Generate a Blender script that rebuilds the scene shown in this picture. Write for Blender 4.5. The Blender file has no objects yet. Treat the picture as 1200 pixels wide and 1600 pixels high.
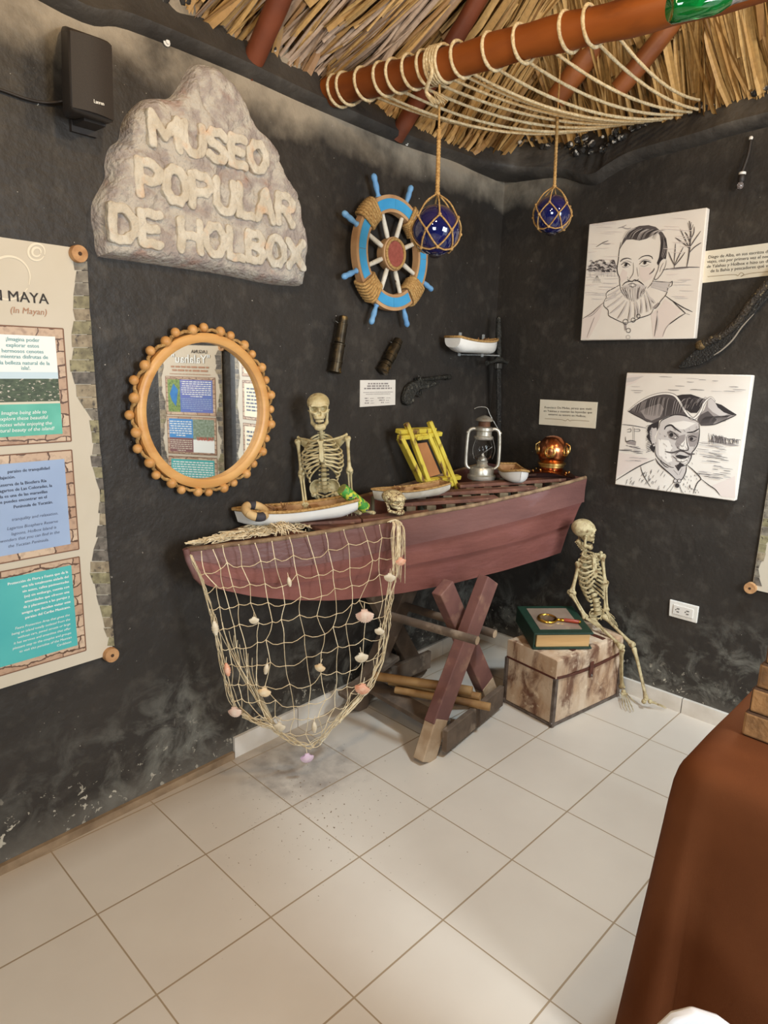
import bpy, bmesh, math, random
import numpy as np
from mathutils import Vector, Matrix
random.seed(7); rng = np.random.default_rng(7)
PI = math.pi; sc = bpy.context.scene; COL = sc.collection

# ---------------------------------------------------------------- camera, world, lights, exposure
FPX = 1054.9
YAW, PITCH, ROLL = 0.770189, 0.218148, 0.028617
CAM = np.array([-0.60532, -1.99151, 1.51899])
def cam_axes():
    cy, sy, cp, sp = math.cos(YAW), math.sin(YAW), math.cos(PITCH), math.sin(PITCH)
    f = np.array([cy*cp, sy*cp, -sp]); r = np.array([sy, -cy, 0.0]); u = np.cross(r, f)
    cr, sr = math.cos(ROLL), math.sin(ROLL)
    return cr*r+sr*u, -sr*r+cr*u, f
RX, UX, FX = cam_axes()
cd = bpy.data.cameras.new('camera'); cam = bpy.data.objects.new('camera', cd); COL.objects.link(cam)
cd.sensor_fit = 'VERTICAL'; cd.sensor_height = 24.0; cd.lens = 24.0*FPX/1600.0; cd.clip_start = 0.02
cam.matrix_world = Matrix(((RX[0], UX[0], -FX[0], CAM[0]), (RX[1], UX[1], -FX[1], CAM[1]),
                           (RX[2], UX[2], -FX[2], CAM[2]), (0, 0, 0, 1)))
sc.camera = cam
vs = sc.view_settings; vs.view_transform = 'Standard'; vs.look = 'None'; vs.gamma = 1.0
vs.use_curve_mapping = False; vs.exposure = 0.2
W = bpy.data.worlds.new('outdoor_daylight'); sc.world = W; W.use_nodes = True
W.node_tree.nodes['Background'].inputs[0].default_value = (0.86, 0.93, 1.0, 1)
W.node_tree.nodes['Background'].inputs[1].default_value = 1.2

def lamp(name, kind, loc, target, energy, color, size=0.1, size_y=None):
    l = bpy.data.lights.new(name, kind); l.energy = energy; l.color = color
    if kind == 'AREA':
        l.shape = 'RECTANGLE'; l.size = size; l.size_y = size_y or size
    else: l.shadow_soft_size = size
    o = bpy.data.objects.new(name, l); COL.objects.link(o); o.location = loc
    if target is not None:
        o.rotation_euler = (Vector(target)-Vector(loc)).to_track_quat('-Z', 'Y').to_euler()
    return o
lamp('doorway_daylight', 'AREA', (0.9, -5.2, 1.75), (1.2, -0.6, 0.9), 100, (0.82, 0.92, 1.0), 1.3, 1.8)
sl = lamp('added_cool_spot', 'SPOT', (1.75, -1.75, 2.75), (1.80, -1.12, 0.0), 160, (0.68, 0.86, 1.0), 0.12)  # added spot; its cone stands in for cool daylight on the right floor
sl.data.spot_size = math.radians(57); sl.data.spot_blend = 0.4
lamp('added_poster_fill', 'AREA', (0.55, -3.35, 1.85), (2.3, -2.2, 1.1), 52, (0.88, 0.94, 1.0), 0.6, 0.9)  # added fill light that brightens the posters reflected in the mirror
lamp('window_daylight', 'AREA', (-2.7, -2.9, 1.75), (1.4, 0.0, 1.1), 60, (0.86, 0.95, 1.0), 1.3, 1.0)
lamp('ceiling_bulb', 'POINT', (0.15, -1.35, 2.72), None, 31, (1.0, 0.73, 0.41), 0.06)
lamp('ceiling_bulb', 'POINT', (-1.2, -1.5, 2.72), None, 31, (1.0, 0.73, 0.41), 0.06)
lamp('ceiling_bulb', 'POINT', (1.35, -2.1, 2.75), None, 27, (1.0, 0.72, 0.40), 0.06)

# ---------------------------------------------------------------- rays from the camera used to measure positions
def ray(px, py): return (px-600)/FPX*RX-(py-800)/FPX*UX+FX
def hit(px, py, n, c):
    d = ray(px, py); n = np.array(n, float); t = (c-n@CAM)/(n@d); return CAM+t*d
def on_floor(px, py, z=0.0): return hit(px, py, (0, 0, 1), z)
def on_left(px, py, off=0.0): return hit(px, py, (-0.05, 1, 0), 0.02-off)
def on_right(px, py, off=0.0): return hit(px, py, (1, 0, 0), 2.385-off)
TILE = 0.34
def wall_y(x): return 0.02+0.05*x

# ---------------------------------------------------------------- materials
MATS = {}
def mat(name, c1, c2=None, scale=12.0, rough=0.7, metal=0.0, bump=0.0, bscale=None, lo=0.35, hi=0.65, detail=5.0,
        stretch=(1, 1, 1), spec=None, trans=0.0, ior=1.45, coat=0.0, c3=None, c3scale=None, c3lo=0.6, c3hi=0.7, alpha=1.0, sheen=0.0):
    if name in MATS: return MATS[name]
    m = bpy.data.materials.new(name); m.use_nodes = True; nt = m.node_tree; N = nt.nodes; Lk = nt.links
    b = N['Principled BSDF']; b.inputs['Roughness'].default_value = rough; b.inputs['Metallic'].default_value = metal
    b.inputs['IOR'].default_value = ior; b.inputs['Transmission Weight'].default_value = trans
    b.inputs['Coat Weight'].default_value = coat
    if sheen: b.inputs['Sheen Weight'].default_value = sheen
    if spec is not None: b.inputs['Specular IOR Level'].default_value = spec
    b.inputs['Base Color'].default_value = (*c1, 1)
    if c2 is not None or bump:
        tc = N.new('ShaderNodeTexCoord'); mp = N.new('ShaderNodeMapping'); mp.inputs['Scale'].default_value = stretch
        Lk.new(tc.outputs['Object'], mp.inputs[0])
    def noise(s, d=detail):
        n = N.new('ShaderNodeTexNoise'); n.inputs['Scale'].default_value = s; n.inputs['Detail'].default_value = d
        Lk.new(mp.outputs[0], n.inputs['Vector']); return n
    def mapr(src, a, c):
        r = N.new('ShaderNodeMapRange'); r.inputs[1].default_value = a; r.inputs[2].default_value = c
        Lk.new(src, r.inputs[0]); return r.outputs[0]
    if c2 is not None:
        mx = N.new('ShaderNodeMix'); mx.data_type = 'RGBA'
        Lk.new(mapr(noise(scale).outputs[0], lo, hi), mx.inputs[0]); mx.inputs[6].default_value = (*c1, 1); mx.inputs[7].default_value = (*c2, 1)
        out = mx.outputs[2]
        if c3 is not None:
            m2 = N.new('ShaderNodeMix'); m2.data_type = 'RGBA'
            Lk.new(mapr(noise(c3scale or scale*0.4).outputs[0], c3lo, c3hi), m2.inputs[0]); Lk.new(out, m2.inputs[6]); m2.inputs[7].default_value = (*c3, 1)
            out = m2.outputs[2]
        Lk.new(out, b.inputs['Base Color'])
    if bump:
        bp = N.new('ShaderNodeBump'); bp.inputs['Strength'].default_value = bump; bp.inputs['Distance'].default_value = 0.01
        Lk.new(noise(bscale or scale*2).outputs[0], bp.inputs['Height']); Lk.new(bp.outputs[0], b.inputs['Normal'])
    MATS[name] = m; return m
def rgb(r, g, b):   # display value to linear
    return tuple(((v/255)/12.92 if v/255 <= 0.04045 else ((v/255+0.055)/1.055)**2.4) for v in (r, g, b))

# ---------------------------------------------------------------- mesh collecting
def rot_to(d, up=(0, 0, 1)):
    """3x3 whose z axis is d"""
    z = np.array(d, float); z /= np.linalg.norm(z); u = np.array(up, float)
    if abs(z@u) > 0.98: u = np.array([1.0, 0, 0])
    x = np.cross(u, z); x /= np.linalg.norm(x); y = np.cross(z, x); return np.stack([x, y, z], 1)
def Rz(a): c, s = math.cos(a), math.sin(a); return np.array([[c, -s, 0], [s, c, 0], [0, 0, 1.0]])
def Ry(a): c, s = math.cos(a), math.sin(a); return np.array([[c, 0, s], [0, 1, 0], [-s, 0, c]])
def Rx(a): c, s = math.cos(a), math.sin(a); return np.array([[1, 0, 0], [0, c, -s], [0, s, c]])
class MB:
    def __init__(self): self.v = []; self.f = []; self.m = []; self.n = 0
    def add(self, vs, fs, mi=0):
        vs = np.asarray(vs, float); o = self.n; self.v.append(vs); self.n += len(vs)
        self.f.extend([tuple(int(i)+o for i in f) for f in fs]); self.m.extend([mi]*len(fs)); return self
    def box(self, c, s, R=None, taper=(1, 1), mi=0):
        x, y, z = np.array(s)/2
        v = np.array([[-x, -y, -z], [x, -y, -z], [x, y, -z], [-x, y, -z], [-x*taper[0], -y*taper[1], z], [x*taper[0], -y*taper[1], z], [x*taper[0], y*taper[1], z], [-x*taper[0], y*taper[1], z]])
        if R is not None: v = v@np.asarray(R).T
        return self.add(v+np.array(c), [(3, 2, 1, 0), (4, 5, 6, 7), (0, 1, 5, 4), (1, 2, 6, 5), (2, 3, 7, 6), (3, 0, 4, 7)], mi)
    def beam(self, a, b, w, h, up=(0, 0, 1), mi=0, taper=(1, 1)):
        a, b = np.array(a, float), np.array(b, float); R = rot_to(b-a, up)
        return self.box((a+b)/2, (w, h, np.linalg.norm(b-a)), R, taper, mi)
    def tube(self, pts, r, n=8, closed=False, mi=0, caps=True, twist=0):
        P = np.array(pts, float); k = len(P); r = np.full(k, r, float) if np.isscalar(r) else np.array(r, float)
        T = np.gradient(P, axis=0) if not closed else np.roll(P, -1, 0)-np.roll(P, 1, 0)
        T /= np.linalg.norm(T, axis=1)[:, None]+1e-12
        u = np.array([0, 0, 1.0]) if abs(T[0][2]) < 0.9 else np.array([1.0, 0, 0])
        vs = []
        for i in range(k):
            u = u-T[i]*(u@T[i]); u /= np.linalg.norm(u)+1e-12; w = np.cross(T[i], u)
            a = np.arange(n)*2*PI/n+twist
            vs.append(P[i]+r[i]*(np.cos(a)[:, None]*u+np.sin(a)[:, None]*w))
        vs = np.concatenate(vs); fs = []
        for i in range(k if closed else k-1):
            for j in range(n):
                A, B = i*n, ((i+1) % k)*n; fs.append((A+j, A+(j+1) % n, B+(j+1) % n, B+j))
        if caps and not closed:
            fs.append(tuple(range(n-1, -1, -1))); fs.append(tuple(range((k-1)*n, k*n)))
        return self.add(vs, fs, mi)
    def lathe(self, prof, n=24, c=(0, 0, 0), R=None, mi=0):
        vs = []; fs = []; k = len(prof)
        for r, z in prof:
            a = np.arange(n)*2*PI/n; vs.append(np.stack([r*np.cos(a), r*np.sin(a), np.full(n, z)], 1))
        vs = np.concatenate(vs)
        for i in range(k-1):
            for j in range(n): fs.append((i*n+j, i*n+(j+1) % n, (i+1)*n+(j+1) % n, (i+1)*n+j))
        if prof[0][0] > 1e-6: fs.append(tuple(range(n-1, -1, -1)))
        if prof[-1][0] > 1e-6: fs.append(tuple(range((k-1)*n, k*n)))
        if R is not None: vs = vs@np.asarray(R).T
        return self.add(vs+np.array(c), fs, mi)
    def ball(self, c, r, nu=12, nv=8, R=None, mi=0):
        r = (r, r, r) if np.isscalar(r) else r
        vs = [[0, 0, -1.0]]; fs = []
        for i in range(1, nv):
            p = -PI/2+PI*i/nv
            for j in range(nu): a = 2*PI*j/nu; vs.append([math.cos(p)*math.cos(a), math.cos(p)*math.sin(a), math.sin(p)])
        vs.append([0, 0, 1.0]); top = len(vs)-1
        for j in range(nu): fs.append((0, 1+(j+1) % nu, 1+j)); fs.append((top, top-nu+j, top-nu+(j+1) % nu))
        for i in range(nv-2):
            for j in range(nu): a = 1+i*nu; b = a+nu; fs.append((a+j, a+(j+1) % nu, b+(j+1) % nu, b+j))
        v = np.array(vs)*np.array(r)
        if R is not None: v = v@np.asarray(R).T
        return self.add(v+np.array(c), fs, mi)
    def prism(self, out, y0, y1, mi=0):
        """outline in x,z (anticlockwise seen from -y), from depth y0 (front) to y1"""
        n = len(out); v = [[p[0], y0, p[1]] for p in out]+[[p[0], y1, p[1]] for p in out]
        fs = [tuple(range(n)), tuple(range(2*n-1, n-1, -1))]+[(i, i+n, (i+1) % n+n, (i+1) % n) for i in range(n)]
        return self.add(v, fs, mi)
    def flat(self, out, y=0.0, mi=0):
        return self.add([[p[0], y, p[1]] for p in out], [tuple(range(len(out)))], mi)
    def rect(self, x0, z0, x1, z1, y=0.0, mi=0): return self.flat([(x0, z0), (x1, z0), (x1, z1), (x0, z1)], y, mi)
    def stroke(self, pts, w, y=0.0, mi=0, taper=True, sub=4):
        P = np.array(spline(pts, sub) if len(pts) > 2 else pts, float); k = len(P)
        T = np.gradient(P, axis=0); T /= np.linalg.norm(T, axis=1)[:, None]+1e-12; Nn = np.stack([-T[:, 1], T[:, 0]], 1)
        s = np.linspace(0, 1, k); ww = w*(0.25+0.75*np.sin(PI*np.clip(s, 0.02, .98))**0.6) if taper else np.full(k, w)
        A = P+Nn*ww[:, None]/2; B = P-Nn*ww[:, None]/2
        v = [[p[0], y, p[1]] for p in A]+[[p[0], y, p[1]] for p in B]
        return self.add(v, [(i, i+1, k+i+1, k+i) for i in range(k-1)], mi)
    def text(self, s, x, z, size, y=0.0, align='L', width=None, bold=0.0, shear=0.0, extrude=0.0, mi=0, rot=0.0, height=None, bev=0.0):
        v, f, w = glyphs(s, 0.0, shear, extrude/size if size else 0, bev)
        if bold: d = min(bold, .02)*1.6; v = np.concatenate([v-[d, 0, 0], v+[d, 0, -.002]]); k_ = len(v)//2; f = f+[tuple(i+k_ for i in q) for q in f]
        sx = size if width is None else width/max(w, 1e-6); sz = size if height is None else height/0.72
        x0 = {'L': 0, 'C': -w/2, 'R': -w}[align]
        p = np.stack([(v[:, 0]+x0)*sx, -v[:, 2]*size, v[:, 1]*sz], 1)
        if rot: p = p@Ry(-rot).T
        return self.add(p+np.array([x, y, z]), f, mi)
    def xf(self, R=None, t=(0, 0, 0), s=1.0):
        for i in range(len(self.v)):
            v = self.v[i]*s
            if R is not None: v = v@np.asarray(R).T
            self.v[i] = v+np.array(t)
        return self
def spline(pts, sub=6, closed=False):
    P = np.array(pts, float); n = len(P); out = []
    g = (lambda i: P[i % n]) if closed else (lambda i: P[min(max(i, 0), n-1)])
    for i in range(n if closed else n-1):
        a, b, c, d = g(i-1), g(i), g(i+1), g(i+2)
        for t in np.linspace(0, 1, sub, endpoint=False):
            out.append(0.5*(2*b+(c-a)*t+(2*a-5*b+4*c-d)*t*t+(3*b-a-3*c+d)*t**3))
    if not closed: out.append(P[-1])
    return np.array(out)
_G = {}
def glyphs(s, bold, shear, ext, bev):
    k = (s, bold, shear, round(ext, 4), bev)
    if k in _G: return _G[k]
    cu = bpy.data.curves.new('glyph', 'FONT'); cu.body = s; cu.offset = bold; cu.shear = shear; cu.extrude = ext; cu.resolution_u = 2
    cu.bevel_depth = bev
    o = bpy.data.objects.new('glyph', cu); me = bpy.data.meshes.new_from_object(o)
    v = np.empty(len(me.vertices)*3); me.vertices.foreach_get('co', v); v = v.reshape(-1, 3)
    f = [tuple(p.vertices) for p in me.polygons]
    bpy.data.objects.remove(o); bpy.data.curves.remove(cu); bpy.data.meshes.remove(me)
    w = 0.0
    if len(v): v[:, 0] -= v[:, 0].min(); w = v[:, 0].max()
    _G[k] = (v, f, w); return _G[k]

def snet(f, lo, hi, n):
    """surface net of the zero level of f (negative inside)"""
    lo, hi = np.array(lo, float), np.array(hi, float); h = (hi-lo).max()/n
    dims = np.ceil((hi-lo)/h).astype(int)+1
    ax = [lo[i]+h*np.arange(dims[i]) for i in range(3)]
    X, Y, Z = np.meshgrid(*ax, indexing='ij'); V = f(X, Y, Z); I = V < 0
    cs = dims-1; acc = np.zeros((*cs, 3)); cnt = np.zeros(cs)
    base = np.stack(np.meshgrid(*[np.arange(c) for c in cs], indexing='ij'), -1).astype(float)
    corner = lambda a: tuple(slice(a[i], a[i]+cs[i]) for i in range(3))
    for d in range(3):
        for o1 in (0, 1):
            for o2 in (0, 1):
                a = [0, 0, 0]; a[(d+1) % 3] = o1; a[(d+2) % 3] = o2; b = list(a); b[d] = 1
                va, vb = V[corner(a)], V[corner(b)]; cr = (va < 0) != (vb < 0)
                t = np.where(cr, va/(va-vb+1e-20), 0); p = np.array(a, float)+np.zeros((*cs, 3)); p[..., d] += t
                acc += np.where(cr[..., None], p, 0); cnt += cr
    act = cnt > 0; idx = -np.ones(cs, int); idx[act] = np.arange(act.sum())
    P = lo+h*(base[act]+acc[act]/cnt[act][:, None]); F = []
    for d in range(3):
        e1, e2 = (d+1) % 3, (d+2) % 3
        A = np.take(I, range(dims[d]-1), d); B = np.take(I, range(1, dims[d]), d); cr = A != B
        for i, j, k in np.argwhere(cr):
            q = np.array([i, j, k]); c = []
            if q[e1] == 0 or q[e2] == 0 or q[e1] >= cs[e1] or q[e2] >= cs[e2]: continue
            for s1, s2 in ((0, 0), (-1, 0), (-1, -1), (0, -1)):
                w = q.copy(); w[e1] += s1; w[e2] += s2; c.append(idx[tuple(w)])
            F.append(tuple(c) if A[i, j, k] else tuple(c[::-1]))
    return P, F

# ---------------------------------------------------------------- objects
MW = {}
def link(name, mesh): o = bpy.data.objects.new(name, mesh); COL.objects.link(o); return o
def root(name, label, cat, loc=(0, 0, 0), R=None, group=None):
    o = link(name, None); M = Matrix.Identity(4) if R is None else Matrix(np.asarray(R).tolist()).to_4x4()
    M.translation = Vector(loc); o.matrix_world = M; MW[o.name] = M
    o.empty_display_size = 0.05; tag(o, label, cat, group); return o
def tag(o, label, cat, group=None):
    o['label'] = label; o['category'] = cat
    if group: o['group'] = group
    return o
def to_mesh(name, mb, mats, smooth=None, xform=None):
    me = bpy.data.meshes.new(name); v = np.concatenate(mb.v)
    me.from_pydata(v.tolist(), [], mb.f)
    if xform is not None: me.transform(xform)
    for m in (mats if isinstance(mats, (list, tuple)) else [mats]): me.materials.append(m)
    if any(mb.m): me.polygons.foreach_set('material_index', mb.m)
    me.validate(); bm = bmesh.new(); bm.from_mesh(me); bmesh.ops.recalc_face_normals(bm, faces=bm.faces); bm.to_mesh(me); bm.free()
    if smooth is not None:
        me.polygons.foreach_set('use_smooth', [True]*len(me.polygons))
        if smooth < 180: me.set_sharp_from_angle(angle=math.radians(smooth))
    me.update(); return me
def part(name, mb, mats, parent=None, smooth=None, world=False, bevel=0.0, label=None):
    top = parent
    while top is not None and top.parent is not None: top = top.parent
    xf = MW[top.name].inverted() if (world and top is not None) else None
    o = link(name, to_mesh(name, mb, mats, smooth, xf))
    if parent is not None: o.parent = parent
    if bevel:
        b = o.modifiers.new('edge', 'BEVEL'); b.width = bevel; b.segments = 2; b.limit_method = 'ANGLE'; b.angle_limit = 0.6
    if label: o['label'] = label
    return o
def thing(name, mb, mats, label, cat, smooth=None, loc=None, R=None, group=None, bevel=0.0, world=True):
    """a thing of one mesh; vertices in world space are moved under an origin at loc"""
    M = Matrix.Identity(4) if R is None else Matrix(np.asarray(R).tolist()).to_4x4()
    if loc is None: v = np.concatenate(mb.v); loc = ((v[:, 0].min()+v[:, 0].max())/2, (v[:, 1].min()+v[:, 1].max())/2, v[:, 2].min())
    M.translation = Vector(loc)
    o = link(name, to_mesh(name, mb, mats, smooth, M.inverted() if world else None)); o.matrix_world = M; MW[o.name] = M
    if bevel:
        b = o.modifiers.new('edge', 'BEVEL'); b.width = bevel; b.segments = 2; b.limit_method = 'ANGLE'; b.angle_limit = 0.6
    return tag(o, label, cat, group)
def struct(name, mb, mats, smooth=None, bevel=0.0):
    o = link(name, to_mesh(name, mb, mats, smooth)); o['kind'] = 'structure'; return o
LA = math.atan(0.05); RL = Rz(LA); RR = Rz(-PI/2)     # facing frames of the two walls: x right, y into the wall, z up
def left_root(name, label, cat, px, py, off=0.0, group=None, tilt=0.0):
    return root(name, label, cat, on_left(px, py, off), RL@Ry(tilt), group)
def right_root(name, label, cat, px, py, off=0.0, group=None, tilt=0.0):
    return root(name, label, cat, on_right(px, py, off), RR@Ry(tilt), group)
def loc2(o, P):
    q = MW[o.name].inverted()@Vector(P); return (q.x, q.z)
def lpt(o, px, py, off=0.0): return loc2(o, on_left(px, py, off))
def rpt(o, px, py, off=0.0): return loc2(o, on_right(px, py, off))
# ================================================================ the room
def node_mat(name, build):
    m = bpy.data.materials.new(name); m.use_nodes = True; nt = m.node_tree; b = nt.nodes['Principled BSDF']
    class H: pass
    h = H(); h.N = nt.nodes; h.L = nt.links; h.b = b
    def new(t, **kw):
        n = h.N.new(t)
        for k, v in kw.items(): setattr(n, k, v)
        return n
    h.new = new
    def math_(op, a, c=None, clamp=False):
        n = new('ShaderNodeMath', operation=op, use_clamp=clamp)
        for i, s in enumerate((a, c)):
            if s is None: continue
            if isinstance(s, (int, float)): n.inputs[i].default_value = s
            else: h.L.new(s, n.inputs[i])
        return n.outputs[0]
    h.math = math_
    def rng_(s, a, c, lo=0.0, hi=1.0):
        n = new('ShaderNodeMapRange'); h.L.new(s, n.inputs[0]); n.inputs[1].default_value = a; n.inputs[2].default_value = c
        n.inputs[3].default_value = lo; n.inputs[4].default_value = hi; return n.outputs[0]
    h.range = rng_
    tc = new('ShaderNodeTexCoord'); h.obj = tc.outputs['Object']
    def noise(scale, detail=6.0, vec=None, rough=0.55, dist=0.0):
        n = new('ShaderNodeTexNoise'); n.inputs['Scale'].default_value = scale; n.inputs['Detail'].default_value = detail
        n.inputs['Roughness'].default_value = rough; n.inputs['Distortion'].default_value = dist
        h.L.new(vec or h.obj, n.inputs['Vector']); return n.outputs[0]
    h.noise = noise
    def mix(f, a, c):
        n = new('ShaderNodeMix', data_type='RGBA')
        if isinstance(f, (int, float)): n.inputs[0].default_value = f
        else: h.L.new(f, n.inputs[0])
        for i, s in ((6, a), (7, c)):
            if isinstance(s, tuple): n.inputs[i].default_value = (*s, 1)
            else: h.L.new(s, n.inputs[i])
        return n.outputs[2]
    h.mix = mix
    def scaled(s):
        n = new('ShaderNodeMapping'); n.inputs['Scale'].default_value = s; h.L.new(h.obj, n.inputs[0]); return n.outputs[0]
    h.scaled = scaled
    sp = new('ShaderNodeSeparateXYZ'); h.L.new(h.obj, sp.inputs[0]); h.x, h.y, h.z = sp.outputs
    def bump(s, strength, dist=0.01):
        n = new('ShaderNodeBump'); n.inputs['Strength'].default_value = strength; n.inputs['Distance'].default_value = dist
        h.L.new(s, n.inputs['Height']); h.L.new(n.outputs[0], b.inputs['Normal'])
    h.bump = bump
    build(h); return m

def floor_nodes(h):
    # 34 cm glazed tiles with thin grout lines, crumbs of dirt, a dusty patch
    def line(c, wdt):
        f = h.math('FRACT', h.math('ADD', h.math('DIVIDE', c, TILE), 40.0))
        return h.math('LESS_THAN', h.math('MINIMUM', f, h.math('SUBTRACT', 1.0, f)), wdt)
    grout = h.math('MAXIMUM', line(h.x, 0.0062), line(h.y, 0.0075))
    tile = h.mix(h.range(h.noise(2.0), 0.35, 0.65), rgb(203, 192, 178), rgb(211, 201, 187))
    # a scrubbed dusty patch under the net
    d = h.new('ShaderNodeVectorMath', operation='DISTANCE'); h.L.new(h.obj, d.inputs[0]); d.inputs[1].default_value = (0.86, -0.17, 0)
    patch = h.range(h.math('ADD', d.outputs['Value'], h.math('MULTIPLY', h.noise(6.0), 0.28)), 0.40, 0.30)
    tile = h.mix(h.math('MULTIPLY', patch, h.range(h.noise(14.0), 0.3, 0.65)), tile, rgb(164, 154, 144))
    d2 = h.new('ShaderNodeVectorMath', operation='DISTANCE'); h.L.new(h.obj, d2.inputs[0]); d2.inputs[1].default_value = (0.72, -0.40, 0)
    near = h.range(d2.outputs['Value'], 0.75, 0.15)
    crumbs = h.math('GREATER_THAN', h.noise(85.0, 2.0), h.range(near, 0, 1, 0.80, 0.685))
    tile = h.mix(crumbs, tile, rgb(112, 88, 60))
    edge = h.range(h.math('ADD', h.y, h.math('MULTIPLY', h.noise(5.0), 0.05)), -0.10, 0.06)   # dirt swept against the wall
    tile = h.mix(h.math('MULTIPLY', edge, 0.5), tile, rgb(150, 128, 100))
    col = h.mix(grout, tile, rgb(158, 138, 112))
    h.L.new(col, h.b.inputs['Base Color']); h.b.inputs['Roughness'].default_value = 0.33
    h.bump(h.math('SUBTRACT', 1.0, grout), 0.35, 0.004)
M_floor = node_mat('glazed_floor_tile', floor_nodes)

def wall_nodes(h):
    base = h.mix(h.range(h.noise(3.0), 0.35, 0.7), rgb(43, 39, 35), rgb(53, 48, 43))
    base = h.mix(h.range(h.noise(16.0, 8.0), 0.52, 0.80, 0, .5), base, rgb(84, 78, 70))          # brush streaks
    band = h.range(h.math('ADD', h.z, h.math('MULTIPLY', h.noise(4.0), 0.22)), 2.37, 2.47)       # thinly painted cement at the top
    band = h.math('MULTIPLY', band, h.range(h.y, -0.30, -0.02)); base = h.mix(h.math('MULTIPLY', band, h.range(h.noise(6.0), 0.22, 0.55)), base, rgb(150, 138, 120))
    fleck = h.math('GREATER_THAN', h.noise(70.0, 2.0), 0.765); base = h.mix(fleck, base, rgb(150, 144, 134))
    # salt bloom and flaked paint rising from the floor
    low = h.math('ADD', h.z, h.math('MULTIPLY', h.noise(2.6, 3.0), 0.50))
    wet = h.math('MULTIPLY', h.range(low, 0.74, 0.44), h.range(h.noise(9.0, 9.0, rough=0.68, dist=0.6), 0.46, 0.66))
    wet = h.math('MULTIPLY', wet, h.range(h.x, 0.0, 0.75, 0.30, 1.0)); base = h.mix(h.math('MULTIPLY', wet, 0.8), base, rgb(132, 130, 120))
    flake = h.math('MULTIPLY', h.range(low, 0.50, 0.34), h.math('GREATER_THAN', h.noise(30.0, 8.0, rough=.65, dist=0.6), 0.615))
    base = h.mix(flake, base, rgb(186, 178, 160))
    foot = h.range(h.math('ADD', h.z, h.math('MULTIPLY', h.noise(12.0), 0.06)), 0.16, 0.06)
    base = h.mix(h.math('MULTIPLY', foot, 0.55), base, rgb(118, 112, 102))
    h.L.new(base, h.b.inputs['Base Color']); h.b.inputs['Roughness'].default_value = 0.5
    h.b.inputs['Specular IOR Level'].default_value = 0.35
    h.bump(h.math('ADD', h.noise(5.0), h.math('MULTIPLY', h.noise(40.0), 0.25)), 0.35, 0.02)
M_wall = node_mat('black_painted_plaster', wall_nodes)

FX0, FY0 = -3.0, -3.6
struct('floor', MB().box((-0.1, -1.7, -0.05), (6.2, 4.4, 0.1)), M_floor)
# left wall: the plane y = .02 + .05 x
def slab(p0, p1, z0, z1, th, hole=None):
    p0, p1 = np.array(p0, float), np.array(p1, float); d = p1-p0; n = np.array([-d[1], d[0]])/np.linalg.norm(d)*th
    q = [p0, p1, p1+n, p0+n]; v = [[*a, z0] for a in q]+[[*a, z1] for a in q]
    return MB().add(v, [(3, 2, 1, 0), (4, 5, 6, 7), (0, 1, 5, 4), (1, 2, 6, 5), (2, 3, 7, 6), (3, 0, 4, 7)])
CX, CY = 2.385, wall_y(2.385)
struct('wall_left', slab((-3.0, wall_y(-3.0)), (2.5, wall_y(2.5)), 0, 2.60, 0.15), M_wall)
struct('wall_right', slab((CX, CY+0.1), (CX, -2.06), 0, 2.60, 0.15), M_wall)
A0 = np.array([2.385, -2.06]); AD = np.array([-0.5, -0.866]); A1 = A0+AD*1.35
struct('wall_oblique', slab(A0, A1, 0, 2.60, 0.15), M_wall)
wr = slab((0.50, FY0), (-3.0, FY0), 0, 2.60, 0.15); struct('wall_rear', wr, M_wall)
struct('wall_lintel', slab((1.9, FY0), (0.5, FY0), 2.2, 2.60, 0.15), M_wall)
struct('wall_far', slab((-3.0, FY0), (-3.0, -0.1), 0, 2.60, 0.15), M_wall)
# tile skirting
M_skirt = mat('skirting_tile', rgb(222, 214, 202), rgb(206, 196, 182), 9, 0.35)
M_skirt_dirty = mat('worn_skirting', rgb(150, 126, 98), rgb(120, 98, 74), 14, 0.8)
def skirt(x0, x1, h, t, m, nm):
    mb = MB(); v = []
    for x, z in ((x0, 0), (x1, 0), (x1, h), (x0, h)): v.append([x, wall_y(x)-t, z])
    for x, z in ((x0, 0), (x1, 0), (x1, h), (x0, h)): v.append([x, wall_y(x)+0.01, z])
    mb.add(v, [(0, 1, 2, 3), (7, 6, 5, 4), (3, 2, 6, 7), (0, 4, 5, 1), (1, 5, 6, 2), (4, 0, 3, 7)]); return struct(nm, mb, m)
for i, (a, b) in enumerate(((0.70, 1.02), (1.024, 1.36), (1.364, 1.70), (1.704, 2.04), (2.044, 2.375))):
    skirt(a, b, 0.085, 0.012, M_skirt, 'baseboard_left' if i == 0 else 'baseboard_left.%03d' % i)
skirt(-2.9, 0.695, 0.028, 0.016, M_skirt_dirty, 'baseboard_worn')
for i, (a, b) in enumerate(((0.12, -0.34), (-0.344, -0.68), (-0.684, -1.02), (-1.024, -1.36), (-1.364, -1.70), (-1.704, -2.04))):
    struct('baseboard_right' if i == 0 else 'baseboard_right.%03d' % i, MB().box((2.379, (a+b)/2, 0.035), (0.024, a-b, 0.07)), M_skirt)

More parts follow.
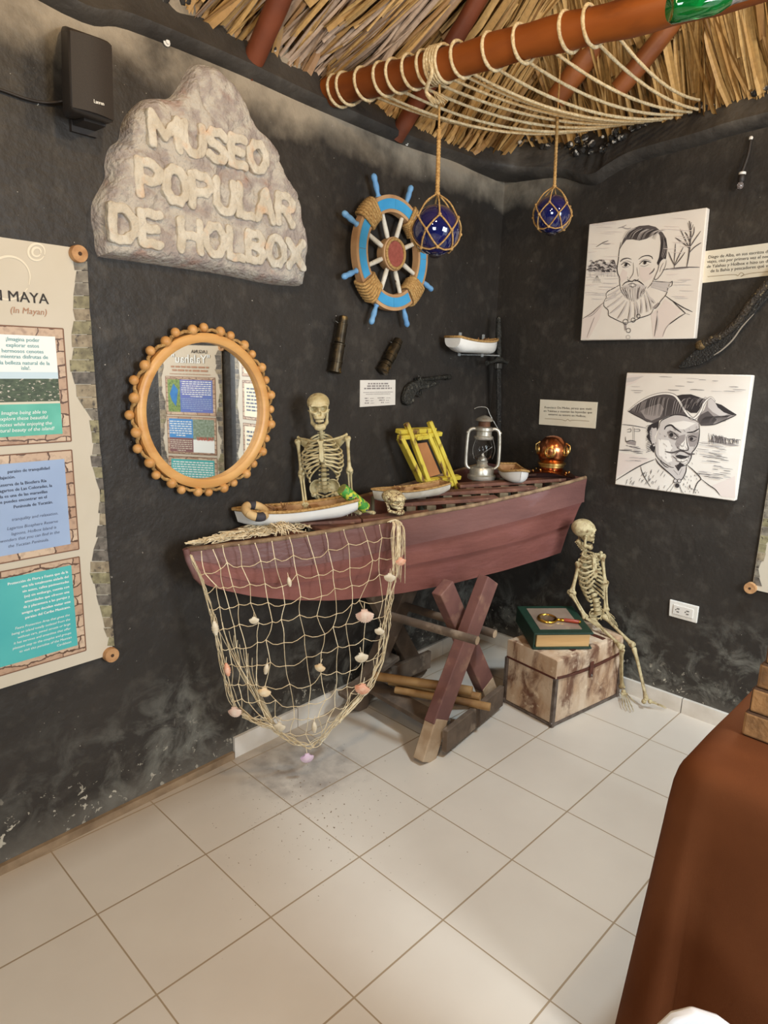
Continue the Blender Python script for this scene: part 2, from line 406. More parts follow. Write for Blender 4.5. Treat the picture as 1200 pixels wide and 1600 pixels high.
# cement ring that carries the roof: an uneven ledge that cuts the corner
M_ledge = mat('black_cement', rgb(47, 43, 39), rgb(66, 61, 55), 6, 0.62, bump=0.6, bscale=26, c3=rgb(92, 86, 78), c3scale=3, c3lo=.55, c3hi=.75)
path = [(-3.0, -0.19, 2.52), (-1.2, -0.075, 2.51), (-0.4, -0.035, 2.50)]+[tuple(on_left(x, y, .035)) for x, y in ((104, 3), (208, 31), (375, 100), (496, 156), (640, 218), (715, 243))]
path += [(2.10, 0.075, 2.425), (2.22, 0.045, 2.43), (2.30, -0.02, 2.42)]+[tuple(on_right(x, y, .05)) for x, y in ((868, 267), (905, 277), (926, 277), (949, 262), (990, 241), (1087, 214), (1192, 184))]+[(2.335, -2.05, 2.47)]
pth = spline(path, 6); mb = MB(); vs_ = []; ring = 7
for i, (x, y, z) in enumerate(pth):
    if x < 2.12 and y > -0.25: bx, by = x, wall_y(x)+0.04
    else: bx, by = 2.42, y
    if 2.02 < x and y > -0.16: t = min(max((x-2.02)/0.3, 0), 1); bx, by = (1-t)*x+t*2.42, (1-t)*(wall_y(x)+.04)+t*(y+0.10*(1-t))
    o = np.array([bx-x, by-y]); L_ = np.linalg.norm(o); o /= L_; w = 0.010*math.sin(i*1.7)+0.006*math.sin(i*0.9+1)
    pr = [(L_, -0.03), (0.04, -0.018), (0.008, 0.0), (0.0, 0.016), (0.012, 0.034), (0.03+w, 0.085+w), (0.05, 0.14), (L_, 0.16)]
    for a, b in pr: vs_.append([x+o[0]*a, y+o[1]*a, z+b])
k = 8; fs_ = []
for i in range(len(pth)-1):
    for j in range(k): fs_.append((i*k+j, (i+1)*k+j, (i+1)*k+(j+1) % k, i*k+(j+1) % k))
fs_ += [tuple(range(k)), tuple(range((len(pth)-1)*k, len(pth)*k))[::-1]]
struct('trim_1', mb.add(vs_, fs_), M_ledge, smooth=50)
# crumbled mortar on the ledge, under the thatch
mb = MB()
for i in range(170):
    q = pth[rng.integers(6, len(pth)-1)]; r = rng.uniform(0.006, 0.020)
    x, y = q[0]+rng.uniform(-.05, .05), q[1]+rng.uniform(0.012, 0.05)
    if q[0] > 2.25: x, y = q[0]+rng.uniform(0.01, .05), q[1]+rng.uniform(-.06, .06)
    mb.ball((x, y, q[2]+0.10+rng.uniform(0, .055)), (r, r, r*0.8), 6, 4, Rz(i)@Rx(i*.7))
tr2 = struct('trim_2', mb, mat('crumbled_mortar', rgb(38, 35, 32), rgb(58, 54, 50), 40, 0.9, c3=rgb(206, 198, 184), c3scale=40, c3lo=.56, c3hi=.60))
# dark pipe bead in the corner

# ---------------- roof: two thatched slopes at 45 degrees that meet over the corner
M_under = mat('roof_underlay', rgb(120, 90, 56), rgb(84, 62, 38), 30, 0.9)
ext = 2.3
def slope_l(x, s): return np.array([x, 0.12-s*0.7071, 2.52+s*0.7071])    # s up the slope from the eave
def slope_r(y, s): return np.array([2.46-s*0.7071, y, 2.50+s*0.7071])
mb = MB()
for off in (0.10,):
    a = [slope_l(-3.2, -0.05), slope_l(2.6, -0.05), slope_l(2.6-ext*0.7071, ext), slope_l(-3.2, ext)]
    b = [slope_r(0.2, -0.05), slope_r(-3.9, -0.05), slope_r(-3.9, ext), slope_r(0.2-ext*.7071, ext)]
    for q in (a, b):
        n = np.cross(q[1]-q[0], q[2]-q[0]); n = n/np.linalg.norm(n); n = n if n[2] > 0 else -n
        p = [v+n*off for v in q]; mb.add(p+[v+n*0.03 for v in p], [(0, 1, 2, 3), (7, 6, 5, 4), (0, 4, 5, 1), (1, 5, 6, 2), (2, 6, 7, 3), (3, 7, 4, 0)])
mb.box((-0.5, -2.6, 4.25), (6.4, 3.2, 0.06))
mb.box((-0.5, -3.7, 3.4), (6.6, 0.06, 1.8)); mb.box((-3.15, -1.9, 3.3), (0.06, 4.4, 1.9))
struct('ceiling', mb, M_under)

def straw_mat(name, cols):
    def nb(h):
        at = h.new('ShaderNodeAttribute', attribute_name='tone'); c = at.outputs['Fac']
        rp = h.new('ShaderNodeValToRGB'); h.L.new(c, rp.inputs[0]); el = rp.color_ramp.elements
        el[0].color = (*cols[0], 1); el[1].color = (*cols[-1], 1)
        for i, q in enumerate(cols[1:-1]): e = el.new((i+1)/(len(cols)-1)); e.color = (*q, 1)
        col = h.mix(h.range(h.noise(60.0, 3.0), 0.45, 0.8, 0, 0.45), rp.outputs[0], rgb(96, 66, 36))
        h.L.new(col, h.b.inputs['Base Color']); h.b.inputs['Roughness'].default_value = 0.62
    return node_mat(name, nb)
M_straw = straw_mat('dry_palm_leaf', [rgb(98, 70, 36), rgb(144, 106, 58), rgb(170, 132, 76), rgb(192, 156, 98), rgb(130, 92, 48), rgb(176, 156, 138)])
def blades(specs):
    """specs: (start, direction, across, length, width, sag vector, tone)"""
    V = []; Fc = []; T = []; n = 0
    for p, d, ac, L, w, sg, tone in specs:
        for k in range(4):
            s = k/3; c = p+d*(L*s)+sg*(4*s*(1-s)); ww = w*(0.75+0.5*math.sin(PI*min(s+.15, 1)))*(1 if k < 3 else 0.45)
            up = np.cross(d, ac)
            V += [c-ac*ww/2, c+up*ww*0.22, c+ac*ww/2]
        for k in range(3):
            a = n+k*3; Fc += [(a, a+1, a+4, a+3), (a+1, a+2, a+5, a+4)]
        T += [tone]*12; n += 12
    me = bpy.data.meshes.new('palm_thatch'); me.from_pydata([v.tolist() for v in V], [], Fc)
    me.attributes.new('tone', 'FLOAT', 'POINT').data.foreach_set('value', T); me.materials.append(M_straw); me.update()
    return me
def slope_blades(fn, u0, u1, s0, s1, count, along, hipside):
    out = []; e1 = fn(1, 0)-fn(0, 0); e1 = e1/np.linalg.norm(e1); up = fn(0, 1)-fn(0, 0); nin = np.cross(e1, up); nin = nin if nin[2] < 0 else -nin
    bunch = [(rng.uniform(-.22, .22), rng.uniform(.0, .05)) for _ in range(400)]
    for i in range(count):
        u = rng.uniform(u0, u1); s = s0+(s1-s0)*rng.random()**1.25
        b = bunch[int((u-u0)/0.075+int(s/0.28)*37) % 400]
        a = b[0]*.6+rng.normal(0, 0.07)+(along if not hipside else (.42 if u < 1.2 else .42-.45*min(1, (u-1.2)/.6))); d = up*math.cos(a)+e1*math.sin(a); ac = np.cross(d, nin)
        tw = rng.normal(0, 0.45); ac2 = ac*math.cos(tw)+nin*math.sin(tw)
        L = rng.uniform(0.35, 0.75); w = rng.uniform(0.009, 0.030)
        p = fn(u, s)+nin*(b[1]+rng.uniform(-0.05, 0.015))
        tone = np.clip(rng.normal(0.52, 0.15)-0.1*b[1]*10, 0.02, 0.78)
        if hipside and s < 0.16 and 0.6 < u < 1.45 and rng.random() < 0.6: tone = rng.uniform(0.9, 1.0)
        out.append((p, d, ac2, L, w, nin*rng.uniform(-.02, .03), tone))
    return out
sp = slope_blades(slope_l, -0.9, 2.75, -0.14, 1.5, 5200, -0.05, True)
# butt ends of the leaves folded over the eave, above the ledge
for i in range(260):
    u = rng.uniform(-.4, 2.1); p = slope_l(u, -0.06)+np.array([0, -0.02-rng.random()*.04, -0.03]); d = np.array([rng.normal(.25, .25), -0.35, 0.75]); d /= np.linalg.norm(d)
    ac = np.cross(d, [0, -1, 0]); ac /= np.linalg.norm(ac)
    sp.append((p, d, ac, rng.uniform(.10, .22), rng.uniform(.012, .03), np.array([0, -0.02, 0]), rng.uniform(.15, .75) if not (.75 < u < 1.4) else rng.uniform(.7, 1)))
th = link('palm_thatch', blades(sp)); th['kind'] = 'stuff'
tag(th, 'dry palm leaf thatch sloping up over the left wall', 'thatch')
sp = slope_blades(slope_r, -2.6, 0.25, -0.14, 1.5, 4600, 0.0, False)
for i in range(330):
    u = rng.uniform(-1.9, 0.05); p = slope_r(u, -0.05)+np.array([-0.01-rng.random()*.05, 0, -0.07]); d = np.array([-0.12, rng.normal(0, .10), 0.95]); d /= np.linalg.norm(d)
    ac = np.cross(d, [-1, 0, 0]); ac /= np.linalg.norm(ac)
    sp.append((p, d, ac, rng.uniform(.09, .26), rng.uniform(.012, .026), np.array([-0.02, 0, 0]), rng.uniform(.2, .72)))
th = link('palm_thatch', blades(sp)); th['kind'] = 'stuff'
tag(th, 'dry palm leaf thatch with upright butt ends over the right wall', 'thatch')

# rafters under the thatch
M_raft = mat('varnished_pole', rgb(150, 88, 44), rgb(112, 62, 30), 5, 0.45, stretch=(1, 1, 1), bump=.15, bscale=30)
M_raft2 = mat('reddish_pole', rgb(120, 62, 36), rgb(92, 46, 28), 6, 0.5, bump=.15, bscale=30)
def pole(a, b, r, label, m, nm='roof_rafter'):
    a, b = np.array(a), np.array(b); P = [a+(b-a)*t for t in np.linspace(0, 1, 9)]
    P = [p+np.array([math.sin(i*1.3), math.cos(i), 0])*0.006 for i, p in enumerate(P)]
    thing(nm, MB().tube(P, [r*(1+.05*math.sin(i*2.1)) for i in range(9)], 12), m, label, 'rafter', smooth=60, group='roof poles under the thatch')
def raft_l(x, s0=-.06, s1=1.9): return slope_l(x, s0)+np.array([0, -.065, -.065]), slope_l(x, s1)+np.array([0, -.065, -.065])
a, b = raft_l(0.83); pole(a, b, 0.034, 'dark red rafter pole leftmost, above the stone sign', M_raft2)
a, b = raft_l(1.56); pole(a, b, 0.034, 'dark red rafter pole rising behind the knot of the large float', M_raft2)
a, b = raft_l(2.16, 0.35); a, b = a+np.array([0, -.07, -.07]), b+np.array([0, -.07, -.07]); pole(a, b, 0.045, 'orange brown rafter pole behind the log, above the small float', M_raft)
a = on_right(968, 140, 0.26); pole(a, a+np.array([0.02, -1.0, 1.0])*0.62, 0.036, 'orange brown brace pole below the green bottle', M_raft, 'roof_brace')
# ================================================================ things on the left wall
from mathutils import noise as mnoise
def nz(x, y, z, s=1.0): return mnoise.noise(Vector((x*s, y*s, z*s)))
M_blackplastic = mat('black_plastic', rgb(44, 38, 34), rgb(50, 44, 39), 60, 0.55)
M_grille = mat('speaker_grille', rgb(50, 42, 35), rgb(40, 34, 29), 500, 0.7)
M_white = mat('white_paint', rgb(226, 222, 214), rgb(212, 206, 194), 18, 0.45)
M_paper = mat('white_paper', rgb(222, 216, 206), rgb(212, 205, 194), 6, 0.6)
M_ink = mat('dark_print', rgb(52, 48, 46), rough=0.7)
M_rope = mat('jute_rope', rgb(196, 158, 100), rgb(158, 118, 66), 120, 0.9, bump=.6, bscale=260)
M_rope2 = mat('pale_rope', rgb(220, 202, 164), rgb(190, 164, 120), 110, 0.9, bump=.5, bscale=260)
M_steel = mat('dull_steel', rgb(150, 148, 142), rgb(110, 106, 100), 30, 0.4, 0.9)

# ---- loudspeaker
sp = left_root('loudspeaker', 'black box loudspeaker high on the left wall beside the stone sign', 'speaker', 138, 118)
F_ = [lpt(sp, *p, 0.135) for p in ((113, 170), (183, 193), (179, 66), (109, 40))]
B_ = [lpt(sp, *p, 0.02) for p in ((99, 183), (166, 197), (164, 60), (96, 36))]
mb = MB(); v = [[p[0], -0.125, p[1]] for p in F_]+[[p[0], -0.012, p[1]] for p in B_]
mb.add(v, [(0, 1, 2, 3), (7, 6, 5, 4), (0, 4, 5, 1), (1, 5, 6, 2), (2, 6, 7, 3), (3, 7, 4, 0)]); part('cabinet', mb, M_blackplastic, sp, bevel=0.012, smooth=40)
mb = MB(); n = 12; c = np.mean(F_, 0); g = [(c+(np.array(p)-c)*0.93) for p in F_]; vv = []
for i in range(n+1):
    t = i/n; a = g[0]*(1-t)+g[1]*t; b = g[3]*(1-t)+g[2]*t; y = -0.127-0.012*math.sin(PI*t); vv += [[a[0], y, a[1]], [b[0], y, b[1]]]
mb.add(vv, [(2*i, 2*i+2, 2*i+3, 2*i+1) for i in range(n)]); mb.add([[p[0], -0.12, p[1]] for p in g], [(0, 1, 2, 3)]); part('grille', mb, M_grille, sp, smooth=60)
q0, q1 = lpt(sp, 147.5, 160.5, .142), lpt(sp, 163, 164.5, .142)
part('badge', MB().text('Lanren', q0[0], q0[1], 0.012, -0.1405, width=abs(q1[0]-q0[0]), bold=.02, height=.009, rot=math.atan2(q1[1]-q0[1], q1[0]-q0[0])*0.6), M_white, sp, label='small white brand lettering')
mb = MB(); cc = (np.array(B_[0])+np.array(B_[1]))/2; mb.box((cc[0], -0.04, cc[1]-0.008), (0.06, 0.07, 0.014)); mb.box((cc[0], -0.006, cc[1]+0.02), (0.07, 0.012, 0.10)); part('wall_bracket', mb, M_blackplastic, sp)
mb = MB(); mb.tube(spline([on_left(-40, 130, .008), on_left(0, 140, .008), on_left(40, 154, .008), on_left(70, 160, .008), on_left(97, 158, .02), on_left(104, 150, .05)]), 0.0035, 6)
thing('speaker_cable', mb, M_blackplastic, 'thin black cable running along the wall to the loudspeaker', 'cable', smooth=80)
for k, (x, y) in enumerate(((261, 66), (636, 223))):
    mb = MB(); p = on_left(x, y, .008); mb.lathe([(0, .006), (.006, .006), (.007, 0), (.011, 0), (.011, -.003)], 10, p, RL@rot_to((0, -1, 0)))
    thing('wall_plug', mb, M_white, ['pale screw plug in the wall above the stone sign', 'pale screw plug in the wall below the roof log'][k], 'screw', smooth=40)

# ---- stone sign
M_stone = mat('cast_stone', rgb(184, 175, 162), rgb(158, 146, 138), 22, 0.85, bump=1.1, bscale=70, c3=rgb(160, 130, 116), c3scale=13, c3lo=.60, c3hi=.74, lo=.42, hi=.58, detail=9)
M_stone_l = mat('cast_stone_letter', rgb(206, 197, 180), rgb(186, 174, 154), 24, 0.85, bump=0.9, bscale=60, c3=rgb(204, 164, 128), c3scale=14, c3lo=.55, c3hi=.75, detail=9)
sg = left_root('stone_sign', 'large jagged pale stone sign with raised letters on the left wall', 'sign', 322, 290)
zs = lambda x, y: (150+x/3.529, 80+y/3.529)
O_ = [(590, 60), (650, 75), (690, 110), (750, 170), (800, 240), (840, 330), (885, 415), (950, 470), (1000, 540), (1018, 620), (1050, 700), (1100, 770), (1130, 850), (1140, 950), (1163, 1030), (1160, 1180), (1150, 1280), (1140, 1293), (1100, 1292), (960, 1278), (700, 1225), (300, 1165), (60, 1132), (36, 1124), (22, 1080), (15, 1000), (0, 920), (5, 830), (40, 760), (75, 690), (75, 600), (100, 520), (150, 480), (165, 400), (200, 330), (270, 265), (330, 250), (420, 250), (470, 200), (520, 110), (550, 70)]
ol = np.array([lpt(sg, *zs(*p), .03) for p in O_]); ol = spline(ol, 5, True); c = ol.mean(0)+np.array([0.0, -0.04]); n = len(ol); vs_ = []; prof = [0.0, .02, .05, .09, .14]+list(np.linspace(.2, 1.0, 26))
for t in prof:
    for p in ol:
        q = p+(c-p)*t; dist = np.linalg.norm(c-p)*t; h = 0.062*min(1, (dist/0.030))**0.5 if dist < .03 else 0.062
        h += (0.007*nz(q[0], q[1], 3, 9)+0.005*nz(q[0], q[1], 1, 28)+0.004*nz(q[0], q[1], 5, 70)-.010*max(0, .10-abs(nz(q[0], q[1], 8, 6)))/.10)*min(1, dist/.02)
        vs_.append([q[0], -h, q[1]])
fs_ = [(i*n+j, i*n+(j+1) % n, (i+1)*n+(j+1) % n, (i+1)*n+j) for i in range(len(prof)-1) for j in range(n)]
mb = MB().add(vs_, fs_); mb.add([[p[0], 0.0, p[1]] for p in ol], [tuple(range(n))]); part('slab', mb, M_stone, sg, smooth=70)
def smax_(a, b, k): h = np.clip(.5-.5*(b-a)/k, 0, 1); return b*(1-h)+a*h+k*h*(1-h)
GL = {'M': [[(0, 0), (0, 1)], [(0, 1), (.5, .35)], [(.5, .35), (1, 1)], [(1, 1), (1, 0)]], 'U': [[(0, 1), (0, .22)], [(0, .22), (.28, 0)], [(.28, 0), (.72, 0)], [(.72, 0), (1, .22)], [(1, .22), (1, 1)]],
      'S': [[(1, .88), (.7, 1)], [(.7, 1), (.25, 1)], [(.25, 1), (0, .78)], [(0, .78), (.2, .58)], [(.2, .58), (.8, .42)], [(.8, .42), (1, .22)], [(1, .22), (.75, 0)], [(.75, 0), (.3, 0)], [(.3, 0), (0, .12)]],
      'E': [[(0, 0), (0, 1)], [(0, 1), (1, 1)], [(0, .5), (.8, .5)], [(0, 0), (1, 0)]], 'O': [[(.3, 0), (0, .3)], [(0, .3), (0, .7)], [(0, .7), (.3, 1)], [(.3, 1), (.7, 1)], [(.7, 1), (1, .7)], [(1, .7), (1, .3)], [(1, .3), (.7, 0)], [(.7, 0), (.3, 0)]],
      'P': [[(0, 0), (0, 1)], [(0, 1), (.7, 1)], [(.7, 1), (1, .82)], [(1, .82), (1, .62)], [(1, .62), (.7, .45)], [(.7, .45), (0, .45)]], 'L': [[(0, 1), (0, 0)], [(0, 0), (1, 0)]], 'A': [[(0, 0), (.5, 1)], [(.5, 1), (1, 0)], [(.22, .35), (.78, .35)]],
      'R': [[(0, 0), (0, 1)], [(0, 1), (.7, 1)], [(.7, 1), (1, .82)], [(1, .82), (1, .66)], [(1, .66), (.7, .5)], [(.7, .5), (0, .5)], [(.45, .5), (1, 0)]], 'D': [[(0, 0), (0, 1)], [(0, 1), (.6, 1)], [(.6, 1), (1, .7)], [(1, .7), (1, .3)], [(1, .3), (.6, 0)], [(.6, 0), (0, 0)]],
      'H': [[(0, 0), (0, 1)], [(1, 0), (1, 1)], [(0, .5), (1, .5)]], 'B': [[(0, 0), (0, 1)], [(0, 1), (.7, 1)], [(.7, 1), (.95, .82)], [(.95, .82), (.7, .53)], [(.7, .53), (0, .53)], [(.7, .53), (1, .25)], [(1, .25), (.7, 0)], [(.7, 0), (0, 0)]], 'X': [[(0, 0), (1, 1)], [(0, 1), (1, 0)]]}
mb = MB()
for s, tl, bl, br in (('MUSEO', (315, 335), (312, 505), (935, 665)), ('POPULAR', (232, 590), (240, 785), (1085, 960)), ('DE HOLBOX', (92, 845), (96, 1030), (1140, 1195))):
    a, b, d = (np.array(lpt(sg, *zs(*p), .066)) for p in (tl, bl, br)); e = (d-b); Lr = np.linalg.norm(e); e /= Lr; nn = np.array([-e[1], e[0]]); hgt = abs(a[1]-b[1])*.93
    wds = [{'M': 1.35, ' ': .45, 'L': .8, 'E': .85}.get(c_, 1.0) for c_ in s]; unit = Lr/(sum(wds)+.32*(len(s)-1)); x = 0
    for c_, w_ in zip(s, wds):
        if c_ != ' ':
            sg_ = [(np.array([x+p[0]*w_*unit, p[1]*hgt]), np.array([x+q[0]*w_*unit, q[1]*hgt])) for p, q in GL[c_]]
            def lf(X, Y, Z):
                d = None
                for p, q in sg_:
                    e_ = q-p; t = np.clip(((X-p[0])*e_[0]+(Z-p[1])*e_[1])/(e_@e_), 0, 1); g = np.sqrt((X-p[0]-e_[0]*t)**2+(Z-p[1]-e_[1]*t)**2); d = g if d is None else np.minimum(d, g)
                return smax_(d-.0140-.0018*np.sin(X*160+Z*90), np.abs(Y+.060)-.0115, .004)
            pv, pf_ = snet(lf, (x-.022, -.078, -.022), (x+w_*unit+.022, -.04, hgt+.022), 46)
            pv = np.stack([b[0]+e[0]*pv[:, 0]+nn[0]*pv[:, 2], pv[:, 1], b[1]+e[1]*pv[:, 0]+nn[1]*pv[:, 2]], 1); mb.add(pv, pf_)
        x += (w_+.32)*unit
part('raised_lettering', mb, M_stone_l, sg, smooth=180)

# ---- posters
M_cream = mat('cream_poster', rgb(202, 192, 173), rgb(195, 184, 163), 4, 0.45)
def stone_print(h):
    br = h.new('ShaderNodeTexBrick'); br.inputs['Scale'].default_value = 1.0; br.inputs['Brick Width'].default_value = 0.10; br.inputs['Row Height'].default_value = 0.034
    br.inputs['Mortar Size'].default_value = 0.0022; br.inputs['Color1'].default_value = (*rgb(206, 182, 156), 1); br.inputs['Color2'].default_value = (*rgb(176, 142, 116), 1); br.inputs['Mortar'].default_value = (*rgb(92, 66, 50), 1)
    cb = h.new('ShaderNodeCombineXYZ'); nn = h.math('MULTIPLY', h.math('SUBTRACT', h.noise(22.0, 3.0), 0.5), 0.035)
    h.L.new(h.math('ADD', h.x, nn), cb.inputs[0]); h.L.new(h.math('ADD', h.z, nn), cb.inputs[1]); h.L.new(cb.outputs[0], br.inputs['Vector'])
    col = h.mix(h.range(h.noise(60.0, 8.0), 0.5, 0.75, 0, .6), br.outputs['Color'], rgb(120, 92, 76)); h.L.new(col, h.b.inputs['Base Color']); h.b.inputs['Roughness'].default_value = .45
M_sprint = node_mat('printed_stone_border', stone_print)
M_blk = [mat('printed_block_%s' % n_, a, b, 45, .5, c3=rgb(70, 62, 54), c3scale=60, c3lo=.58, c3hi=.7) for n_, a, b in
         (('tan', rgb(160, 146, 120), rgb(122, 108, 86)), ('grey', rgb(140, 132, 116), rgb(104, 96, 84)), ('slate', rgb(116, 108, 98), rgb(78, 72, 64)), ('olive', rgb(150, 142, 108), rgb(110, 102, 76)))]
M_edge = mat('poster_edge_line', rgb(120, 84, 62), rough=.6)
M_disc = mat('cut_branch_wood', rgb(190, 146, 100), rgb(164, 118, 76), 40, .7, bump=.2)
M_bore = mat('dark_bore', rgb(70, 48, 32), rough=.9)
P_blue = mat('printed_pale_blue', rgb(158, 178, 208), rgb(148, 168, 200), 5, .45); P_teal = mat('printed_teal', rgb(72, 168, 168), rgb(84, 178, 174), 5, .45)
P_white = mat('printed_white', rgb(234, 238, 234), rough=.45); P_sea = mat('printed_sea', rgb(104, 188, 168), rgb(84, 170, 150), 12, .45)
P_land = mat('printed_island', rgb(82, 96, 72), rgb(58, 70, 52), 160, .5, c3=rgb(200, 190, 176), c3scale=190, c3lo=.60, c3hi=.64, stretch=(.5, 1, 1)); P_sky = mat('printed_sky', rgb(196, 216, 226), rough=.5); P_sand = mat('printed_sand', rgb(212, 204, 184), rough=.5)
P_tealtext = mat('printed_teal_text', rgb(112, 158, 160), rough=.5); P_navy = mat('printed_navy_text', rgb(44, 48, 66), rough=.5); P_brown = mat('printed_brown_text', rgb(168, 122, 92), rough=.5)
P_grey = mat('printed_grey_text', rgb(84, 92, 112), rough=.5)
def rolled_knob(name, par, x, z, m=M_disc, L=0.024, r=0.0235):
    mb = MB().lathe([(r*.94, -.006), (r, 0), (r, L-.004), (r*.95, L)], 22, (x, -.006, z), rot_to((0, -1, 0)))
    o = part(name, mb, m, par, smooth=40); part('bore_hole', MB().lathe([(0, .001), (.0055, .001), (.0055, -.004)], 10, (x, -.006-L, z), rot_to((0, -1, 0))), M_bore, o)
ps = left_root('wall_poster', 'cream hanging poster with stone edged text boxes at the left edge of the photo', 'poster', 100, 720)
Q = lambda x, y: lpt(ps, x, y, .014)
Za = lambda x, y: Q(x/4.444, 360+y/4.444)
Zb = lambda x, y: Q(x/4.0, 680+y/4.0)
tr, br_ = Q(117, 387), Q(177, 1022); xl = tr[0]-0.62
mb = MB(); mb.prism([(xl, br_[1]), (br_[0], br_[1]), (tr[0]+.015, tr[1]), (xl, tr[1])], -0.012, -0.006); part('printed_sheet', mb, M_cream, ps)
yq = -0.0132
# faint scroll ornament printed at the top
mb = MB()
for cx_, cz_, r_ in ((255, 150, 58), (255, 150, 30), (60, 330, 150)):
    mb.stroke([Za(cx_+r_*math.cos(a), cz_+r_*math.sin(a)) for a in np.linspace(.5, 6.6, 16)], .006, yq-.0001)
part('printed_ornament', mb, mat('printed_pale_scroll', rgb(224, 213, 190), rough=.5), ps)
# block strip at the right edge
edges_l = [(525, 215), (527, 280), (518, 365), (508, 455), (508, 545), (525, 630), (503, 725), (505, 815), (497, 900), (497, 985), (520, 1070), (530, 1160), (582, 1240), (635, 1318), (640, 1400), (645, 1480), (638, 1560), (640, 1640)]
edges_r = [(606, 215), (610, 280), (614, 365), (620, 455), (622, 545), (632, 630), (638, 725), (643, 815), (652, 900), (658, 985), (664, 1070), (670, 1160), (677, 1240), (684, 1318), (690, 1400), (692, 1480), (700, 1560), (702, 1640)]
bl_l = [(574, 130), (580, 200), (600, 270), (622, 340), (622, 420), (615, 490), (618, 565), (604, 640), (580, 720), (572, 790), (570, 860), (590, 930), (605, 1000), (620, 1065), (640, 1140), (655, 1205), (675, 1265), (668, 1320)]
bl_r = [(634, 130), (638, 200), (643, 270), (650, 340), (655, 420), (658, 490), (663, 565), (668, 640), (673, 720), (680, 790), (685, 860), (690, 930), (695, 1000), (698, 1065), (703, 1140), (708, 1205), (712, 1265), (716, 1320)]
strip = [(Za(*a), Za(*b)) for a, b in zip(edges_l[:-1], edges_r[:-1])]+[(Zb(*a), Zb(*b)) for a, b in zip(bl_l, bl_r)]
def block_strip(par, S, y, name='printed_block_edge'):
    mb = MB()
    for i in range(len(S)-1):
        (l0, r0), (l1, r1) = S[i], S[i+1]; j = rng.uniform(-.006, .006)
        mb.flat([(l0[0]+j, l0[1]), (l1[0]+j*.5, l1[1]+.0015), (r1[0], r1[1]+.0015), (r0[0], r0[1])], y-rng.uniform(0, .0003), mi=int(rng.integers(0, 4)))
    part(name, mb, M_blk, par)
block_strip(ps, strip, yq)
def quad(mb, pts, y, mi=0): mb.flat(pts, y, mi)
def panel(par, name, outer, y, mats_polys):
    mb = MB(); mb.flat(outer, y-.0002); o = part(name, mb, M_sprint, par)
    mb = MB(); k = len(outer)
    for i in range(k): mb.stroke([outer[i], outer[(i+1) % k]], .0035, y-.0004, taper=False)
    part('border_line', mb, M_edge, o)
    for nm, m, polys in mats_polys:
        mb = MB()
        for p, dy in polys: mb.flat(p, y-dy)
        part(nm, mb, m, o)
    return o
xb = lambda p: (xl+0.05, p[1])
def row(pts): return pts
def lines(par, name, items, size, m, y, bold=0.0, shear=0.0, Z=None, align='R'):
    mb = MB()
    for s, px_, py_ in items:
        a = Z(px_, py_); b = Z(px_-60, py_); mb.text(s, a[0], a[1], size, y, align=align, bold=bold, shear=shear)
    part(name, mb, m, par)
lines(ps, 'heading', [('EN MAYA', 340, 512)], 0.0385, M_ink, yq-.0005, Z=Za, bold=.006)
lines(ps, 'subheading', [('(In Mayan)', 327, 588)], 0.0225, P_brown, yq-.0005, Z=Za, shear=.2)
TLx = xl+.05
def box_of(Z, tr_, br2): a, b = Z(*tr_), Z(*br2); return [(TLx, b[1]), b, a, (TLx, a[1])]
b1 = box_of(Za, (438, 683), (495, 1463)); in_tr, in_br = Za(382, 738), Za(435, 1412); TX = xl+.09
def hband(Z, x0y, x1y): a, b = Z(*x0y), Z(*x1y); return [(TX, b[1]), b, a, (TX, a[1])]
pb1 = panel(ps, 'text_panel', b1, yq, [('photo_sky', P_white, [(hband(Za, (382, 738), (402, 985)), .0008)]), ('photo_sea_strip', P_sky, [(hband(Za, (402, 985), (405, 1030)), .0008)]), ('photo_island', P_land, [(hband(Za, (405, 1030), (416, 1185)), .0009)]),
    ('photo_beach', P_sand, [(hband(Za, (416, 1185), (418, 1200)), .001)]), ('photo_water', P_sea, [(hband(Za, (418, 1200), (435, 1412)), .0009)])])
ty = yq-.0016
lines(pb1, 'spanish_text', [('¡Imagina poder', 275, 775), ('explorar estos', 270, 815), ('hermosos cenotes', 302, 855), ('mientras disfrutas de', 333, 893), ('la belleza natural de la', 345, 935), ('isla!.', 212, 968)], 0.0144, P_tealtext, ty, bold=.012, Z=Za)
lines(pb1, 'english_text', [('Imagine being able to', 323, 1270), ('explore these beautiful', 333, 1308), ('cenotes while enjoying the', 360, 1347), ('natural beauty of the island!', 378, 1384)], 0.0138, P_white, ty, shear=.2, bold=.004, Z=Za)
b2 = box_of(Zb, (448, 93), (494, 712)); pb2 = panel(ps, 'text_panel', b2, yq, [('blue_field', P_blue, [(hband(Zb, (402, 148), (442, 680)), .0008)])])
lines(pb2, 'spanish_text', [('paraíso de tranquilidad', 310, 213), ('y relajación.', 95, 268), ('La Reserva de la Biosfera Ría', 290, 292), ('Lagartos de Las Coloradas, la', 325, 322), ('isla es una de las maravillas', 296, 360), ('que puedes encontrar en el', 292, 393), ('Península de Yucatán.', 330, 425)], 0.0122, P_navy, ty, bold=.012, Z=Zb)
lines(pb2, 'english_text', [('tranquility and relaxation.', 362, 495), ('Lagartos Biosphere Reserve', 362, 545), ('lagoons, Holbox Island is', 352, 582), ('wonders that you can find in the', 372, 612), ('the Yucatan Peninsula.', 305, 660)], 0.0122, P_grey, ty, shear=.22, Z=Zb)
b3 = box_of(Zb, (495, 760), (538, 1345)); pb3 = panel(ps, 'text_panel', b3, yq, [('teal_field', P_teal, [(hband(Zb, (445, 812), (486, 1312)), .0008)])])
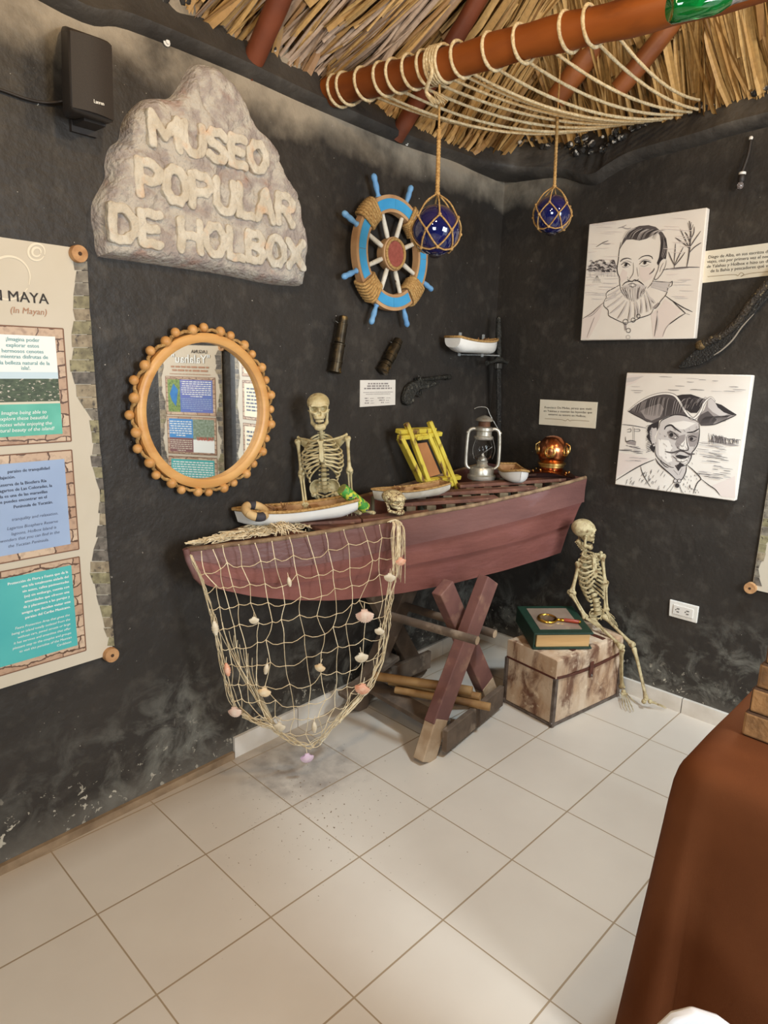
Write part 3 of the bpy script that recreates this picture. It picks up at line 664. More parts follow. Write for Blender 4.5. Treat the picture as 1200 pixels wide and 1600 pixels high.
lines(pb3, 'spanish_text', [('Protección de Flora y Fauna que da la', 425, 860), ('una isla totalmente aislada del', 428, 890), ('sin autos, calles pavimentadas', 430, 920), ('(es) sin embargo, cuenta con', 432, 952), ('amenidades que ofrecen una', 433, 984), ('da y placentera a las parejas y', 436, 1014), ('amigos que deciden visitar este', 440, 1046), ('paraíso del Caribe Mexicano.', 440, 1078)], 0.0110, P_white, ty, bold=.014, Z=Zb)
lines(pb3, 'english_text', [('Fauna Protection Area that gives the', 435, 1128), ('being an island totally isolated from the', 438, 1156), ('without cars, paved streets or large', 440, 1184), ('it has services and amenities that offer', 442, 1212), ('pleasant stay to the couples and groups', 445, 1240), ('to visit this paradise of the Mexican', 447, 1268), ('Caribbean', 445, 1296)], 0.0104, P_white, ty, shear=.22, Z=Zb)
k = Q(121, 397); rolled_knob('rod_knob', ps, k[0], k[1]); k = Q(172, 1022); rolled_knob('rod_knob', ps, k[0], k[1])

# ---- round mirror
M_wood = mat('honey_wood', rgb(216, 168, 104), rgb(196, 142, 80), 3, .4, stretch=(1, 1, 6), bump=.1)
M_glass_m = mat('mirror_silver', (0.86, 0.87, 0.86), rough=0.015, metal=1.0)
M_bead = mat('wooden_bead', rgb(208, 158, 98), rgb(188, 134, 74), 30, .45)
mr = left_root('round_mirror', 'round mirror in a honey wood frame edged with wooden beads and rope', 'mirror', 322, 643)
cz0 = lpt(mr, 325, 644, .035); RV = rot_to((0, -1, 0)); cm = (cz0[0], -0.004, cz0[1])
MR, MI = 0.256, 0.226
part('frame', MB().lathe([(MI, .0), (MR, .0), (MR, .036), (MR-.006, .041), (MI+.006, .041), (MI, .037), (MI, .014)], 72, cm, RV), M_wood, mr, smooth=40)
part('mirror_glass', MB().lathe([(0, .020), (MI+.004, .020), (MI+.004, .010), (0, .010)], 72, cm, RV), M_glass_m, mr)
nb_ = 32
for i in range(nb_):
    a = 2*PI*i/nb_; h = .036 if i % 2 else .020; r_ = MR+(.012 if i % 2 else .017); b_ = .0165 if i % 2 else .0150
    part('bead', MB().ball((cm[0]+r_*math.cos(a), cm[1]-h, cm[2]+r_*math.sin(a)), b_, 12, 8), M_bead, mr, smooth=180)
rp = []
for i in range(nb_*6):
    a = 2*PI*(i/6)/nb_; w = math.cos(PI*i/6); h = .028-.016*w; r_ = MR+.006+.006*(1-abs(w)); rp.append((cm[0]+r_*math.cos(a), cm[1]-h, cm[2]+r_*math.sin(a)))
part('rope_trim', MB().tube(rp, .0058, 6, closed=True), M_rope, mr, smooth=80)

# ---- ship wheel
M_blue = mat('blue_paint', rgb(70, 158, 206), rgb(60, 146, 196), 14, .5); M_blue2 = mat('worn_blue_paint', rgb(116, 164, 204), rgb(96, 144, 190), 30, .6)
M_rim = mat('weathered_wood', rgb(190, 152, 110), rgb(160, 120, 82), 9, .7, bump=.25); M_spoke = mat('chalky_white_paint', rgb(218, 212, 198), rgb(196, 186, 166), 25, .7, c3=rgb(120, 100, 76), c3scale=60, c3lo=.66, c3hi=.7)
wh = left_root('ship_wheel', 'wooden ship wheel with blue handles and rope bound rim', 'wheel', 613, 396)
wc = lpt(wh, 613.5, 397.5, .05); wc = (wc[0]-.004, wc[1]); RO, RI, RT = 0.222, 0.158, 0.300
def ringseg(mb, r0, r1, h0, h1, a0, a1, n_, c=wc, closed=False):
    vs_ = []
    for i in range(n_+1):
        a = a0+(a1-a0)*i/n_; C_, S_ = math.cos(a), math.sin(a)
        for r, h in ((r0, h0), (r1, h0), (r1, h1), (r0, h1)): vs_.append([c[0]+r*C_, -h, c[1]+r*S_])
    fs_ = [(i*4+j, (i+1)*4+j, (i+1)*4+(j+1) % 4, i*4+(j+1) % 4) for i in range(n_) for j in range(4)]
    if not closed: fs_ += [(0, 1, 2, 3), (n_*4+3, n_*4+2, n_*4+1, n_*4)]
    return mb.add(vs_, fs_)
part('rim', ringseg(MB(), RI, RO, .030, .062, 0, 2*PI, 72), M_rim, wh, smooth=40)
for k in range(4):
    a = k*PI/2+.02; part('blue_inlay', ringseg(MB(), RI+.012, RO-.014, .060, .0645, a-.56, a-.004, 12), M_blue, wh); part('blue_inlay', ringseg(MB(), RI+.012, RO-.014, .060, .0645, a+.004, a+.56, 12), M_blue, wh)
    mb = MB(); A = a+PI/4
    for q in range(7):
        aa = A+(q-3)*.062; rr = (RI+RO)/2; ring_ = []
        for t in np.linspace(0, 2*PI, 14, endpoint=False):
            ct, st = math.copysign(abs(math.cos(t))**.5, math.cos(t)), math.copysign(abs(math.sin(t))**.5, math.sin(t))
            R_ = rr+ct*.043; ring_.append((wc[0]+R_*math.cos(aa+.03*st), -.046-st*.026, wc[1]+R_*math.sin(aa+.03*st)))
        mb.tube(ring_, .0068, 6, closed=True)
    part('rope_binding', mb, M_rope, wh, smooth=80)
part('hub', MB().lathe([(.060, .02), (.064, .03), (.064, .050), (.066, .054), (.066, .064), (.060, .068), (.046, .068)], 40, (wc[0], 0, wc[1]), RV), M_rim, wh, smooth=40)
part('red_medallion', MB().lathe([(0, .070), (.049, .0695), (.050, .067)], 40, (wc[0], 0, wc[1]), RV), mat('faded_red_paint', rgb(158, 84, 70), rgb(138, 68, 56), 60, .8, bump=.3, bscale=300), wh)
part('hub_rope', MB().tube([(wc[0]+.056*math.cos(a), -.070, wc[1]+.056*math.sin(a)) for a in np.linspace(0, 2*PI, 40, endpoint=False)], .0065, 6, closed=True), M_rope, wh, smooth=80)
for k in range(8):
    a = PI/8+k*PI/4+.01; d = np.array([math.cos(a), 0, math.sin(a)]); o = np.array([wc[0], -.046, wc[1]])
    part('spoke', MB().lathe([(.0085, 0), (.0100, .02), (.0095, .05), (.0085, .096)], 12, o+d*.064, rot_to(d, (0, 1, 0))), M_spoke, wh, smooth=50)
    part('handle', MB().lathe([(.0115, -.004), (.0115, .008), (.0085, .012), (.0085, .020), (.0110, .035), (.0120, .045), (.0100, .06), (.0125, .074), (.0110, .083), (.005, .089), (0, .090)], 14, o+d*(RO-.006), rot_to(d, (0, 1, 0))), M_blue2, wh, smooth=50)

# ---- spyglasses
M_bronze = mat('dark_bronze', rgb(72, 62, 46), rgb(46, 40, 32), 40, .42, .75, c3=rgb(140, 112, 66), c3scale=26, c3lo=.55, c3hi=.75)
def spyglass(label, top, bot, wpx, prof_rings):
    s_ = left_root('spyglass', label, 'spyglass', *bot, .03); a, b = lpt(s_, *bot, .03), lpt(s_, *top, .03); d = np.array([b[0]-a[0], 0, b[1]-a[1]]); L = np.linalg.norm(d); R = rot_to(d, (0, 1, 0))
    r = wpx; o = np.array([a[0], 0, a[1]]); prev = 0
    for nm, f0, f1, rr in prof_rings: part(nm, MB().lathe([(rr*.82*r, f0*L), (rr*r, f0*L+.003), (rr*r*.98, f1*L-.003), (rr*.8*r, f1*L)], 20, o, R), M_bronze, s_, smooth=40)
    for f, rr in ((.03, 1.06), (.20, 1.03), (.50, 1.02), (.86, .86)):
        part('collar', MB().lathe([(rr*r*.9, f*L-.004), (rr*r*1.06, f*L-.003), (rr*r*1.06, f*L+.003), (rr*r*.9, f*L+.004)], 20, o, R), M_bronze, s_, smooth=40)
    part('hanging_wire', MB().tube([o+d*.86+np.array([-.014, 0, 0]), o+d*.88+np.array([-.03, .008, .006]), o+d*.92+np.array([-.03, .022, .004])], .0015, 5), M_steel, s_)
spyglass('long dark bronze spyglass on the wall below the ship wheel', (537, 494), (523, 583), .0235, [('objective_tube', 0, .52, 1.0), ('middle_tube', .52, .86, .90), ('eyepiece', .86, 1.0, .78)])
spyglass('short tilted bronze spyglass beside the flintlock pistol', (623, 531), (597, 581), .0245, [('objective_tube', 0, .30, .95), ('middle_tube', .30, .84, 1.0), ('eyepiece', .84, 1.0, .84)])

# ---- small printed card
cdr = left_root('info_card', 'small white printed card beside the flintlock pistol', 'card', 589, 614)
C4 = [lpt(cdr, *p, .004) for p in ((562.5, 636), (617.5, 632.5), (618, 593.5), (563, 594))]
part('card_sheet', MB().prism(C4, -.004, -.001), M_paper, cdr)
mb = MB(); L0, R0 = C4[0][0], C4[1][0]; T0, B0 = C4[3][1], C4[0][1]; wd, ht = R0-L0, T0-B0; rg = random.Random(4)
def words(mb, x0, x1, z, h, y, rg, mi=0):
    x = x0
    while x < x1-.002:
        w_ = min(rg.uniform(h*1.3, h*4.5), x1-x); mb.rect(x, z, x+w_, z+h, y, mi); x += w_+h*.8
for fz, fa, fb, h in ((.84, .2, .8, .055), (.75, .18, .82, .055), (.66, .10, .88, .055), (.53, .08, .92, .022), (.46, .15, .85, .022), (.30, .12, .22, .04), (.30, .27, .38, .02), (.30, .48, .68, .04), (.30, .72, .86, .02), (.21, .14, .24, .04), (.21, .28, .36, .02), (.21, .52, .68, .04), (.21, .72, .82, .02), (.12, .12, .24, .04), (.12, .28, .38, .02), (.12, .58, .66, .04), (.12, .70, .82, .02)):
    words(mb, L0+fa*wd, L0+fb*wd, B0+fz*ht, h*ht, -.0046, rg)
part('printed_lines', mb, mat('faint_print', rgb(138, 130, 126), rough=.7), cdr)

# ---- flintlock pistol
M_iron = mat('blackened_iron', rgb(62, 60, 54), rgb(40, 39, 36), 40, .5, .5, bump=.7, bscale=90, c3=rgb(112, 108, 94), c3scale=50, c3lo=.6, c3hi=.75)
M_grip = mat('carved_dark_grip', rgb(58, 56, 50), rgb(38, 37, 34), 60, .55, .25, bump=.9, bscale=120, c3=rgb(104, 100, 88), c3scale=60, c3lo=.58, c3hi=.72)
pz = left_root('flintlock_pistol', 'dark cast flintlock pistol on the wall above the yellow frame', 'pistol', 666, 610)
zq = lambda x, y: lpt(pz, 500+x/3.75, 470+y/3.75, .016)
st = [zq(*p) for p in ((700, 478), (650, 470), (600, 466), (560, 466), (530, 478), (505, 500), (490, 535), (481, 575), (488, 603), (505, 613), (522, 611), (540, 596), (544, 565), (556, 538), (580, 522), (640, 508), (675, 492))][::-1]
part('stock', MB().prism(st, -.030, -.004), M_grip, pz, bevel=.007, smooth=60)
a, b = zq(560, 468), zq(742, 446); part('barrel', MB().tube([(a[0], -.018, a[1]), ((a[0]+b[0])/2, -.018, (a[1]+b[1])/2), (b[0], -.018, b[1])], [.0125, .0105, .0095], 12), M_iron, pz, smooth=50)
a, b = zq(735, 447), zq(762, 447); part('muzzle', MB().tube([(a[0], -.018, a[1]), (b[0]-.008, -.018, b[1]), (b[0], -.018, b[1])], [.014, .013, .010], 12), M_iron, pz, smooth=50)
mb = MB(); q = zq(583, 540); mb.tube([(q[0]+.017*math.cos(t), -.017, q[1]+.016*math.sin(t)) for t in np.linspace(0, 2*PI, 18, endpoint=False)], .0035, 6, closed=True); part('trigger_guard', mb, M_iron, pz, smooth=80)
a, b, c_ = zq(582, 522), zq(586, 535), zq(580, 548); part('trigger', MB().tube([(a[0], -.017, a[1]), (b[0], -.017, b[1]), (c_[0], -.017, c_[1])], .003, 6), M_iron, pz)
a, b, c_ = zq(585, 468), zq(572, 455), zq(578, 438); part('hammer', MB().tube([(a[0], -.028, a[1]), (b[0], -.028, b[1]), (c_[0], -.028, c_[1])], [.008, .006, .004], 8), M_iron, pz, smooth=60)
a, b = zq(575, 480), zq(650, 478); part('lock_plate', MB().prism([(a[0], a[1]-.012), (b[0], b[1]-.008), (b[0], b[1]+.008), (a[0], a[1]+.010)], -.036, -.028), M_iron, pz, bevel=.003)

# ---- long sword by the corner
sw = left_root('long_sword', 'black sword hanging point down on the wall by the corner', 'sword', 778, 560, .085)
S = lambda x, y: lpt(sw, x, y, .085)
M_blade = mat('speckled_black_blade', rgb(48, 46, 43), rgb(36, 34, 32), 60, .6, .2, bump=.8, bscale=160, c3=rgb(124, 120, 110), c3scale=150, c3lo=.64, c3hi=.72)
sA, sB = S(779, 568), S(776, 747); wv = .0165
def vtube(nm, pts, r, m=M_grip, n_=12): part(nm, MB().tube([(S(*p)[0], 0, S(*p)[1]) for p in pts], r, n_), m, sw, smooth=60)
vtube('pommel', [(779, 494), (779, 497), (779, 502), (779, 506)], [.004, .012, .013, .008])
vtube('grip', [(779, 505), (779, 520), (779, 535), (779, 550), (779, 562)], [.012, .015, .013, .015, .011])
g0, g1, g2 = S(760, 566), S(779, 563), S(800, 565)
part('crossguard', MB().tube(spline([(g0[0], -.004, g0[1]-.004), ((g0[0]+g1[0])/2, 0, g1[1]-.008), (g1[0], -.004, g1[1]+.004), ((g2[0]+g1[0])/2, 0, g1[1]-.008), (g2[0]-.004, -.004, g2[1]-.004)], 5), [.013, .011]+[.008]*6+[.014]*5+[.008]*6+[.011, .013], 10), M_grip, sw, smooth=60)
part('collar', MB().box((sA[0], 0, sA[1]-.012), (.042, .02, .028)), M_steel, sw, bevel=.003)
bx = lambda t: sA[0]+(sB[0]-sA[0])*t+.010*math.sin(PI*t); bz = lambda t: sA[1]-.026+(sB[1]-sA[1]+.03)*t
L_ = [(bx(t)-wv*(1-.25*t*t), bz(t)) for t in np.linspace(0, .95, 12)]; R_ = [(bx(t)+wv*(1-.25*t*t), bz(t)) for t in np.linspace(0, .95, 12)]
part('blade', MB().prism(L_+[(bx(1), bz(1))]+R_[::-1], -.009, .006), M_blade, sw, bevel=.005)
# ================================================================ things on the right wall
M_canvas = mat('primed_canvas', rgb(226, 218, 206), rgb(218, 208, 196), 5, .75, bump=.1, bscale=900)
INK = [mat('ink_'+n_, rgb(*c), rough=.75) for n_, c in (('black', (48, 42, 42)), ('dark', (84, 76, 74)), ('mid', (148, 138, 133)), ('light', (194, 185, 178)), ('pink', (216, 202, 192)), ('white', (226, 218, 208)))]
def canvas(label, corners, th=.034):
    c = np.mean(corners, 0); cv = right_root('canvas_picture', label, 'picture', c[0], c[1]); q = [rpt(cv, *p, th) for p in corners]
    part('stretched_canvas', MB().prism(q, -th, -.002), M_canvas, cv, bevel=.004, smooth=40); return cv
def disc(mb, p, r, y, mi): mb.flat([(p[0]+r*math.cos(a), p[1]+r*math.sin(a)) for a in np.linspace(0, 2*PI, 14, endpoint=False)], y, mi)
def drawing(cv, Z, s, polys, strokes, discs, circles, th=.034):
    mb = MB(); y = -th-.0006
    for i, (mi, pts) in enumerate(polys): mb.flat([Z(*p) for p in pts], y-i*.00004, mi)
    y -= .0009; i = 0
    for mi, w, pts in strokes: i += 1; mb.stroke([Z(*p) for p in pts], w*s, y-i*.000004, mi)
    for mi, p, r in discs: disc(mb, Z(*p), r*s, y-.0012, mi)
    for mi, w, p, r in circles: mb.stroke([Z(p[0]+r*math.cos(a), p[1]+r*math.sin(a)) for a in np.linspace(0, 6.4, 10)], w*s, y-.0013, mi, taper=False)
    part('ink_drawing', mb, INK, cv)
rg = random.Random(11)
c1 = canvas('square ink portrait of a bearded man in a ruff collar', [(906.4, 532), (1085, 529), (1105, 324), (920.2, 350.2)])
def Z1(x, y):
    t = (y-192)/993; x = min(max(x, 112-75*t+6), 1108-98*t-6); y = min(max(y, 192-(x-110)*.137+6), 1170); return rpt(c1, 900+x/5.4545, 315+y/5.4545, .034)
S1 = .00048
P1 = [(4, [(60, 1000), (235, 860), (200, 1000), (110, 1170), (40, 1180)]), (3, [(100, 545), (180, 520), (340, 520), (355, 600), (250, 610), (110, 600)]),
      (1, [(372, 410), (400, 330), (430, 270), (480, 232), (540, 207), (620, 201), (680, 216), (740, 265), (770, 315), (780, 390), (770, 470), (742, 488), (715, 512), (700, 545), (690, 522), (706, 480), (716, 420), (722, 350), (715, 290), (700, 266), (650, 290), (600, 318), (540, 332), (480, 322), (430, 326), (396, 370)]),
      (0, [(738, 290), (770, 330), (780, 400), (768, 485), (740, 488), (715, 515), (700, 545), (690, 525), (712, 470), (724, 400), (728, 330)]),
      (3, [(640, 690), (790, 705), (780, 760), (640, 735)]), (4, [(400, 575), (440, 600), (430, 660), (390, 690), (372, 640)]), (4, [(540, 560), (640, 560), (650, 650), (580, 690), (545, 640)]),
      (3, [(400, 720), (480, 700), (590, 712), (590, 760), (540, 820), (480, 840), (420, 820), (390, 770)]),
      (4, [(640, 960), (720, 900), (760, 830), (900, 930), (780, 1060), (740, 1160), (660, 1160)]), (2, [(408, 1035), (430, 1035), (432, 1090), (415, 1100)]),
      (2, [(650, 905), (700, 860), (720, 870), (680, 915)])]
T1 = [(0, 9, [(385, 345), (370, 420), (362, 500), (352, 560), (356, 610), (372, 650), (374, 700), (385, 760)]), (1, 8, [(378, 512), (400, 490), (440, 482), (475, 493)]), (1, 8, [(378, 514), (405, 492), (440, 484)]), (0, 8, [(535, 493), (565, 470), (610, 460), (645, 470), (656, 491)]),
      (0, 8, [(385, 541), (410, 522), (440, 525), (466, 546)]), (2, 5, [(392, 552), (420, 562), (455, 552)]), (0, 8, [(540, 536), (570, 508), (605, 508), (642, 519)]), (2, 5, [(550, 545), (585, 552), (625, 535)]), (2, 5, [(400, 517), (440, 506), (478, 522)]), (2, 5, [(545, 512), (590, 493), (640, 506)]),
      (1, 6, [(490, 520), (492, 580), (485, 620), (465, 650), (456, 668)]), (2, 6, [(520, 560), (527, 605), (533, 640)]), (0, 9, [(440, 664), (455, 675), (480, 681), (500, 668), (520, 672), (537, 660)]), (1, 6, [(440, 640), (446, 660)]),
      (1, 10, [(625, 620), (655, 596), (672, 568)]), (0, 9, [(396, 718), (420, 692), (450, 681), (482, 682)]), (0, 9, [(500, 677), (530, 676), (560, 695), (580, 712)]), (1, 7, [(445, 708), (480, 697), (520, 712)]), (0, 8, [(455, 719), (485, 728), (516, 716)]),
      (1, 6, [(665, 660), (645, 700), (610, 740)]), (1, 7, [(770, 490), (745, 488), (715, 520), (700, 580), (675, 640), (668, 660), (690, 662), (720, 630), (745, 590), (766, 540), (772, 500)]), (2, 6, [(748, 520), (728, 560), (716, 600)]),
      (0, 7, [(375, 710), (330, 735), (275, 765), (258, 790), (262, 815)]), (0, 7, [(262, 815), (242, 850), (240, 890), (275, 925), (280, 970), (320, 995), (372, 1020), (405, 1032), (445, 1030)]), (0, 8, [(445, 1030), (500, 1015), (545, 992), (600, 975), (640, 955), (662, 915)]), (0, 7, [(662, 915), (692, 900), (722, 850), (770, 790), (785, 740), (800, 700)]), (0, 7, [(660, 678), (720, 683), (800, 690), (822, 680), (818, 715), (795, 728)])]
for a, b in (((375, 740), (270, 800)), ((385, 770), (250, 850)), ((400, 800), (262, 905)), ((420, 840), (287, 955)), ((440, 850), (350, 1000)), ((465, 850), (440, 1020)), ((515, 850), (527, 985)), ((555, 830), (547, 960)), ((585, 790), (602, 945)), ((600, 760), (640, 925)), ((608, 800), (665, 870)), ((650, 722), (770, 770)), ((655, 706), (790, 738)), ((648, 690), (800, 702)), ((500, 860), (500, 1000)), ((345, 780), (255, 830))):
    T1.append((1 if rg.random() < .6 else 0, 5, [a, ((a[0]+b[0])/2+4, (a[1]+b[1])/2), b])); T1.append((3, 16, [a, ((a[0]+b[0])/2+14, (a[1]+b[1])/2), (b[0]+14, b[1]-6)]))
T1 += [(1, 7, [(235, 862), (180, 910), (130, 955), (60, 997)]), (2, 6, [(215, 890), (150, 960), (100, 985)]), (2, 6, [(160, 985), (130, 1060), (95, 1160)]), (0, 8, [(760, 800), (830, 850), (920, 905), (995, 940)]), (0, 8, [(830, 855), (900, 920), (935, 952)]), (0, 9, [(935, 952), (880, 985), (810, 1035), (790, 1050)]), (2, 7, [(800, 1040), (765, 1085), (740, 1150)]), (1, 6, [(935, 952), (972, 965)]), (1, 9, [(696, 930), (690, 1010), (680, 1080), (670, 1147)]), (3, 12, [(690, 940), (700, 1010), (690, 1100)])]
for i in range(46):
    t = i/45; x0 = 378+t*228; y0 = 722-18*math.sin(PI*t)+rg.uniform(0, 40); ex = 420+t*150; ey = 800+55*math.sin(PI*t)+rg.uniform(-20, 8); T1.append((rg.choice((1, 2, 5, 5, 3)), 4.5, [(x0, y0), ((x0+ex)/2+rg.uniform(-8, 8), (y0+ey)/2), (ex, ey)]))
for i in range(26): x0 = 420+i*11; T1.append((rg.choice((0, 0, 2, 3)), 5, [(x0-20, 320-12*math.sin(i*.4)), (x0+10, 268-.6*abs(i-13)), (x0+70, 225+.8*i)]))
for i in range(12): T1.append((rg.choice((0, 2)), 4, [(742+i*2.6, 290+i*8), (748+i*2, 370+i*6), (728+i*1.5, 470+i*2)]))
def tree(pts, w=8): T1.append((1, w, pts))
tree([(945, 560), (960, 480), (970, 400), (975, 330), (980, 250), (968, 165)], 14)
for q in ([(968, 400), (940, 340), (890, 235)], [(965, 395), (910, 350), (848, 308)], [(972, 390), (1010, 330), (1065, 252)], [(965, 440), (1010, 390), (1070, 350)], [(978, 270), (955, 180)], [(980, 250), (1002, 195)], [(975, 330), (1005, 270), (1010, 215)], [(972, 350), (950, 290), (930, 260)], [(978, 230), (985, 175)], [(838, 510), (845, 440), (850, 358)], [(838, 540), (810, 480), (790, 428)], [(840, 545), (870, 480), (917, 388)], [(840, 550), (890, 490), (932, 430)]): tree(q, 9)
tree([(840, 565), (838, 510)], 14); T1 += [(1, 9, [(740, 582), (830, 570), (930, 560), (1055, 560)]), (2, 8, [(770, 572), (850, 575), (960, 565)]), (2, 7, [(360, 226), (400, 216), (432, 199)]), (2, 7, [(398, 220), (440, 232), (472, 224)]), (1, 7, [(175, 387), (230, 352), (278, 334)]), (2, 7, [(228, 356), (262, 362), (302, 358)])]
for i in range(70): x, y = rg.uniform(100, 350), rg.uniform(500, 600); T1.append((rg.choice((0, 1, 1, 2)), 9, [(x-14, y), (x, y-5), (x+14, y+3)]))
for x in (120, 215, 235, 268, 300, 330): T1.append((1, 5, [(x, 570), (x+4, 640)]))
for a in range(7): T1.append((1, 4, [(183, 628), (140+a*13, 695)]))
for i in range(60):
    y = rg.choice((rg.uniform(600, 830), rg.uniform(140, 520))); x = rg.uniform(100, 330) if rg.random() < .6 else rg.uniform(800, 980)
    if y < 520 and 380 < x < 780: continue
    T1.append((3 if y > 560 and rg.random() < .6 else 4, 5, [(x-rg.uniform(40, 90), y), (x, y+rg.uniform(-4, 4)), (x+rg.uniform(30, 75), y+rg.uniform(-6, 6))]))
D1 = [(0, (428, 540), 15), (0, (590, 521), 15), (5, (432, 535), 4), (5, (594, 516), 4), (5, (485, 713), 12)]
C1 = [(0, 5, (450, 1098), 18), (2, 4, (447, 1155), 16), (0, 5, (425, 1025), 22), (0, 5, (490, 1010), 18), (0, 5, (535, 975), 15)]
drawing(c1, Z1, S1, P1, T1, D1, C1)

c2 = canvas('square ink portrait of a moustached pirate in a tricorn hat', [(960.5, 757), (1148, 783), (1176, 586), (979, 582)])
def Z2(x, y):
    t = (y-40)/910; x = min(max(x, 124-96*t+6), 1155-122*t-6); y = min(max(y, 48), 950+(x-28)*.142-6); return rpt(c2, 955+x/5.2174, 575+y/5.2174, .034)
P2 = [(4, [(32, 890), (60, 690), (140, 700), (320, 740), (160, 830)]), (4, [(120, 60), (260, 60), (200, 120), (115, 150)]), (4, [(820, 960), (1010, 880), (1040, 1060), (900, 1050)]), (3, [(120, 80), (270, 66), (180, 110), (118, 120)]),
      (3, [(395, 480), (410, 435), (470, 400), (560, 380), (640, 395), (718, 450), (718, 560), (700, 630), (660, 690), (640, 760), (570, 805), (500, 808), (420, 765), (365, 700), (370, 560)]),
      (5, [(470, 450), (590, 430), (690, 450), (600, 500), (560, 500), (500, 465)]), (5, [(385, 580), (470, 590), (500, 650), (480, 680), (500, 760), (460, 770), (390, 710)]), (5, [(560, 620), (605, 560), (625, 640), (600, 668), (560, 655)]), (5, [(540, 740), (600, 750), (630, 720), (615, 770), (560, 775)]),
      (2, [(545, 555), (606, 540), (600, 590), (565, 625), (540, 660), (520, 620)]), (2, [(455, 520), (480, 505), (550, 540), (560, 585), (520, 590), (470, 570)]), (2, [(620, 545), (712, 520), (712, 600), (680, 640), (640, 640), (628, 600)]), (3, [(360, 740), (480, 800), (612, 790), (600, 880), (560, 920), (520, 900)]),
      (0, [(300, 480), (330, 455), (392, 428), (386, 490), (370, 530), (355, 560), (366, 610), (350, 692), (328, 672), (314, 645), (330, 622), (300, 580), (288, 556), (305, 540), (294, 510)]), (3, [(332, 482), (313, 520), (320, 580), (345, 640), (360, 634), (366, 590), (355, 560), (376, 520), (370, 486), (346, 492)]),
      (1, [(138, 352), (200, 302), (262, 266), (330, 232), (410, 211), (480, 216), (530, 240), (560, 290), (600, 350), (640, 402), (600, 388), (540, 377), (470, 392), (400, 426), (350, 450), (300, 440), (240, 405), (180, 376)]),
      (2, [(240, 350), (300, 320), (400, 290), (430, 330), (400, 400), (330, 430), (280, 410)]),
      (0, [(535, 226), (580, 216), (650, 214), (720, 238), (785, 262), (740, 300), (720, 340), (700, 366), (650, 366), (600, 332), (560, 272)]),
      (2, [(702, 422), (722, 382), (762, 340), (780, 290), (792, 256), (820, 241), (850, 282), (900, 322), (960, 352), (1020, 383), (980, 402), (900, 437), (830, 462), (770, 470), (730, 466)]), (1, [(702, 422), (730, 380), (790, 350), (860, 420), (830, 460), (770, 469), (730, 465)]), (3, [(790, 262), (820, 246), (845, 280), (890, 330), (960, 370), (900, 400), (830, 360), (790, 320)]),
      (0, [(850, 284), (900, 300), (960, 340), (1024, 380), (990, 386), (920, 362), (870, 322)]), (0, [(525, 714), (560, 706), (600, 716), (642, 720), (610, 735), (570, 742), (540, 732)]), (0, [(520, 795), (548, 785), (560, 768), (600, 790), (572, 808), (548, 842), (532, 815)]),
      (2, [(800, 592), (850, 552), (930, 565), (940, 605), (1050, 632), (980, 636), (880, 610)]), (2, [(120, 592), (205, 602), (200, 632), (130, 616)])]
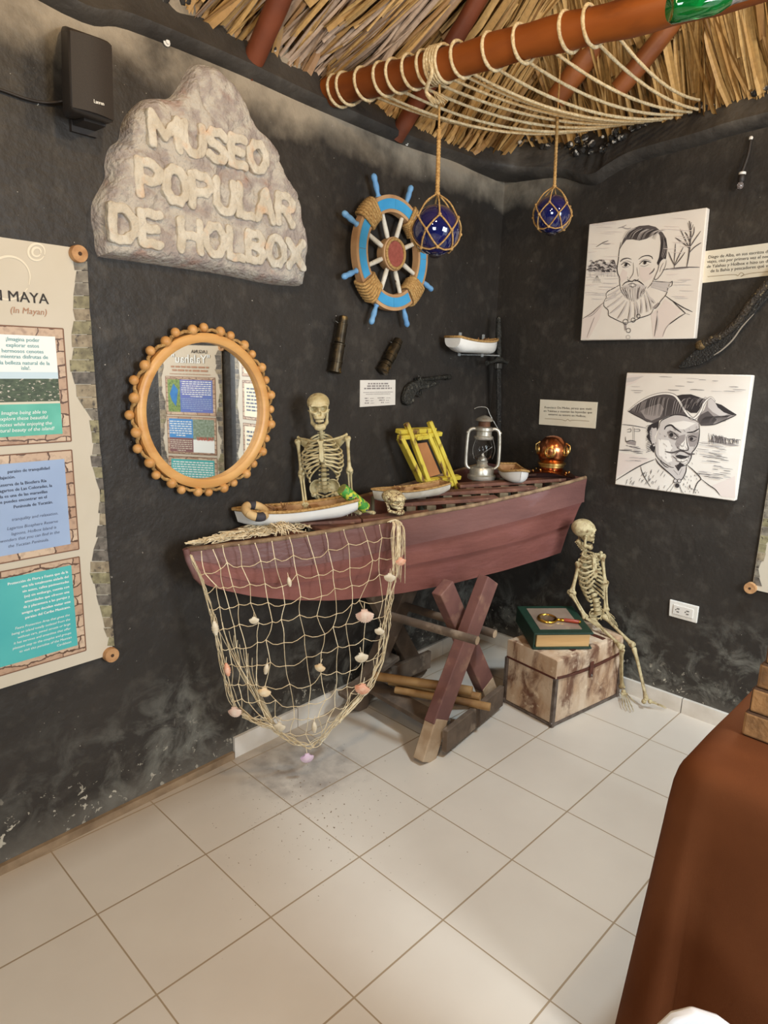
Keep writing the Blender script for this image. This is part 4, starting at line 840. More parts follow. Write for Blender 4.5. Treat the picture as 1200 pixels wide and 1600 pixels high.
T2 = [(0, 26, [(140, 352), (200, 300), (280, 250), (360, 220), (440, 208), (510, 221), (550, 262), (590, 332), (630, 386), (666, 414), (702, 393), (732, 350), (752, 300), (782, 260), (816, 240), (848, 272)]), (5, 17, [(142, 350), (200, 300), (280, 250), (360, 220), (440, 208), (510, 221), (550, 262), (590, 332), (630, 386), (666, 414), (702, 393), (732, 350), (752, 300), (782, 260), (816, 240), (846, 270)]),
      (0, 8, [(138, 352), (180, 376), (240, 406), (300, 441)]), (0, 9, [(1022, 382), (980, 402), (900, 437), (830, 462), (730, 468)]), (0, 8, [(392, 490), (402, 440), (440, 412), (520, 382), (600, 390), (680, 422), (716, 446)]), (0, 9, [(716, 450), (721, 500), (718, 560), (705, 622), (680, 665), (660, 690), (650, 740), (620, 786), (580, 802)]), (0, 8, [(360, 640), (362, 700), (400, 752), (470, 800), (512, 812)]),
      (0, 15, [(435, 502), (450, 476), (490, 466), (520, 490), (572, 526)]), (0, 13, [(618, 526), (670, 521), (716, 495)]), (0, 9, [(458, 532), (490, 520), (525, 540), (550, 566)]), (1, 6, [(480, 566), (520, 579), (548, 569)]), (0, 9, [(628, 566), (660, 554), (702, 566)]), (1, 6, [(640, 592), (670, 597), (697, 580)]),
      (0, 8, [(612, 560), (620, 620), (632, 660), (610, 673), (580, 669), (556, 660), (540, 642)]), (1, 7, [(600, 600), (590, 640)]), (1, 16, [(440, 680), (500, 690), (560, 674), (604, 684)]), (1, 15, [(600, 684), (640, 700), (684, 700)]), (0, 7, [(520, 705), (560, 678), (604, 686), (650, 715)]), (1, 7, [(500, 715), (530, 740), (536, 756), (580, 766), (622, 746)]), (1, 6, [(590, 500), (604, 520)]), (1, 6, [(690, 625), (670, 660)]),
      (0, 11, [(362, 735), (380, 770), (420, 812), (480, 862), (532, 912)]), (0, 9, [(616, 790), (611, 840), (590, 890), (562, 925)]), (0, 8, [(400, 760), (440, 800), (470, 812)]), (1, 6, [(510, 830), (545, 870)]), (1, 6, [(580, 820), (555, 870)]), (0, 9, [(356, 745), (260, 785), (160, 840), (30, 917)]), (0, 8, [(240, 800), (262, 870), (322, 970)]), (0, 9, [(620, 790), (680, 842), (732, 900), (714, 922)]), (0, 9, [(736, 904), (700, 942), (670, 1022)]), (0, 8, [(736, 906), (800, 956), (850, 990), (887, 1037)]), (0, 8, [(520, 946), (480, 1012)]), (0, 7, [(510, 930), (450, 1004)]), (0, 8, [(552, 960), (590, 1022)]), (0, 7, [(560, 950), (574, 1016)]),
      (1, 7, [(88, 460), (180, 470), (292, 490)]), (1, 8, [(180, 478), (178, 600)]), (1, 7, [(192, 488), (190, 600)]), (1, 6, [(130, 505), (160, 495), (160, 520), (130, 520)]), (1, 6, [(186, 500), (230, 500), (232, 515), (188, 515)]), (0, 8, [(118, 560), (122, 600), (160, 590), (205, 600)]), (1, 8, [(120, 630), (200, 650), (240, 655)])]
for i in range(46): t = i/45; x = 170+t*420; T2.append((rg.choice((0, 0, 2, 2)), 4.5, [(x, 352+40*math.sin(t*3)), (x+18, 320-50*math.sin(PI*t)), (x+30, 300-62*math.sin(PI*t))]))
for i in range(24): x = 560+i*8; T2.append((rg.choice((0, 1, 2)), 4, [(x, 300+rg.uniform(-30, 40)), (x+26, 262+rg.uniform(-20, 30)), (x+50, 250)]))
for i in range(22): x = 720+i*10; T2.append((rg.choice((0, 0, 1)), 4, [(x, 458-i*1), (x+18, 420-i), (x+50, 395-.5*i)]))
for i in range(60): x, y = rg.uniform(390, 700), rg.uniform(470, 790); T2.append((rg.choice((1, 2, 2)), 3, [(x, y), (x+6, y+9), (x+10, y+16)]) if not (440 < x < 700 and 520 < y < 600) else (2, 3, [(x, y), (x+5, y+5), (x+9, y+8)]))
for i in range(70):
    x, y = rg.uniform(80, 460), rg.uniform(800, 980)
    if y < 950-(x-30)*.45 or y > 915+x*.17: continue
    T2.append((1, 4, [(x, y), (x-7, y+10), (x-12, y+24)]))
for i in range(40): x, y = rg.uniform(590, 720), rg.uniform(850, 1010); T2.append((1, 4, [(x, y), (x+1, y+8), (x+2, y+14)]))
for i in range(16): y = 460+i*14; T2.append((0, 5, [(340-i*.5, y), (310, y+8), (290+rg.uniform(-8, 8), y+18)]))
for i in range(28): x = rg.uniform(800, 1040); T2.append((1, 5, [(x, 620), (x+rg.uniform(-14, 14), 585), (x+rg.uniform(-30, 30), 530+.25*(x-800))]))
for i in range(80):
    if rg.random() < .5: x, y = rg.uniform(730, 960), rg.uniform(600, 900); dy = .13
    elif rg.random() < .5: x, y = rg.uniform(90, 260), rg.uniform(630, 760); dy = .05
    else: x, y = rg.uniform(150, 1050), rg.uniform(70, 200); dy = .04
    L = rg.uniform(50, 130); T2.append((rg.choice((1, 2, 2, 3)), 5, [(x-L*.4, y-L*.4*dy), (x, y+rg.uniform(-3, 3)), (x+L*.5, y+L*.5*dy)]))
D2 = [(0, (492, 545), 18), (0, (656, 577), 15), (5, (498, 540), 5), (5, (662, 572), 4), (5, (524, 568), 7), (3, (525, 920), 14), (3, (557, 920), 14), (0, (540, 957), 15), (0, (348, 620), 7)]
C2 = [(0, 5, (525, 920), 15), (0, 5, (557, 920), 15), (0, 5, (540, 957), 16)]
drawing(c2, Z2, S1, P2, T2, D2, C2)

# ---- placards
def placard(label, corners, textlines, Z, flourish):
    c = np.mean(corners, 0); p = right_root('text_placard', label, 'placard', c[0], c[1]); q = [rpt(p, *a, .005) for a in corners]
    part('placard_board', MB().prism(q, -.005, -.001), mat('cream_card', rgb(218, 210, 190), rgb(208, 198, 176), 8, .6), p)
    mb = MB()
    for s, a, b, h in textlines: A, B = rpt(p, *Z(*a), .006), rpt(p, *Z(*b), .006); mb.text(s, A[0], A[1], h, -.0058, width=abs(B[0]-A[0]), bold=.004, rot=math.atan2(B[1]-A[1], B[0]-A[0]))
    part('printed_text', mb, M_ink, p); mb = MB(); mb.stroke([rpt(p, *Z(*a), .006) for a in flourish], .0022, -.0058, taper=False); part('flourish', mb, mat('gold_brown_print', rgb(140, 122, 92), rough=.7), p)
Zp = lambda x, y: (1060+x/6.154, 340+y/6.154)
placard('cream text placard right of the ruff collar portrait', [(1094, 442.5), (1260, 424), (1266, 371), (1101, 392.5)],
        [('Diego de Alba, en sus escritos de', (288, 395), (880, 338), .017), ('viajes, citó por primera vez el nom', (275, 438), (885, 385), .017), ('de Yalahau y Holbox e hizo un di', (272, 485), (868, 432), .017), ('de la Bahía y pescadores qué vi', (308, 527), (868, 475), .017)], Zp, [(280, 568), (530, 548), (570, 560), (600, 530), (630, 545), (600, 568), (700, 535), (1100, 500)])
Zp2 = lambda x, y: (820+x/3.158, 560+y/3.158)
placard('cream text placard left of the tricorn hat portrait', [(842, 663), (930, 669.5), (933.5, 628.5), (844, 624)],
        [('Francisco De Molas, pirata que vivió', (98, 246), (330, 254), .014), ('en Yalahau y cuentan las leyendas que', (93, 263), (332, 272), .014), ('enterró su tesoro en Holbox.', (116, 280), (302, 290), .014)], Zp2, [(98, 297), (180, 302), (200, 308), (212, 300), (222, 308), (240, 305), (318, 310)])

# ---- power outlet
ou = right_root('power_outlet', 'white double power outlet low on the right wall', 'outlet', 1069, 956)
q = [rpt(ou, *p, .008) for p in ((1045, 962), (1088.5, 974), (1092, 948), (1046.5, 936.5))]
part('face_plate', MB().prism(q, -.010, 0), M_white, ou, bevel=.003)
cx_, cz_ = np.mean(q, 0); M_slot = mat('dark_slot', rgb(60, 56, 52), rough=.8)
part('socket_body', MB().box((cx_, -.011, cz_), (.088, .006, .044)), mat('white_socket', rgb(214, 208, 198), rough=.35), ou, bevel=.002)
for dx in (-.021, .021):
    mb = MB(); mb.box((cx_+dx, -.0145, cz_+.007), (.012, .002, .0035)); mb.box((cx_+dx, -.0145, cz_-.007), (.010, .002, .0035)); mb.ball((cx_+dx-.010, -.0135, cz_), (.003, .002, .003), 8, 6); part('socket_slots', mb, M_slot, ou)

# ---- carved sabre in front of the wall
M_carve = mat('carved_dark_wood', rgb(62, 52, 40), rgb(40, 34, 28), 40, .5, .1, bump=1.0, bscale=120, c3=rgb(150, 132, 96), c3scale=70, c3lo=.60, c3hi=.74)
cs = right_root('carved_sabre', 'dark curved carved sabre on the wall below the ruff portrait placard', 'sabre', 1140, 500, .02)
Zc = lambda x, y: rpt(cs, 1060+x/6.154, 340+y/6.154, .02)
sp_ = spline([Zc(*p) for p in ((225, 1225), (360, 1165), (500, 1075), (610, 960), (700, 830), (860, 640), (1010, 470))], 6)
part('carved_hilt', MB().tube([(p[0], -.012, p[1]) for p in sp_], .0165, 12), M_carve, cs, smooth=60)
part('pommel', MB().ball((Zc(225, 1228)[0], -.014, Zc(225, 1228)[1]), (.022, .018, .020), 14, 10), mat('aged_brass_end', rgb(128, 104, 66), rgb(84, 68, 44), 60, .5, .4, bump=.5, bscale=200), cs, smooth=180)
out = [Zc(*p) for p in ((0, 1430), (20, 1452), (200, 1420), (380, 1322), (440, 1270), (530, 1180), (560, 1120), (640, 1045), (730, 930), (860, 780), (1010, 600), (1010, 520), (860, 690), (560, 1000), (380, 1140), (190, 1250))]
part('blade_edge', MB().prism(out, -.008, .010), M_blade, cs, bevel=.004)
mb = MB(); mb.stroke([Zc(*p) for p in ((345, 1325), (430, 1270), (530, 1175), (620, 1050), (730, 930))], .006, -.0085); part('worn_edge', mb, mat('worn_grey_edge', rgb(150, 142, 130), rough=.5), cs)

# ---- unlit lamp holder on its cord, high on the right wall
lh = right_root('lamp_holder', 'small dark lamp holder with a clear bulb high on the right wall', 'lamp', 1161, 260)
Zh = lambda x, y: rpt(lh, x, y, .03)
a, b = Zh(1171, 214), Zh(1160, 268); part('cord', MB().tube(spline([(a[0], -.01, a[1]), ((a[0]+b[0])/2+.005, -.02, (a[1]+b[1])/2), (b[0], -.03, b[1])]), .006, 8), M_blackplastic, lh, smooth=60)
part('cord_clip', MB().ball((a[0], -.012, a[1]), (.008, .006, .008), 10, 8), M_white, lh, smooth=180)
a, b = Zh(1160, 271), Zh(1158, 284); part('socket', MB().lathe([(.009, 0), (.012, .004), (.012, .028), (.009, .032)], 16, (b[0], -.03, b[1]-.002)), M_blackplastic, lh, smooth=40)
part('collar', MB().lathe([(.009, 0), (.0128, .002), (.0128, .010), (.009, .012)], 16, (a[0], -.03, a[1]-.006)), M_white, lh, smooth=40)
part('bulb', MB().ball((b[0]-.001, -.03, b[1]-.013), (.0115, .0115, .014), 14, 10), mat('clear_pinkish_bulb', (1, .9, .88), rough=.05, trans=.9), lh, smooth=180)

# ---- hanging poster at the right edge, and its neighbour on the oblique wall (seen in the mirror)
def hanging_poster(o, w, h, flip_strip=True):
    part('printed_sheet', MB().prism([(0, -h), (w, -h), (w, 0), (0, 0)], -.012, -.006), M_cream, o)
    for sgn, x0 in ((1, 0.0), (-1, w)):
        S_ = []; n_ = 34
        for i in range(n_+1): z = -.03-(h-.05)*i/n_; wd_ = .034+.014*math.sin(i*.55+x0)+.006*math.sin(i*1.9); S_.append(((x0+sgn*wd_, z), (x0+sgn*.002, z)))
        block_strip(o, S_, -.0134, 'printed_block_edge')
    for z_ in (-.012, -h+.006): rolled_knob('rod_knob', o, w+.004, z_); rolled_knob('rod_knob', o, -.004, z_)
def rc(x0, z0, x1, z1): return [(x0, z1), (x1, z1), (x1, z0), (x0, z0)]
def greek(par, name, x0, x1, z0, z1, n_, m, y, rg=random.Random(3)):
    mb = MB(); st_ = (z0-z1)/n_
    for i in range(n_): words(mb, x0+(0 if i < n_-1 else (x1-x0)*.3), x1-(0 if i < n_-1 else (x1-x0)*.3), z0-st_*(i+.8), st_*.42, y, rg)
    part(name, mb, m, par)
p0 = on_right(1177, 921, .012); W2 = 0.76; H2 = 1.25
pr_ = root('wall_poster', 'cream hanging poster with grey block edge at the right edge of the photo', 'poster', (2.384, p0[1]+.005, p0[2]+H2), RR)
hanging_poster(pr_, W2, H2)
for i, (z0, z1) in enumerate(((-.22, -.50), (-.53, -.80), (-.83, -1.14))):
    pp = panel(pr_, 'text_panel', rc(.08, z0, W2-.08, z1), -.0134, [('cream_field', mat('printed_ivory', rgb(226, 214, 186), rough=.5), [(rc(.11, z0-.02, W2-.10, z1+.02), .0008)])]); greek(pp, 'small_print', .13, W2-.12, z0-.04, z1+.03, 8, P_grey, -.0152)
OR = Rz(math.atan2(AD[1], AD[0])); opos = A0+AD*0.06
po = root('wall_poster', 'cream lagoon poster on the oblique wall, seen in the round mirror', 'poster', (opos[0], opos[1], 1.60), OR)
hanging_poster(po, .49, 1.20)
part('heading', MB().text('LAGUNA', .11, -.055, .034, -.0142, bold=.01, width=.12), M_ink, po)
o = part('title_outline', MB().text('"Yalahau"', .09, -.125, .085, -.0142, width=.29, bold=.045), M_ink, po); part('title', MB().text('"Yalahau"', .09, -.125, .085, -.0148, width=.29, bold=.008), P_white, po)
mb = MB(); words(mb, .10, .39, -.160, .012, -.0142, random.Random(1)); words(mb, .11, .38, -.185, .012, -.0142, random.Random(2)); words(mb, .09, .40, -.208, .005, -.0142, random.Random(5)); part('subtitle', mb, P_brown, po)
x0, x1 = .055, .435
pp = panel(po, 'text_panel', rc(x0, -.225, x1, -.50), -.0134, [('violet_field', mat('printed_violet_blue', rgb(96, 120, 186), rgb(112, 116, 184), 3, .5), [(rc(x0+.02, -.245, x1-.11, -.48), .0008)]), ('aerial_photo', mat('printed_mangrove', rgb(140, 162, 88), rgb(92, 118, 66), 90, .5), [(rc(x1-.11, -.245, x1-.015, -.48), .0008)]),
    ('lagoon', mat('printed_lagoon', rgb(58, 132, 196), rgb(48, 110, 176), 20, .5), [([(x1-.075, -.44), (x1-.045, -.40), (x1-.03, -.35), (x1-.06, -.275), (x1-.095, -.32), (x1-.085, -.38)], .0012)])])
greek(pp, 'spanish_text', x0+.03, x1-.12, -.25, -.37, 8, P_white, -.0152); greek(pp, 'english_text', x0+.03, x1-.12, -.375, -.47, 7, P_blue, -.0152)
pp = panel(po, 'text_panel', rc(x0, -.515, x1, -.79), -.0134, [('beach_sky', mat('printed_grove', rgb(150, 166, 150), rgb(104, 122, 96), 70, .5), [(rc(x0+.015, -.53, x1-.20, -.68), .0008)]), ('beach_sand', P_white, [(rc(x0+.015, -.68, x1-.20, -.775), .0008)]), ('blue_field', mat('printed_azure', rgb(74, 142, 204), rough=.5), [(rc(x1-.20, -.53, x1-.015, -.67), .0008)]), ('maroon_field', mat('printed_maroon', rgb(132, 92, 92), rough=.5), [(rc(x1-.20, -.67, x1-.015, -.775), .0008)])])
part('red_letters', MB().text('YALAHAU', x0+.02, -.685, .04, -.0150, width=.13, bold=.02), mat('printed_red', rgb(196, 70, 52), rough=.5), pp)
greek(pp, 'spanish_text', x1-.19, x1-.02, -.54, -.66, 7, P_white, -.0152); greek(pp, 'english_text', x1-.19, x1-.02, -.68, -.77, 6, P_sand, -.0152)
pp = panel(po, 'text_panel', rc(x0, -.81, x1, -1.12), -.0134, [('teal_field', P_teal, [(rc(x0+.02, -.83, x1-.02, -1.10), .0008)])]); greek(pp, 'small_print', x0+.03, x1-.03, -.84, -1.09, 14, P_white, -.0152)
# ================================================================ the rowboat on its trestle
M_hull = mat('maroon_boat_paint', rgb(138, 86, 77), rgb(120, 72, 64), 5, .5, bump=.25, bscale=40, c3=rgb(138, 88, 82), c3scale=7, c3lo=.56, c3hi=.76, stretch=(.5, 1, 1.5))
M_hull2 = mat('faded_maroon_paint', rgb(118, 80, 73), rgb(104, 70, 65), 6, .45, bump=.2, bscale=40, c3=rgb(126, 96, 94), c3scale=8, c3lo=.58, c3hi=.78, stretch=(.5, 1, 1.5))
M_gun = mat('worn_gunwale_wood', rgb(150, 124, 92), rgb(104, 78, 58), 20, .8, bump=.3)
M_inner = mat('grey_green_inner_paint', rgb(124, 124, 104), rgb(96, 94, 78), 12, .8, c3=rgb(120, 86, 62), c3scale=14, c3lo=.55, c3hi=.7)
M_slat = mat('reddish_slat', rgb(128, 84, 66), rgb(96, 62, 50), 16, .7, bump=.4, c3=rgb(158, 122, 96), c3scale=30, c3lo=.6, c3hi=.72)
M_block = mat('weathered_block', rgb(136, 122, 98), rgb(100, 88, 70), 22, .8, bump=.3)
ST = [(.462, -.078, .905, .005, .885, .5, .870, .868), (.50, -.091, .906, 0, .874, .5, .844, .797), (.563, -.115, .909, 0, .856, .5, .814, .765), (.68, -.165, .914, 0, .831, .53, .774, .72), (.82, -.212, .920, 0, .821, .57, .756, .683), (1.0, -.257, .929, 0, .823, .62, .744, .648),
      (1.19, -.302, .939, 0, .837, .64, .748, .631), (1.32, -.331, .946, 0, .845, .66, .750, .622), (1.57, -.395, .960, 0, .862, .67, .757, .619), (1.9, -.441, .980, 0, .880, .67, .762, .618), (2.2, -.461, .998, 0, .894, .68, .777, .622), (2.335, -.469, 1.008, 0, .900, .68, .786, .626)]
def ycen(x): return -.072-.060*(x-.46)/1.87
def station(x):
    A = np.array([[s[0], s[1], s[2], s[4], s[6], s[7], s[5]] for s in ST]); return [np.interp(x, A[:, 0], A[:, i]) for i in range(1, 7)]
xs = np.concatenate([np.linspace(.462, .7, 9), np.linspace(.76, 2.335, 24)])
bt = root('rowboat', 'old maroon wooden rowboat resting on the crossed trestle', 'rowboat', (1.4, -.12, .62))
def side_pts(x, side, half=False):
    yg, zg, z1, z2, zc, k = station(x); c = ycen(x); b = (yg-c)*side
    if side < 0: b = min(b, wall_y(x)-.02-c)
    return [(c+b, zg), (c+b*.975, z1), (c+b*(.5*.975+.5*k), z2), (c+b*k, zc)]
for side in (1, -1):
    for j, m in ((0, M_hull2), (1, M_hull), (2, M_hull)):
        mb = MB(); vs_ = []
        for x in xs:
            p = side_pts(x, side); (ya, za), (yb, zb) = p[j], p[j+1]; o = -.010*side; t = min(1, (x-.46)/.15)
            # each strake laps outside the one below it
            q = [(ya, za+.004), (yb+o*t, zb-.006), (yb, zb-.006), (yb-o*1.2*t, zb), (ya-o*1.4*t, za+.004)]
            vs_ += [[x, a, b] for a, b in q]
        n = len(xs); fs_ = [(i*5+k, (i+1)*5+k, (i+1)*5+(k+1) % 5, i*5+(k+1) % 5) for i in range(n-1) for k in range(5)]
        fs_ += [tuple(range(5)), tuple(range((n-1)*5, n*5))[::-1]]
        part('strake', mb.add(vs_, fs_), m, bt, world=True, smooth=35)
    mb = MB(); mb.tube([(x, side_pts(x, side)[0][0]+.004*side, side_pts(x, side)[0][1]+.004) for x in xs], .0085, 8); part('gunwale', mb, M_gun, bt, world=True, smooth=60)
mb = MB(); vs_ = []
for x in xs: a, b = side_pts(x, 1)[3], side_pts(x, -1)[3]; vs_ += [[x, a[0], a[1]], [x, b[0], b[1]], [x, b[0], b[1]+.014], [x, a[0], a[1]+.014]]
n = len(xs); part('bottom', mb.add(vs_, [(i*4+k, (i+1)*4+k, (i+1)*4+(k+1) % 4, i*4+(k+1) % 4) for i in range(n-1) for k in range(4)]+[(0, 1, 2, 3), tuple(range(n*4-4, n*4))[::-1]]), M_hull, bt, world=True)
P_ = side_pts(2.335, 1); Q_ = side_pts(2.335, -1); o_ = [p for p in P_]+[p for p in Q_[::-1]]
part('transom', MB().add([[2.325, a, b+.002] for a, b in o_]+[[2.348, a, b+.002] for a, b in o_], [tuple(range(8))[::-1], tuple(range(8, 16))]+[(i, (i+1) % 8, (i+1) % 8+8, i+8) for i in range(8)]), M_hull2, bt, world=True, bevel=.003)
part('stem', MB().tube([(.458, -.074, .914), (.466, -.076, .875), (.488, -.080, .815), (.51, -.082, .785)], [.012, .012, .011, .008], 8), M_hull2, bt, world=True, smooth=60)
# inner frames and floor
for x in np.linspace(.85, 2.2, 8):
    for side in (1, -1):
        p = side_pts(x, side); part('frame', MB().tube([(x, a+.016*side, b-.004) for a, b in p], .010, 4, twist=PI/4), M_inner, bt, world=True)
mb = MB(); vs_ = []
for x in np.linspace(.7, 2.32, 14): a, b = side_pts(x, 1)[2], side_pts(x, -1)[2]; zz = np.interp(x, [.7, 2.32], [.80, .845]); vs_ += [[x, a[0]+.02, zz], [x, b[0]-.02, zz]]
part('inner_deck', mb.add(vs_, [(2*i, 2*i+1, 2*i+3, 2*i+2) for i in range(13)]), M_inner, bt, world=True)
# diagonal grating of slats and blocks lying across the gunwales
gz = lambda x: np.interp(x, [.7, 1.2, 1.45, 1.7, 1.9, 2.35], [.915, .935, .948, .962, .976, 1.000])
def slat(p, q, w=.062, t=.016):
    a = np.array([p[0], p[1], gz(p[0])+.0]); b = np.array([q[0], q[1], gz(q[0])]); d = b-a; nrm = np.cross([0, 0, 1], d); nrm /= np.linalg.norm(nrm)
    part('slat', MB().beam(a, b, w, t, (0, 0, 1)), M_slat, bt, world=True, bevel=.003); L = np.linalg.norm(d); k = int(L/.085); u = d/L
    for i in range(k):
        c = a+u*(.05+i*.085)-np.array([0, 0, .020])+nrm*.004*(-1)**i
        if not (station(c[0])[0]+.075 < c[1] < 2*ycen(c[0])-station(c[0])[0]-.06): continue
        part('cross_block', MB().box(c, (.040, .075, .024), Rz(math.atan2(d[1], d[0]))), M_block, bt, world=True, bevel=.002); part('cross_block', MB().box(c-np.array([0, 0, .030])-nrm*.05, (.028, .05, .038), Rz(math.atan2(d[1], d[0]))), M_inner, bt, world=True)
slat((1.84, -.090), (2.290, -.375)); slat((1.66, -.105), (2.03, -.385)); slat((1.41, -.115), (1.765, -.362)); slat((1.13, -.185), (1.385, -.315)); slat((2.06, -.020), (2.315, -.20)); slat((1.50, .020), (1.70, -.11)); slat((.93, -.06), (1.13, -.18))
part('bow_board', MB().add([[.50, -.078, .900], [.90, -.215, .912], [.90, .03, .912]]+[[.50, -.078, .888], [.90, -.215, .900], [.90, .03, .900]], [(0, 1, 2), (5, 4, 3), (0, 3, 4, 1), (1, 4, 5, 2), (2, 5, 3, 0)]), M_slat, bt, world=True)
part('thwart', MB().box((1.02, -.09, .917), (.15, .28, .016), Rz(-.05)), M_slat, bt, world=True, bevel=.003)

# ---- trestle
M_leg = mat('stained_leg_wood', rgb(128, 86, 76), rgb(104, 68, 62), 7, .65, bump=.3, c3=rgb(150, 112, 92), c3scale=12, c3lo=.55, c3hi=.72)
M_old = mat('grey_old_wood', rgb(112, 94, 78), rgb(82, 68, 56), 10, .8, bump=.4, c3=rgb(150, 132, 112), c3scale=14, c3lo=.6, c3hi=.75)
M_raw = mat('bare_pale_wood', rgb(188, 164, 136), rgb(160, 132, 102), 14, .8, bump=.3)
tr_ = root('trestle', 'crossed leg wooden trestle carrying the maroon rowboat', 'trestle', (1.5, -.25, 0))
def tp(nm, a, b, w, h, m, up=(0, 1, 0), par=tr_, **k): return part(nm, MB().beam(a, b, w, h, up), m, par, world=True, bevel=.004, **k)
def lerp(a, b, t): return tuple(np.array(a)*(1-t)+np.array(b)*t)
fa, ft = (1.225, -.470, .03), (1.622, -.445, .655)
l1_ = tp('leg', lerp(fa, ft, .16), ft, .090, .050, M_leg); tp('foot', (1.228, -.470, .0), lerp(fa, ft, .20), .085, .052, M_raw, par=l1_)
fb, fu = tuple(hit(764, 1086, (0, 1, 0), -.385)), tuple(hit(691, 917, (0, 1, 0), -.375))
l2_ = tp('leg', lerp(fb, fu, .12), fu, .088, .050, M_leg); tp('foot', (fb[0]+.025, -.385, .0), lerp(fb, fu, .14), .085, .052, M_raw, par=l2_)
tp('leg', (1.30, .0, .0), (1.71, .0, .63), .085, .050, M_old); tp('leg', (1.77, .035, .0), (1.36, .035, .63), .085, .048, M_old)
for nm, a, b, r in (('rail', tuple(hit(746, 1001, (0, 1, 0), -.60)), tuple(hit(602, 960, (0, 1, 0), -.17)), .017), ('rail', (1.615, -.50, .430), (1.57, .03, .43), .018)):
    part(nm, MB().tube([a, lerp(a, b, .5), b], r, 12), M_old, tr_, world=True, smooth=60); part('sawn_end', MB().lathe([(0, .001), (r*.97, .0005), (r*.97, -.002)], 12, a, rot_to(np.array(a)-np.array(b))), M_raw, tr_, world=True)
tp('low_plank', (1.355, -.455, .095), (1.39, .03, .095), .022, .095, M_old, up=(1, 0, 0)); tp('low_plank', (1.325, -.512, .055), (1.90, -.425, .075), .022, .10, M_old, up=(0, 1, 0)) if False else None
mb = MB(); a, b = np.array([1.30, -.510, .062]), np.array([1.785, -.442, .078]); d = b-a; mb.box((a+b)/2, (np.linalg.norm(d), .024, .095), Rz(math.atan2(d[1], d[0]))); part('low_plank', mb, M_old, tr_, world=True, bevel=.003)
mb = MB(); mb.box((1.55, .0, .09), (.5, .022, .09)); part('low_plank', mb, M_old, tr_, world=True, bevel=.003)
mb = MB(); a, b = np.array([1.20, -.02, .11]), np.array([1.52, -.03, .20]); mb.beam(a, b, .022, .055, (0, 1, 0)); part('loose_brace', mb, M_old, tr_, world=True, bevel=.003)
M_bam = mat('golden_stick_wood', rgb(180, 142, 92), rgb(146, 106, 62), 8, .6, c3=rgb(108, 72, 38), c3scale=6, c3lo=.56, c3hi=.7, bump=.15)
for i, (p, q, r, lb) in enumerate((((1.556, -.445, .170), (1.36, -.06, .165), .021, 'round wooden stick lying uppermost on the trestle planks'), ((1.575, -.475, .148), (1.42, -.09, .130), .018, 'thin round wooden stick lying between two others on the trestle planks'), ((1.565, -.535, .130), (1.385, -.16, .128), .017, 'round wooden stick lying nearest the front on the trestle planks'))):
    p, q = np.array(p), np.array(q); thing('wooden_stick', MB().tube([p, p*.7+q*.3+[0, 0, .003], p*.3+q*.7, q], [r, r*.97, r*.95, r*.93], 12), M_bam, lb, 'stick', smooth=60, group='round sticks under the boat')

